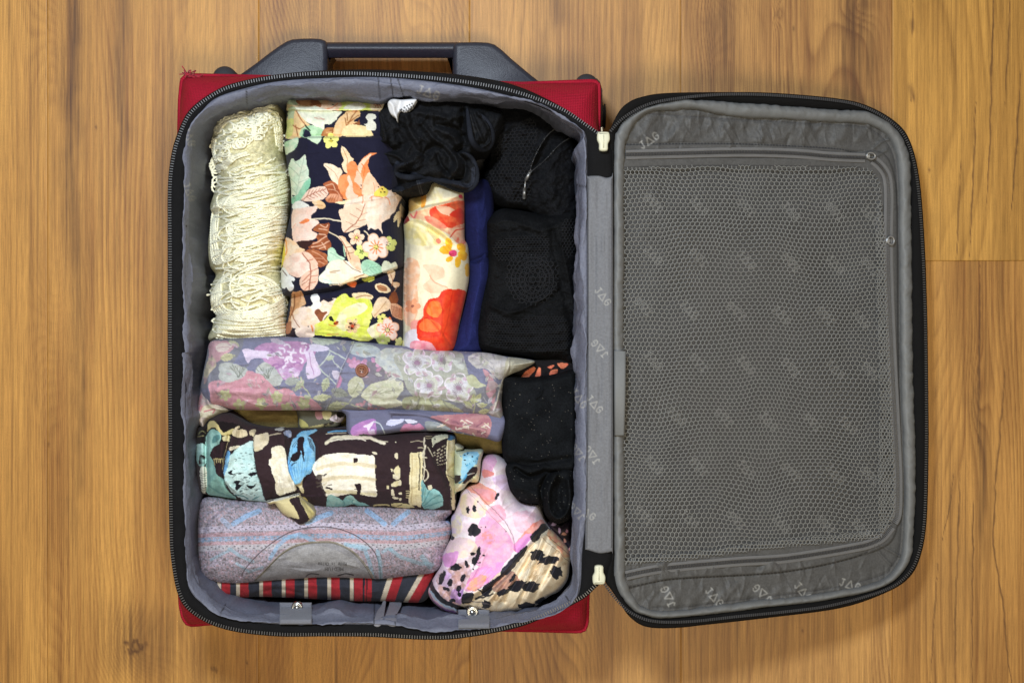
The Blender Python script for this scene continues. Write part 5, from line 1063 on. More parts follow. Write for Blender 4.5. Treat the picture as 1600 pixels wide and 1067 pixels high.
c.poly([(1140, 150), (1180, 115), (1290, 130), (1350, 165), (1330, 200), (1240, 215), (1150, 190)], 'aebac6', 'b9c6cc'); c.leaf(1180, 500, 1340, 180, 3, '5a6068')
c.poly([(1315, 195), (1400, 160), (1500, 150), (1600, 185), (1640, 260), (1600, 330), (1500, 320), (1430, 260), (1340, 220)], 'bcc4c4', 'c9d0c4'); c.stroke([(1330, 200), (1450, 200), (1540, 230)], 4, '8d949a')
c.poly([(1210, 290), (1350, 230), (1500, 330), (1540, 420), (1350, 400), (1240, 400)], '716570', '6a6058', a=.8)
for k in range(46):
    x = rs.uniform(1110, 1600); y = 225+rs.uniform(0, 160)*((x-1080)/520)**.7+rs.uniform(-15, 15)
    if rs.rand() < .85: c.ell(x, y, rs.uniform(13, 24), rs.uniform(10, 17), ['cb8cb8', 'd49abf', 'b8789c'][k % 3], rot=rs.uniform(0, 3))
c.poly([(1215, 480), (1270, 430), (1330, 400), (1420, 375), (1500, 380), (1505, 440), (1440, 520), (1340, 530), (1260, 510)], 'c4c69e', 'd4d4b4'); c.leaf(1240, 490, 1490, 400, 30, 'd8d8ba', 'a0a078')
c.poly([(1128, 440), (1130, 390), (1180, 348), (1225, 365), (1235, 430), (1180, 490), (1140, 480)], 'cccdb2', 'b9bb94'); c.leaf(1150, 480, 1215, 370, 5, '90946c')
c.leaf(1010, 440, 1130, 480, 34, '8f9484', '6a6e5c'); c.leaf(975, 570, 1140, 530, 30, 'b2b788', '848860')
for k in range(22): c.ell(rs.uniform(1190, 1400), 545+rs.uniform(-25, 35), rs.uniform(9, 17), 9, ['a06a74', 'b87a84'][k % 2])
c.stroke([(1150, 540), (1260, 580)], 7, 'c0c4a0'); c.stroke([(1140, 520), (1180, 480)], 6, 'b0b48c')
c.T = M8
c.poly([(120, 150), (180, 100), (260, 110), (300, 140), (300, 220), (330, 300), (240, 300), (170, 240), (110, 190)], 'b9c2c6', 'c6ccc4')
c.poly([(250, 140), (640, 120), (700, 200), (740, 330), (780, 420), (700, 460), (560, 440), (400, 430), (330, 380), (280, 260)], 'a9ad9c', 'b4b8a4', a=.9)
for x, y, r_, ro_ in ((550, 178, 84, .3), (385, 195, 98, .1), (465, 345, 96, .5), (660, 362, 98, .2)):
    c.flower(x, y, r_, 5, 'dcdce4', None, rot=ro_, c2='ccd0c0', edge='f4ecfc'); 
    for k in range(5): a = ro_+k*2*math.pi/5+.1; c.ell(x+r_*.72*math.cos(a), y+r_*.72*math.sin(a), 11, 17, 'c79cba', rot=a, a=.7)
    for k in range(16): a = k*math.pi/8; c.stroke([(x+10*math.cos(a), y+10*math.sin(a)), (x+34*math.cos(a), y+34*math.sin(a))], 4, '79526e')
    c.ell(x, y, 17, 15, '9a7090')
c.poly([(620, 170), (690, 170), (690, 240), (640, 220)], 'ced4cc'); c.poly([(720, 170), (760, 135), (830, 128), (920, 145), (985, 170), (985, 225), (940, 305), (900, 290), (840, 235), (780, 235)], 'd6d2d2', 'c9c6bc')
for s_ in ([(740, 160), (840, 200), (920, 280)], [(800, 140), (880, 200)], [(770, 210), (840, 200)]): c.stroke(s_, 4, 'a49ea8')
c.poly([(820, 240), (850, 250), (885, 300), (905, 380), (890, 470), (860, 430), (840, 380), (850, 320)], 'cc94a0', 'b88090'); c.poly([(710, 290), (760, 280), (800, 330), (840, 345), (780, 360), (735, 345)], 'ccd0ac', 'bcc094'); c.poly([(855, 320), (900, 320), (920, 350), (870, 380)], 'c2a8ac')
c.poly([(20, 400), (80, 340), (150, 320), (240, 300), (295, 370), (250, 430), (300, 470), (200, 495), (100, 470), (30, 430)], 'c6caa6', 'd6d6bc'); c.leaf(40, 410, 280, 370, 26, 'dadcc4', 'a2a680')
c.poly([(290, 440), (360, 415), (480, 430), (560, 445), (640, 480), (700, 545), (560, 545), (400, 530), (300, 500)], 'b6ba8c', '9fa378')
for s_ in ([(340, 440), (420, 530)], [(470, 435), (520, 530)], [(560, 450), (620, 530)], [(400, 430), (380, 520)]): c.stroke(s_, 9, '7f8264')
for x0, y0, x1, y1 in ((750, 470, 760, 400), (770, 460, 810, 395), (780, 480, 850, 470), (750, 490, 690, 450), (790, 520, 870, 510)): c.leaf(x0, y0, x1, y1, 17, 'c8cc90', '989c66')
c.stroke([(760, 410), (765, 480), (750, 540)], 6, 'c0c488'); c.poly([(860, 500), (930, 440), (945, 560), (880, 555)], 'b08890', 'a49c90')
c.poly([(985, 160), (1070, 170), (1165, 187), (1080, 250), (970, 290), (960, 240)], 'c6c2a4', 'b8b498')
c.stroke([(990, 165), (990, 225), (955, 300), (935, 360), (915, 440), (885, 530)], 10, 'e2dccb'); c.fold([(990, 165), (990, 225), (955, 300), (935, 360), (915, 440), (885, 530)], 2, .002); c.fold([(1000, 170), (1000, 230), (966, 300)], 2.5, -.003)
c.T = None
def leaves(c, n, x0, x1, y0, y1, cols, seed, a=(6, 16)):
    r = np.random.RandomState(seed)
    for k in range(n):
        x = r.uniform(x0, x1); y = r.uniform(y0, y1); an = r.uniform(0, 6.3); l = r.uniform(*a); cc = cols[k % len(cols)]; dx = l*math.cos(an); dy = l*math.sin(an)
        w = l*.22; t_ = [(x, y), (x+dx*.4-dy*w/l, y+dy*.4+dx*w/l), (x+dx, y+dy), (x+dx*.4+dy*w/l, y+dy*.4-dx*w/l)]; c.poly(t_, cc, a=.75, T=None)
        c.stroke([(x-dx*.3, y-dy*.3), (x+dx*.8, y+dy*.8)], .9, '5c5e66' if k % 2 else 'd8d8d4', a=.6, T=None)
leaves(c, 90, 330, 785, 530, 650, ['c8ccbc', '9ca088', 'c49ab4', 'dcdce6', '5a5c72', 'b4a8b8'], 3, (5, 13)); leaves(c, 60, 560, 785, 545, 650, ['d8dad0', 'e4e2ea', '7c7c6a', 'b8bc9c', 'b88a98'], 4, (6, 15)); leaves(c, 40, 340, 500, 590, 640, ['b87888', 'd8b0b8', 'a8a880'], 5, (4, 9))
c.T = MT
c.stroke([(1172, 92), (1120, 215), (1080, 300), (1030, 450), (972, 578)], 4, 'b9bccc'); c.stroke([(1177, 94), (1126, 217), (1086, 302), (1036, 452), (978, 580)], 4, '565a70'); c.fold([(1172, 92), (1080, 300), (972, 578)], 2, .0015)
c.fold([(160, 300), (155, 430), (190, 540), (260, 570)], 3, .003); c.fold([(200, 450), (500, 465), (760, 480), (940, 530)], 5, .0018); c.fold([(350, 582), (800, 588), (1500, 600), (2100, 630)], 3, -.003)
c.T = None
c.noise(.0028, 90, 22, 3); c.noise(.0014, 22, 12, 7); c.speck(.04, 1.6); c.C = c.C*.72+hx('a8a9b6')*.28; c.grain(.12, .06); c.crinkle(90, 60, 2.6, .0012, .05, .45, 5); c.crinkle(30, 40, 2.4, .0013, 1.3, .5, 6)
for p, w, a in (([(640, 560), (660, 590), (655, 640)], 5, -.002), ([(700, 555), (760, 600), (780, 640)], 5, .002), ([(720, 640), (640, 630), (560, 636)], 4, .0025), ([(740, 560), (770, 575), (800, 570)], 4, -.002), ([(600, 622), (680, 612), (750, 630)], 4, .0016)): c.fold(p, w, a)
c.build('shirt_body', M['cotton'], t, drop=.08)
# button
bc = P(565.5, 578.5, float(c.zat(565.5, 578.5))); n = 28; V = []
prf = [(.0062, -.002), (.0064, .0004), (.0060, .0016), (.0050, .0021), (.0044, .0016), (.0040, .0010), (.0001, .0010)]
for r_, z_ in prf:
    for q in range(n): V.append(bc+np.array([r_*math.cos(q*2*math.pi/n), r_*math.sin(q*2*math.pi/n), z_+.0008]))
Fq = [[a*n+b, a*n+(b+1) % n, (a+1)*n+(b+1) % n, (a+1)*n+b] for a in range(len(prf)-1) for b in range(n)]
mb = MB(); mb.add(V, Fq); bt_ = mb.build('button', M['button'], t)
mb = MB()
for q in range(4): a = q*math.pi/2+.6; h_ = bc+np.array([.0016*math.cos(a), .0016*math.sin(a), .0018]); mb.tube([h_, h_+np.array([0, 0, .0003])], .0006, 8); mb.add([h_+np.array([.0006*math.cos(u), .0006*math.sin(u), .0003]) for u in np.linspace(0, 2*math.pi, 9)[:-1]], [[0, 1, 2, 3], [0, 3, 4, 5], [0, 5, 6, 7]])
mb.build('button_hole', mat('dark_hole', hx('1c100c')), bt_)
# --- khaki cloth glimpsed below the shirt
c = Cloth([(365, 630), (420, 640), (560, 635), (700, 640), (790, 640), (795, 700), (780, 709), (740, 706), (700, 690), (600, 690), (500, 690), (400, 690), (372, 670)], z0=.095, h=.014, R=20, base='837549', sp=1.2)
c.speck(.15, 1.8); c.noise(.006, 50, 20, 4)
c.build('khaki_trousers', M['cotton'], None, drop=.04, loc=center(c), label='khaki twill trousers glimpsed in the gap under the rolled flowered shirt', cat='trousers')
# --- coral and black print glimpsed at the right
c = Cloth([(806, 575), (825, 564), (860, 560), (900, 562), (902, 600), (860, 602), (810, 600)], z0=.115, h=.018, R=12, base='181518')
c.T = K; c.T = M8
for p in ([(1065, 300), (1100, 255), (1150, 225), (1165, 240), (1120, 290), (1080, 305)], [(1160, 300), (1185, 230), (1200, 240), (1195, 290)], [(1260, 285), (1265, 250), (1310, 240), (1300, 280)], [(1310, 200), (1380, 203), (1350, 235), (1330, 232)], [(1245, 225), (1290, 210), (1270, 235)]): c.poly(p, 'e88a68', 'd8745a')
c.noise(.004, 14, 12, 3)
c.build('coral_print_top', M['cotton'], None, drop=.04, loc=center(c), label='sliver of black cloth with coral print between the crochet top and knitted bundle', cat='cloth')
# ---------------------------------------------------------------- brown print roll
BT = (300, 640, 5.927)
o = [(306, 672), (312, 664), (322, 660), (330, 652), (345, 643), (362, 645), (375, 652), (390, 662), (420, 668), (470, 669), (520, 668), (545, 668), (600, 675), (660, 672), (675, 674), (700, 677), (711, 682), (713, 700), (712, 740), (712, 790), (705, 797), (680, 798), (640, 796), (600, 793), (555, 792), (512, 793), (480, 788), (440, 786), (400, 783), (372, 780), (340, 775), (318, 771), (309, 758), (306, 730)]
c = Cloth(o, z0=.13, h=.042, R=46, base='34262b', sp=.88)
c.T = BT; c.warp(1.0, 5, 6)
c.poly([(0, 100), (170, 100), (440, 140), (440, 250), (230, 330), (20, 330)], '191215')
c.poly([(145, 150), (165, 108), (215, 110), (250, 160), (300, 210), (380, 168), (385, 210), (330, 235), (270, 228), (215, 165), (175, 165), (140, 200)], 'cbbd84')
c.poly([(125, 290), (150, 210), (195, 178), (262, 215), (270, 260), (240, 330), (180, 400), (135, 430)], '8abab4', '9cc8c0'); c.poly([(200, 250), (255, 230), (250, 280), (190, 310)], '5f8f90')
c.poly([(138, 435), (190, 445), (225, 590), (290, 640), (330, 740), (400, 800), (400, 840), (250, 815), (150, 785), (130, 700)], '92c4bc', '82b4ae'); c.stroke([(150, 700), (260, 770), (390, 815)], 14, '5a8f90', a=.6)
c.poly([(165, 415), (210, 340), (330, 300), (300, 460), (275, 610), (235, 590), (195, 470)], '2e1f24'); c.stroke([(200, 455), (290, 455)], 6, 'd0c28a')
for k in range(5): c.stroke([(205+k*18, 450), (212+k*18, 500+rs.uniform(-20, 10))], 6, 'd0c28a')
c.poly([(285, 250), (330, 235), (355, 250), (345, 275), (350, 300), (315, 290), (290, 290)], 'd9d0a4')
c.poly([(30, 340), (60, 315), (110, 315), (132, 360), (128, 500), (70, 520), (40, 450)], 'a4d0ca', 'b4dcd6'); c.poly([(75, 420), (115, 430), (125, 480), (95, 540), (60, 500)], '241a1e', 'a4d0ca')
c.poly([(78, 540), (132, 540), (136, 720), (122, 772), (88, 760), (80, 650)], 'd4d6c8')
for k in range(8): c.stroke([(84, 585+k*22), (108, 592+k*22), (130, 585+k*22)], 5, '20181a')
c.stroke([(60, 230), (90, 200), (125, 215)], 8, '8a8a60'); c.stroke([(50, 250), (110, 240)], 5, 'b0a878')
c.poly([(375, 240), (385, 190), (430, 148), (445, 165), (420, 185), (490, 185), (512, 220), (500, 245), (440, 255)], 'dccfae'); c.poly([(528, 225), (545, 190), (585, 185), (590, 215), (565, 255)], 'd4c8a6'); c.poly([(352, 250), (440, 260), (540, 240), (575, 260), (570, 300), (470, 300), (440, 335), (360, 330)], '33242a')
c.poly([(345, 350), (380, 338), (448, 335), (400, 362), (350, 378)], 'e3dbc6'); c.poly([(352, 390), (440, 350), (480, 330), (380, 420), (350, 440)], '2c2024')
c.poly([(342, 440), (400, 375), (450, 335), (540, 292), (600, 310), (620, 420), (640, 560), (660, 740), (700, 870), (600, 868), (450, 820), (370, 760), (315, 680), (298, 620), (320, 540), (345, 480)], 'bfe2e4', 'cdeaea')
c.poly([(330, 380), (350, 400), (340, 480), (318, 560), (298, 610), (296, 540), (315, 440)], '68a4d6', '8cc0e4')
c.stroke([(340, 300), (310, 430), (285, 540), (288, 640), (330, 740), (440, 830)], 6, '181214'); c.stroke([(335, 290), (300, 430), (278, 560)], 3, 'cabd90')
for k in range(90):
    x = rs.uniform(350, 600); y = rs.uniform(390, 800); 
    if x < 345+abs(y-600)*.25: continue
    l_ = rs.uniform(8, 24)*(1+(.8 if 560 < y < 740 else 0)); a = rs.uniform(-.6, .2); c.stroke([(x, y), (x+l_*math.cos(a), y+l_*math.sin(a))], rs.uniform(3, 7), '22303a' if k % 3 else '16161c')
for p in ([(335, 580), (375, 560), (370, 590), (400, 600), (360, 605)], [(385, 665), (450, 655), (430, 690), (460, 700), (420, 745), (400, 730), (405, 690)], [(520, 590), (600, 575), (590, 605), (540, 612)], [(500, 700), (560, 700), (600, 680), (550, 735)]): c.poly(p, '1a1a22')
c.stroke([(400, 790), (470, 800), (520, 820)], 9, '3a8088'); c.stroke([(560, 830), (620, 800)], 9, '4a9098')
# band
c.poly([(575, 240), (600, 190), (690, 180), (845, 170), (870, 330), (900, 560), (970, 745), (820, 800), (690, 850), (645, 720), (595, 560), (570, 370)], '35262b')
c.poly([(576, 245), (640, 225), (706, 220), (708, 300), (660, 345), (645, 370), (575, 380)], 'dfd5bb', 'd4c8a8'); c.stroke([(720, 240), (770, 225), (820, 218)], 8, 'd8ccb0'); c.poly([(765, 180), (800, 168), (845, 172), (845, 188), (790, 195)], 'cdd0cc')
c.poly([(733, 370), (760, 345), (815, 330), (845, 350), (862, 370), (872, 430), (885, 520), (930, 650), (968, 742), (880, 770), (810, 790), (775, 750), (768, 650), (738, 590), (730, 530), (712, 510), (718, 460), (740, 440)], 'f6f2e4', 'eae4cc')
c.poly([(850, 200), (910, 190), (925, 230), (900, 260), (860, 240)], 'c0c8dc', '8898b8'); c.stroke([(850, 240), (905, 260), (910, 290)], 10, '1c1418')
# blue leaf
c.poly([(885, 480), (905, 380), (930, 280), (1000, 240), (1070, 240), (1120, 290), (1140, 380), (1138, 480), (1100, 580), (1055, 625), (1000, 680), (955, 690), (915, 620), (888, 550)], '7bbbe8', '93cdf0')
c.poly([(965, 240), (1010, 205), (1080, 188), (1165, 188), (1100, 225), (1050, 248), (990, 252)], '74bfee', '98d4f4')
for p in ([(990, 255), (1040, 260), (1030, 340), (1040, 420), (1035, 480), (1020, 420), (1010, 380), (985, 430), (975, 340)], [(900, 500), (920, 430), (965, 390), (1005, 385), (1000, 440), (950, 480), (920, 470)]): c.poly(p, '251a22')
for k in range(9): c.stroke([(1000+k*10, 250+k*4), (925+k*22, 340+k*3)] if k < 4 else [(1040+k*8, 250+k*3), (1060+k*9, 320+k*8)], 5, '251a22')
c.stroke([(920, 515), (945, 495), (970, 490)], 10, '251a22')
for k in range(7): c.stroke([(930+k*28, 560+(k % 2)*20), (960+k*14, 660-k*6)], 6, 'a8dcf4', a=.7); c.stroke([(945+k*26, 540), (968+k*13, 650-k*6)], 4, '4f90c4', a=.7)
c.poly([(950, 690), (1000, 680), (1040, 620), (1030, 700), (1050, 760), (1020, 770), (990, 720)], 'd9cfa8'); c.stroke([(1030, 810), (1070, 840), (1110, 860)], 12, 'c9bd7c')
c.poly([(1020, 680), (1050, 610), (1100, 600), (1130, 640), (1140, 720), (1190, 760), (1210, 830), (1180, 880), (1100, 880), (1050, 800)], '30222a')
c.T = CT
# cream panel
c.poly([(-190, 545), (-150, 470), (-80, 420), (0, 403), (120, 402), (240, 412), (330, 422), (385, 436), (388, 560), (398, 700), (403, 803), (300, 795), (190, 775), (90, 790), (-30, 800), (-80, 780), (-130, 650)], 'faf6ea', 'f4eedc')
for y in (510, 635): c.stroke([(-140, y+40), (-60, y+10), (60, y-10), (200, y-8), (385, y+12)], 34, 'd2c092', a=.55)
c.stroke([(-60, 760), (100, 760), (390, 785)], 30, 'd9cf98', a=.6)
for p in ([(190, 455), (215, 445), (235, 450), (232, 480), (205, 492), (190, 478)], [(200, 690), (240, 680), (262, 700), (255, 780), (220, 785), (225, 745), (185, 735), (215, 728)]): c.poly(p, '2e2126')
for k in range(16): x = -150+rs.uniform(0, 110); y = 520+rs.uniform(0, 270); c.stroke([(x, y), (x+rs.uniform(15, 50), y+rs.uniform(-25, 15))], rs.uniform(8, 18), ['30222a', 'e4dcc2'][k % 2])
c.poly([(-180, 640), (-110, 600), (-100, 700), (-60, 780), (-100, 850), (-180, 830)], '30222a', a=.9)
c.stroke([(-60, 310), (0, 262), (100, 250), (250, 255), (360, 262), (400, 285), (480, 312)], 26, 'dfd8c0'); c.stroke([(-20, 290), (80, 272), (240, 270), (300, 285)], 12, 'f0ead8'); c.stroke([(400, 290), (440, 310), (480, 310)], 14, 'f0ead8'); c.stroke([(-40, 210), (60, 195), (150, 198)], 12, '6fb8ea'); c.stroke([(-60, 225), (40, 215), (120, 215)], 6, 'ded6c0'); c.stroke([(450, 292), (510, 296)], 6, 'e4dcc4')
c.ell(585, 300, 8, 5, 'e4dcc4'); c.ell(387, 403, 24, 12, 'e4dcc4', rot=.3); c.ell(588, 428, 19, 28, 'd9cfb4'); c.stroke([(720, 300), (780, 290), (840, 298)], 5, 'cfc4a8'); c.stroke([(790, 352), (835, 355)], 6, 'd8cdae')
for p in ([(560, 570), (590, 530), (608, 515), (622, 560), (622, 620), (600, 645), (560, 632), (555, 600), (580, 590)], [(540, 690), (560, 670), (600, 655), (625, 650), (636, 680), (632, 700), (600, 698), (570, 715), (540, 708)], [(535, 548), (552, 545), (558, 560), (545, 578)], [(500, 705), (518, 702), (520, 730), (505, 735)], [(540, 745), (560, 740), (568, 800), (545, 790)], [(555, 805), (610, 812), (600, 825), (560, 820)], [(610, 770), (640, 768), (635, 785), (612, 782)], [(618, 815), (636, 820), (628, 840), (612, 836)]): c.poly(p, 'dcd2a8', 'e0d8c0')
for k in range(4): c.stroke([(680, 752+k*20), (705, 752+k*20)], 7, 'd8cca0')
c.poly([(722, 405), (780, 400), (835, 400), (832, 520), (825, 700), (822, 890), (760, 885), (706, 868), (712, 760), (708, 640), (718, 560), (712, 480)], 'dfd3a8', 'e6ddb8')
c.stroke([(800, 405), (806, 560), (798, 740)], 10, '2a1e20', dash=None); c.stroke([(735, 420), (735, 620), (728, 860)], 6, 'b09868'); c.stroke([(775, 430), (772, 860)], 4, 'c0a878', dash=3)
for s_ in ([(850, 260), (845, 420), (850, 560), (835, 650)], [(830, 520), (880, 580), (880, 630), (850, 660)], [(860, 330), (830, 430), (870, 445)]): c.stroke(s_, 10, 'e6dec6')
for s_ in ([(120, 645), ]): pass
c.poly([(820, 660), (850, 690), (880, 740), (940, 735), (985, 760), (1022, 820), (1018, 880), (960, 915), (880, 918), (830, 890)], '86bcc0', '98ccce')
for s_ in ([(830, 880), (880, 790), (900, 745)], [(840, 890), (930, 820), (990, 790)], [(850, 900), (940, 870), (1015, 850)], [(825, 840), (840, 740), (850, 700)]): c.stroke(s_, 7, '4a8a96')
c.poly([(878, 705), (915, 700), (918, 725), (895, 745), (882, 730)], 'd8d2b8')
c.poly([(-45, 800), (0, 790), (40, 810), (90, 835), (130, 800), (170, 795), (215, 825), (245, 850), (300, 870), (335, 888), (240, 888), (190, 870), (100, 895), (0, 912), (-60, 900)], 'a2ccc8', '84b8b8'); c.stroke([(90, 840), (110, 870), (90, 895)], 8, '5a9498'); c.stroke([(190, 830), (180, 860), (240, 880)], 8, '5a9498')
c.stroke([(380, 885), (440, 878), (520, 885)], 12, 'd9cf9c'); c.poly([(545, 870), (600, 865), (680, 868), (750, 895), (740, 905), (620, 905), (555, 890)], 'd9cf9c'); c.stroke([(600, 890), (640, 875)], 7, '2a1e20')
c.poly([(865, 215), (915, 210), (920, 330), (930, 440), (905, 380), (870, 320)], '2a1d22'); c.stroke([(862, 242), (915, 245)], 5, 'c8b898'); c.stroke([(865, 262), (918, 268)], 5, 'c8b898'); c.stroke([(880, 345), (925, 430)], 10, 'dfd8c0')
c.poly([(918, 262), (960, 240), (1060, 228), (1070, 310), (1000, 330), (930, 380), (922, 320)], 'd8d4ba', 'c8c8b0'); c.ell(945, 270, 6, 6, '20181a'); c.poly([(930, 330), (990, 290), (1062, 260), (1062, 330), (935, 400)], '2a1d22')
for k in range(6): c.stroke([(935+k*8, 400+k*22), (1050, 320+k*34)], 7, 'd4ceb4', dash=2.3)
c.poly([(1062, 285), (1125, 262), (1130, 500), (1132, 918), (1104, 922), (1092, 760), (1070, 650), (1050, 590), (1055, 440)], 'dfd4a8', 'e8dfc0'); c.poly([(1070, 238), (1130, 230), (1130, 270), (1070, 285)], '3a6a90', '1c1820'); c.stroke([(1065, 560), (1120, 500)], 22, 'b8a070', a=.6)
c.stroke([(1050, 600), (1130, 640)], 5, '1c1418'); c.stroke([(1075, 660), (1098, 760), (1102, 910)], 6, '1c1418')
# relief
c.T = BT
c.step([(575, 235), (600, 180), (690, 168), (845, 165), (870, 330), (900, 560), (972, 747), (820, 803), (690, 852), (645, 720), (595, 560), (568, 370)], .006, 3)
c.fold([(865, 200), (880, 340), (905, 560), (975, 735)], 2.2, -.004); c.fold([(340, 250), (305, 430), (282, 560), (300, 660), (400, 790)], 3, -.005); c.fold([(135, 200), (128, 400), (140, 760)], 3.5, -.010)
c.fold([(225, 150), (270, 350), (255, 600), (300, 760)], 8, .006); c.fold([(420, 150), (370, 300), (340, 480)], 6, .005); c.fold([(420, 780), (380, 740), (310, 660)], 3, .004)
c.fold([(930, 260), (905, 400), (895, 520), (960, 690)], 4, .003); c.fold([(1140, 300), (1145, 480), (1080, 620), (1010, 700)], 3, -.003)
for k in range(4): c.fold([(930+k*45, 420), (940+k*35, 560), (965+k*20, 680)], 2.5, .0018)
c.T = CT
c.fold([(860, 215), (860, 420), (850, 640), (830, 900)], 3, .003); c.fold([(925, 240), (930, 400), (1010, 560), (1090, 720)], 4, -.005); c.fold([(1062, 250), (1052, 560), (1092, 720), (1100, 910)], 2.5, .006); c.fold([(1048, 280), (1040, 540)], 3, -.005)
c.T = None; c.noise(.0026, 50, 26, 5); c.noise(.001, 14, 12, 7); c.grain(.12, .07); c.crinkle(70, 40, 2.6, .0013, .1, .5, 5); c.crinkle(50, 50, 2.6, .0016, 1.45, .3, 6, (306, 660, 520, 790))
c.stroke([(316, 772), (316, 772.1)], 1, '34262b')
t = thing('printed_skirt', 'dark brown skirt printed in cream and pale blue, rolled up above the speckled grey t-shirt', 'skirt', center(c))
c.build('skirt_roll', M['cotton'], t, drop=.08)
# hanging tip with lace edge
c = Cloth([(680, 850), (760, 828), (880, 800), (990, 770), (1010, 800), (1060, 860), (1110, 910), (1137, 945), (1132, 985), (1080, 1030), (1000, 1062), (950, 1030), (880, 985), (830, 950), (790, 900), (765, 868), (720, 875)], z0=.163, h=.012, R=12, base='d7cb9c', T=BT, pw=.5)
c.T = BT; c.warp(.9, 5)
c.poly([(905, 830), (985, 805), (1010, 860), (1060, 960), (1085, 1020), (1000, 1070), (930, 1020), (900, 990), (990, 1005), (960, 930), (930, 880)], '32242a'); c.poly([(1010, 830), (1060, 870), (1130, 950), (1115, 985), (1080, 1005), (1060, 940), (1040, 890)], 'd9cd90', 'cfc280')
c.stroke([(680, 856), (800, 825), (990, 782)], 26, 'd6d6cc')
for k in range(14): x = 905+k*7; c.ell(x, 806-k*2.2, 3.2, 7, '28202a', rot=k)
for k in range(8): c.ell(700+k*9, 852-k*2.5, 2.6, 5, '6a6468', rot=k)
c.stroke([(640, 845), (700, 850), (820, 800), (965, 748)], 9, '2c2024')
c.fold([(940, 800), (1000, 900), (1080, 1010)], 5, .003); c.fold([(1010, 810), (1070, 900), (1120, 960)], 3, -.003)
c.build('waist_tie', M['cotton'], t, drop=.13)
# rolled pouch at the right end
c = Cloth([(1128, 395), (1150, 388), (1180, 384), (1280, 386), (1386, 384), (1372, 480), (1352, 655), (1300, 672), (1262, 672), (1210, 735), (1150, 760), (1128, 755)], z0=.14, h=.022, R=13, base='c2ceb6', T=CT)
c.T = CT; c.warp(.8, 5)
c.poly([(1215, 400), (1345, 392), (1345, 480), (1300, 530), (1250, 600), (1190, 640), (1195, 500)], 'a6d6ec', '86c4e4'); c.poly([(1280, 540), (1320, 525), (1342, 545), (1325, 600), (1270, 650), (1205, 685), (1235, 600)], '2a2024'); c.stroke([(1250, 600), (1310, 585)], 6, 'd8e4e0'); c.stroke([(1170, 680), (1210, 650), (1240, 600)], 14, '58a8d8')
c.poly([(1130, 610), (1180, 610), (1185, 650), (1150, 680), (1128, 670)], '33292a'); c.poly([(1130, 700), (1200, 690), (1180, 750), (1130, 755)], 'ddd6b4'); c.poly([(1300, 620), (1350, 610), (1345, 660), (1290, 672)], 'd8dcb0')
for k in range(14): c.ell(rs.uniform(1180, 1340), rs.uniform(395, 520), rs.uniform(4, 12), rs.uniform(3, 9), ['3a98c8', '1c2a34'][k % 2], rot=k)
c.fold([(1128, 560), (1180, 660), (1250, 640), (1330, 520)], 4, .004); c.fold([(1135, 690), (1200, 670), (1300, 600)], 3, -.004)
c.build('skirt_end', M['cotton'], t, drop=.08)
c = Cloth([(1122, 320), (1150, 318), (1200, 350), (1205, 365), (1160, 385), (1128, 385)], z0=.135, h=.012, R=8, base='b8b8a0', T=CT); c.build('skirt_fold', M['cotton'], t, drop=.08)

# ---------------------------------------------------------------- speckled grey t-shirt roll
TT_ = (480, 770, 5.929)
o = [(312, 790), (316, 780), (326, 776), (345, 776), (372, 780), (430, 782), (500, 786), (600, 788), (660, 790), (700, 792), (706, 800), (699, 808), (696, 812), (702, 815), (705, 827), (702, 842), (696, 862), (689, 884), (680, 892), (670, 896), (640, 899), (600, 904), (560, 903), (500, 902), (450, 905), (400, 909), (360, 911), (335, 908), (318, 899), (311, 880), (309, 850), (309, 815)]
c = Cloth(o, z0=.125, h=.04, R=50, base='9b97a3', sp=.85)
f1 = fbm(c.X/2.2, c.Y/2.0, 41, 2); f2 = fbm(c.X/1.8, c.Y/1.8, 55, 2); big_ = fbm(c.X/60, c.Y/30, 3, 2)
def mixin(mask, col): 
    a = np.clip(mask, 0, 1)[..., None]; c.C[:] = c.C*(1-a)+hx(col)*a
mixin(sstep(.1, .4, f1)*.42, 'c49498'); mixin(sstep(.1, .4, f2)*.7, 'c2b8d0'); mixin(sstep(-.15, -.45, f1)*.75, '6f6468')
def rowy(x, ys): return np.interp(x, [310, 335, 435, 480, 530, 581, 632, 682, 710], ys)
def band(ys, w, col, a=.85, dots=None):
    d = np.abs(c.Y-rowy(c.X, ys)); m = np.clip((w-d)/1+.5, 0, 1)*a*(.72+.5*vn(c.X/1.4, c.Y/1.4, 9))
    if dots: m = m*((np.sin(c.X*2*math.pi/dots)+np.sin((c.Y-rowy(c.X, ys))*1.4)) > -.7)
    mixin(m, col)
Y1 = [828, 826, 824, 821, 820.5, 823, 824.5, 819, 815]
band(Y1, 4.2, 'd0cbe2', .72); band([y+9.5 for y in Y1], 3, 'c8949c', .5); band([y+16 for y in Y1], 3.6, '86b4da', .65, 9); band([y+23 for y in Y1], 2.6, 'c89494', .5); band([y+29.5 for y in Y1], 4.2, 'c6c8d0', .72)
for k in range(0, 66):
    x = 318+k*6; 
    for q, ys in ((0, 0), (1, 29.5)):
        y = float(rowy(x, Y1))+ys+(1.5 if k % 2 else -1.5); c.stroke([(x, y), (x+1.5, y)], 1.5, '4c4650', T=None, smooth=False, a=.9)
def zig(p, col='84b8e6', w=8, T=None):
    q_ = Cloth.tr(p, T); s_ = c.sub(q_, 8); d, _, _ = segdist(c.X[s_], c.Y[s_], q_, False); m = np.clip(w/2-d+.5, 0, 1)*(.55+.6*(f1[s_] > -.2)); al = np.clip(m, 0, 1)[..., None]*.62; c.C[s_] = c.C[s_]*(1-al)+hx(col)*al
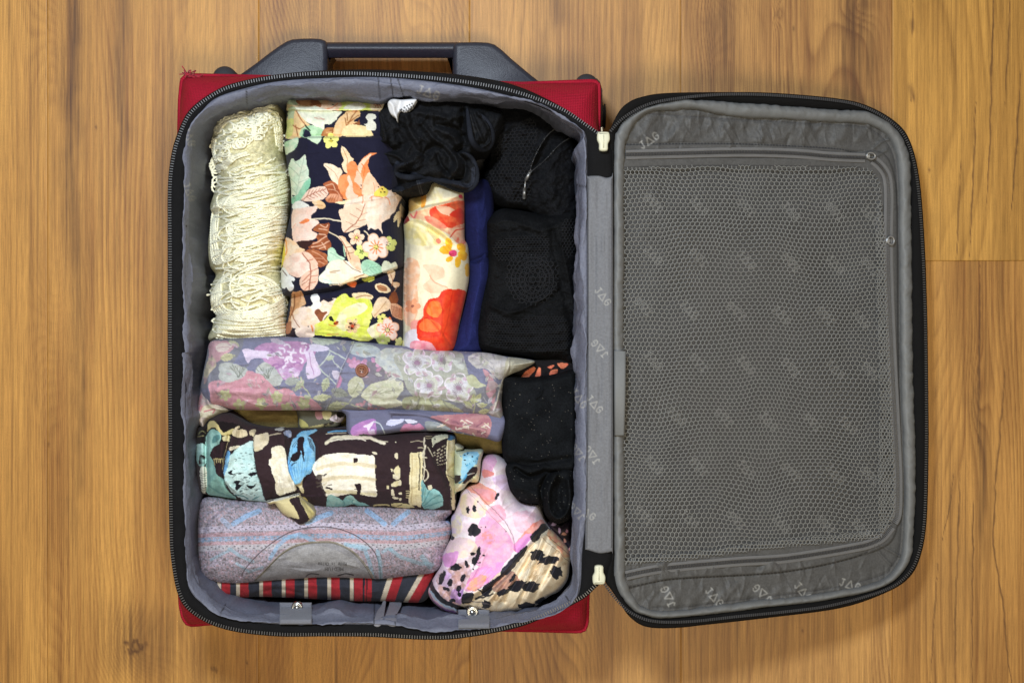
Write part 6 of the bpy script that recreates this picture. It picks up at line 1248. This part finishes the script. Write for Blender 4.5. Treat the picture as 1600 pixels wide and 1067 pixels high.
zig([(555, 165), (640, 225), (715, 285)], T=TT_); zig([(935, 175), (870, 225), (800, 285)], T=TT_); zig([(0, 275), (110, 225), (220, 185)], T=TT_); zig([(365, 818), (385, 806), (405, 798)]); zig([(348, 812), (358, 822)], 'a0b8d8'); zig([(700, 812), (712, 820)])
zig([(770, 520), (860, 590), (1040, 650), (1160, 660)], '8db2c4', 6, TT_); zig([(700, 545), (750, 515), (780, 520)], '8db2c4', 5, TT_); zig([(660, 870), (672, 885)], '8db2c4'); zig([(358, 857), (375, 868), (395, 877)], '96b8cc', 5); zig([(330, 874), (345, 866), (362, 858)], '96b8cc', 4); zig([(370, 880), (390, 893), (410, 886)], '96b8cc', 4)
# collar
outer = np.array([(378, 900), (382, 890), (400, 869), (422, 850), (445, 835), (465, 827), (488, 823.5), (510, 823), (533, 827), (555, 836), (572, 848), (585, 862), (592, 880), (595, 905), (590, 920), (380, 920)], float)
inner = np.array([(400, 905), (412, 893), (435, 869), (455, 855), (477, 848), (500, 846), (522, 847), (545, 857), (560, 869), (573, 885), (583, 902), (585, 925), (400, 925)], float)
c.stroke(outer[:14], 1.6, '5f5458', T=None); s_ = pip(c.X, c.Y, cr(outer, True, 4)); c.Z += .0022*sstep(0, 3, np.where(s_, 3.0, 0))
q_ = outer; 
for p in ([(422, 872), (436, 850), (452, 838), (468, 834), (480, 840), (500, 852)],): zig(p, '86b6dc', 6)
zig([(540, 850), (570, 858), (578, 880), (583, 905)], '86b4cc', 6); zig([(548, 852), (562, 852), (575, 856)], '9cc0d8', 5); zig([(590, 860), (594, 880), (595, 905)], '8ab4c8', 6)
mi = pip(c.X, c.Y, cr(inner, True, 4)); g_ = hx('94949a'); v_ = (1+.12*vn(c.X/3, c.Y/1.3, 6)+.1*vn(c.X/1.4, c.Y/1.4, 7))[..., None]; c.C = np.where(mi[..., None], g_*v_, c.C)
c.poly([(455, 862), (500, 852), (550, 872), (560, 888), (500, 880), (450, 876)], 'b0b0b0', a=.35, T=None)
c.stroke(inner[:12], 2.2, 'a8a498', T=None); c.stroke([(398, 907), (411, 895), (434, 871), (455, 857), (477, 850), (500, 848), (522, 849), (545, 859), (559, 871), (572, 887), (581, 904)], 1.2, '6c6860', T=None)
c.Z -= .003*np.where(mi, 1, 0)
# printed size text, upside down: drawn with strokes (letters rotated half a turn)
GL = {'M': [[(0, 0), (0, 1), (.5, .35), (1, 1), (1, 0)]], 'E': [[(1, 0), (0, 0), (0, 1), (1, 1)], [(0, .5), (.8, .5)]], 'D': [[(0, 0), (0, 1), (.6, 1), (1, .7), (1, .3), (.6, 0), (0, 0)]], 'I': [[(.5, 0), (.5, 1)]], 'U': [[(0, 1), (0, .2), (.5, 0), (1, .2), (1, 1)]],
      'a': [[(.1, .65), (.8, .65), (.8, 0), (.1, 0), (.1, .35), (.8, .35)]], 'd': [[(.8, 1), (.8, 0), (.1, 0), (.1, .6), (.8, .6)]], 'e': [[(.1, .35), (.85, .35), (.85, .65), (.1, .65), (.1, 0), (.85, 0)]], 'i': [[(.5, 0), (.5, .6)], [(.5, .85), (.5, .95)]], 'n': [[(.1, 0), (.1, .65), (.8, .6), (.8, 0)]], 'C': [[(1, .85), (.6, 1), (.15, .8), (0, .5), (.15, .15), (.6, 0), (1, .15)]], 'h': [[(.1, 1), (.1, 0)], [(.1, .6), (.8, .6), (.8, 0)]], ' ': []}
def text(cl, s, x, y, w, h, ang, col, sw):
    for i_, ch in enumerate(s):
        for l in GL[ch]:
            cl.stroke([(x+(i_*w+u*w*.7)*math.cos(ang)+v*h*math.sin(ang), y+(i_*w+u*w*.7)*math.sin(ang)-v*h*math.cos(ang)) for u, v in l], sw, col, T=None, smooth=False, a=.85)
text(c, 'MEDIUM', 536, 886.5, 4.9, 4.6, math.pi, '4a4848', 1.15); text(c, 'Made in China', 541.5, 878.5, 3.5, 4.6, math.pi, '4a4848', 1.05)
c.stroke([(478, 900), (485, 896), (498, 897)], 1.6, '38343a', T=None); c.stroke([(528, 899), (540, 896), (552, 898)], 1.8, '28242a', T=None)
c.fold([(318, 800), (340, 795), (360, 785)], 3, -.003); c.fold([(316, 840), (324, 815), (345, 796)], 3, -.003); c.fold([(690, 812), (705, 808)], 3, -.006); c.noise(.0022, 70, 26, 4); c.noise(.0008, 12, 10, 7); c.grain(.08, .10); c.crinkle(50, 60, 3, .0012, .05, .4, 5)
c.build('rolled_tshirt', M['knit'], None, drop=.07, loc=center(c), label='speckled grey t-shirt with blue and lilac zigzag bands, rolled with its neck printed MEDIUM showing', cat='t-shirt')
# --- striped garment
c = Cloth([(330, 898), (400, 896), (500, 893), (600, 893), (676, 888), (676, 915), (671, 930), (660, 940), (640, 941), (600, 939), (560, 939), (500, 936), (440, 933), (400, 932), (370, 935), (345, 936), (332, 925)], z0=.105, h=.026, R=22, base='31343f')
def quad(x0, x1, y0, y1, w, col): c.poly([(x0, y0), (x0+w, y0), (x1+w, y1), (x1, y1)], col, smooth=False, T=None)
for x in (340, 369, 405, 440.5, 475.5, 511.5, 547):
    quad(x, x, 880, 950, 5.5, 'c2b7a6'); quad(x+5.5, x+6.5, 880, 950, 13.5, '9c2a32')
quad(571, 569, 880, 950, 11, '9c2a32'); quad(573.5, 571.5, 880, 950, 1.5, '241a22'); quad(568, 566, 880, 950, 1.2, '241a22')
quad(613, 590, 880, 950, 8.5, 'c2b7a6'); quad(621.5, 598, 880, 950, 15, '9c2a32'); quad(664, 622, 880, 955, 8.5, 'c2b7a6'); quad(672.5, 632, 880, 950, 16, '9c2a32')
c.noise(.0035, 24, 30, 4, 3); c.fold([(340, 915), (450, 912), (560, 918)], 5, .002); c.fold([(400, 928), (430, 920), (470, 926)], 3, -.002); c.grain(.1, .06); c.crinkle(50, 26, 2.6, .0018, .6, 1.2, 5)
c.build('striped_top', M['cotton'], None, drop=.05, loc=center(c), label='red, cream and navy striped top along the bottom wall, under the speckled t-shirt', cat='top')

# ---------------------------------------------------------------- pink blouse with black brush spots
LT = (660, 700, 3.951)
o = [(370, 75), (395, 55), (430, 46), (465, 52), (495, 72), (530, 108), (540, 160), (560, 250), (600, 320), (660, 338), (712, 347), (735, 400), (752, 445), (785, 495), (830, 540), (880, 595), (914, 655), (908, 720), (902, 790), (880, 840), (840, 885), (780, 915), (700, 975), (650, 1000), (600, 1012), (520, 1020), (440, 1026), (330, 1005), (240, 985), (225, 1032), (170, 1020), (100, 980), (55, 935), (36, 885), (55, 830), (85, 770), (118, 715), (122, 660), (155, 590), (180, 540), (176, 440), (200, 390), (225, 330), (240, 270), (280, 235), (345, 205), (358, 150)]
c = Cloth(o, z0=.125, h=.05, R=34, base='f3dcec', T=LT, pw=.5, sp=.9)
c.T = LT; c.warp(1.4, 6, 5)
c.poly([(150, 0), (700, 0), (800, 500), (700, 600), (400, 900), (200, 900), (150, 500)], 'f4e0f0', 'faf0f8', sc=14)
c.poly([(370, 80), (420, 45), (460, 70), (430, 140), (380, 180)], 'eeb4dc', 'f4c4e4'); c.poly([(380, 130), (440, 150), (420, 175), (375, 180)], 'f49a98'); c.poly([(430, 180), (540, 170), (560, 260), (480, 250)], 'ecd4f6')
c.poly([(250, 235), (330, 205), (400, 240), (460, 270), (450, 320), (400, 350), (330, 300), (300, 270)], 'f6a494', 'f8b8a8', sc=6); c.poly([(320, 250), (420, 260), (460, 290), (430, 330), (360, 300)], 'f4968c', 'f0a8b0')
c.poly([(250, 290), (330, 280), (400, 380), (350, 430), (260, 420), (230, 360)], 'f7e6c8', 'f6d8dc'); c.poly([(400, 380), (480, 350), (520, 420), (460, 460), (400, 440)], 'f3c4dc', 'f4b8d0', sc=5)
c.poly([(360, 430), (440, 440), (540, 540), (560, 640), (480, 720), (380, 740), (330, 700), (330, 560)], 'eeb2dc', 'f2c0dc', sc=6); c.poly([(370, 520), (440, 520), (440, 580), (380, 590)], 'f2a0a8', 'eeb2dc', sc=4)
c.poly([(560, 400), (680, 390), (700, 440), (640, 520), (580, 500)], 'f4c8dc', 'f2d4e8', sc=5); c.poly([(620, 530), (680, 470), (740, 440), (770, 465), (700, 520), (640, 590), (580, 640), (560, 600)], 'f6998c', 'f4b0a8', sc=5); c.poly([(560, 600), (640, 530), (680, 540), (600, 640)], 'e49adc', 'f0a8d8')
c.poly([(180, 400), (240, 430), (240, 520), (185, 540)], 'e8d8fa', 'f8ecd4'); c.poly([(160, 560), (300, 560), (340, 640), (240, 680), (150, 650)], 'f4e2d4', 'f2d8e0'); c.poly([(130, 660), (220, 640), (200, 720), (140, 730)], 'e6a4e0')
c.poly([(280, 780), (400, 720), (500, 700), (460, 780), (360, 860), (260, 880)], 'eca4e0', 'f0b8e0', sc=6); c.poly([(290, 830), (360, 780), (400, 800), (340, 880), (280, 870)], 'f4b090', 'f2a8b8', sc=5)
# lower right: tan brush panel
c.poly([(700, 560), (760, 500), (800, 510), (860, 560), (925, 650), (910, 800), (860, 880), (700, 980), (600, 1030), (250, 1000), (240, 940), (380, 860), (480, 760), (600, 660)], 'f6e8cc', 'f0dcbc', sc=7)
for k in range(44):
    u = rs.uniform(0, 1); x = 400+480*u+rs.uniform(-60, 40); y = 960-330*u+rs.uniform(-50, 90); c.blob(x, y, rs.uniform(14, 42), rs.uniform(7, 20), ['b89c74', 'a08660', 'f8f2e0', 'f6ecd8', 'f4d0a8'][k % 5], seed=k, rot=-.8, a=.5)
c.poly([(790, 500), (860, 560), (920, 650), (880, 670), (820, 600), (770, 540)], 'f4cfa0', 'f2a684', sc=5)
c.poly([(430, 830), (480, 780), (560, 760), (600, 830), (520, 890), (440, 880)], 'c9a08c', 'b88c80', sc=4)
c.poly([(90, 800), (160, 740), (260, 700), (300, 760), (250, 880), (230, 980), (120, 920)], 'dcc0cc', 'c8a4a0', sc=5); c.poly([(180, 880), (250, 870), (240, 960), (180, 930)], 'ddb4f0', 'c8a0e8'); c.poly([(140, 750), (180, 790), (160, 860), (110, 830)], 'e4b8f0', 'd8c0e0')
INK = '20202a'
for x, y, rx, ry, ro_ in ((278, 382, 11, 24, -.1), (322, 376, 12, 24, -.2), (318, 507, 42, 40, 0), (460, 298, 10, 28, .5), (188, 553, 10, 12, 0), (345, 650, 14, 46, .2), (325, 690, 20, 34, .3), (205, 735, 36, 22, -.3), (272, 712, 12, 26, -.2), (250, 800, 14, 26, .5), (310, 650, 16, 10, 0), (120, 800, 16, 46, .3), (170, 830, 14, 28, .5), (225, 865, 14, 24, .3), (150, 870, 22, 12, .4), (185, 940, 24, 16, 0), (230, 900, 12, 18, 0), (318, 748, 6, 5, 0), (378, 664, 8, 5, 0), (350, 705, 10, 5, 0), (362, 486, 6, 4, 0), (392, 486, 5, 4, 0), (342, 330, 6, 5, 0), (515, 517, 5, 5, 0)): c.blob(x, y, rx, ry, INK, seed=3, rot=ro_)
for x, y, rx, ry, ro_ in ((710, 655, 44, 36, -.3), (775, 690, 66, 32, -.15), (825, 765, 42, 40, .2), (670, 855, 58, 34, -.1), (585, 850, 60, 30, -.5), (500, 890, 50, 18, -.4), (390, 965, 30, 28, 0), (640, 975, 54, 24, -.1), (730, 940, 34, 18, -.5), (560, 800, 30, 14, -.8), (790, 500, 8, 5, 0)): c.blob(x, y, rx, ry, INK, seed=8, rough=.45, rot=ro_)
c.poly([(665, 545), (700, 505), (740, 465), (775, 472), (782, 492), (740, 530), (705, 575), (680, 575)], INK)
c.poly([(480, 760), (540, 690), (590, 640), (640, 600), (650, 620), (610, 680), (560, 740), (520, 785)], INK, '343440'); c.poly([(365, 870), (400, 835), (470, 790), (490, 760), (500, 790), (450, 830), (430, 870), (400, 915), (375, 905)], INK); c.poly([(245, 905), (280, 890), (320, 900), (300, 950), (245, 955)], INK)
c.stroke([(345, 875), (380, 900), (330, 930), (440, 900)], 10, INK); c.stroke([(300, 890), (360, 860)], 6, '8888a0', dash=2)
c.stroke([(48, 830), (70, 880), (120, 935), (180, 970), (240, 985)], 30, '1c1c28'); c.stroke([(50, 880), (85, 930), (140, 970), (215, 1000)], 11, 'bcd4f0'); c.stroke([(42, 900), (75, 950), (130, 990), (210, 1022)], 12, '2a2434'); c.stroke([(60, 930), (110, 975), (200, 1018)], 7, 'c888d0'); c.stroke([(38, 890), (55, 925)], 8, 'e8a0c0')
c.stroke([(240, 965), (340, 980), (440, 1020)], 12, 'e8e0d8'); c.stroke([(250, 940), (330, 945), (430, 970)], 5, '706870')
c.stroke([(285, 225), (400, 340), (480, 420), (540, 500), (565, 570), (575, 635)], 3.4, '7a5060', a=.8); c.stroke([(255, 240), (380, 370), (470, 460), (520, 520)], 3.4, 'b08898', a=.8); c.stroke([(762, 530), (840, 600), (912, 660)], 3.4, '5a3a30'); c.stroke([(740, 550), (830, 630), (905, 700)], 3, '8a6a50')
c.stroke([(752, 445), (785, 495)], 6, 'f4f0f8')
for s_ in ([(740, 540), (640, 800), (560, 985)], [(805, 600), (720, 780), (660, 900)], [(690, 590), (520, 800), (400, 930)], [(860, 650), (800, 740)]): c.stroke(s_, 3, '5a4a40', a=.7)
c.fold([(330, 250), (430, 370), (530, 500), (560, 620)], 3, .0018); c.fold([(740, 470), (640, 600), (540, 720), (420, 830), (260, 930)], 5, .006); c.fold([(760, 500), (660, 620), (560, 740), (440, 850), (280, 955)], 3.5, -.005)
for s_ in ([(740, 545), (640, 800), (560, 985)], [(805, 600), (720, 780), (640, 930)], [(690, 590), (560, 800), (470, 940)], [(860, 640), (810, 760), (740, 880)], [(640, 650), (500, 830), (400, 960)]): c.fold(s_, 5, .0045)
for s_ in ([(770, 560), (680, 790), (600, 950)], [(830, 640), (760, 800), (690, 920)], [(660, 640), (530, 810), (430, 950)], [(720, 570), (600, 780), (510, 940)]): c.fold(s_, 4, -.004)
for s_, a_ in (([(370, 640), (330, 720), (280, 800), (260, 880)], .004), ([(345, 640), (310, 710), (230, 860)], -.003), ([(120, 720), (170, 800), (200, 900), (240, 960)], .004), ([(90, 780), (140, 880), (220, 960)], -.005), ([(200, 740), (220, 850), (240, 940)], -.003), ([(360, 190), (430, 200), (520, 190)], .003), ([(540, 230), (480, 300), (520, 400)], .002), ([(560, 260), (640, 370), (740, 430)], -.003), ([(560, 640), (470, 740), (300, 860)], .003)): c.fold(s_, 5, a_)
c.noise(.003, 34, 30, 6); c.grain(.09, .04); c.crinkle(60, 46, 3, .0018, -.9, .5, 5); c.crinkle(40, 40, 2.4, .002, 2.2, .4, 7, (680, 860, 760, 955))
c.build('spotted_blouse', M['satin'], None, drop=.05, loc=center(c), label='pink and lilac watercolour blouse with black brush spots, bunched in the bottom right corner', cat='blouse')
# sliver of the same kind of print by the right wall
c = Cloth([(852, 822), (862, 812), (875, 820), (890, 812), (898, 830), (898, 870), (885, 862), (868, 842)], z0=.10, h=.012, R=10, base='2a2030')
c.T = LT
for k in range(16): c.blob(rs.uniform(770, 930), rs.uniform(450, 650), rs.uniform(6, 16), rs.uniform(8, 22), ['e8a8c8', 'f0b0a0', 'c8b0e0', '2a2030'][k % 4], seed=k)
c.build('pink_scarf', M['satin'], None, drop=.04, loc=center(c), label='sliver of pink and dark printed cloth between the black bundle and the right lining', cat='cloth')

# ---------------------------------------------------------------- black knitted bundle, right
c = Cloth([(784, 600), (784, 592), (792, 588), (816, 589), (850, 587), (875, 582), (893, 577), (903, 582), (905, 640), (905, 700), (902, 735), (880, 742), (840, 738), (800, 728), (787, 716), (784, 690), (785, 640)], z0=.13, h=.038, R=12, base='16181b', pw=.5)
blacken(c, 4)
for k in range(60): x = rs.uniform(790, 895); y = rs.uniform(592, 720); c.ell(x, y, .5, .5, '8a8478', T=None, a=.5)
c.noise(.002, 30, 30, 4); c.crinkle(40, 30, 2.6, .0016, .3, 1.2, 5); c.fold([(838, 622), (845, 616), (847, 608)], 2, .003); c.fold([(784, 716), (830, 724), (890, 716)], 5, -.006)
t = thing('knitted_jumper', 'black fuzzy knitted garment folded square, with its bunched end over the pink blouse', 'clothing', center(c))
c.build('folded_knit', M['wool'], t, drop=.05)
c = Cloth([(790, 742), (789, 732), (794, 724), (806, 721), (822, 724), (840, 722), (856, 724), (868, 730), (885, 728), (898, 738), (900, 770), (897, 795), (888, 812), (872, 818), (858, 812), (850, 800), (847, 788), (835, 787), (820, 785), (806, 777), (796, 764)], z0=.145, h=.03, R=16, base='16181b')
blacken(c, 7)
for k in range(70): x = rs.uniform(792, 896); y = rs.uniform(726, 810); c.ell(x, y, .5, .5, '8a8a84', T=None, a=.5)
c.fold([(806, 732), (826, 744), (848, 738), (860, 730)], 4, -.013); c.fold([(800, 760), (830, 768), (848, 784)], 6, .005); c.fold([(848, 784), (846, 762), (856, 742), (872, 732)], 4, -.015); c.fold([(868, 742), (858, 765), (858, 795), (870, 810), (884, 803), (891, 780), (888, 750)], 4, .013); c.fold([(874, 755), (872, 785), (876, 796)], 6, -.009)
c.noise(.003, 16, 16, 5)
c.build('bunched_end', M['wool'], t, drop=.08)
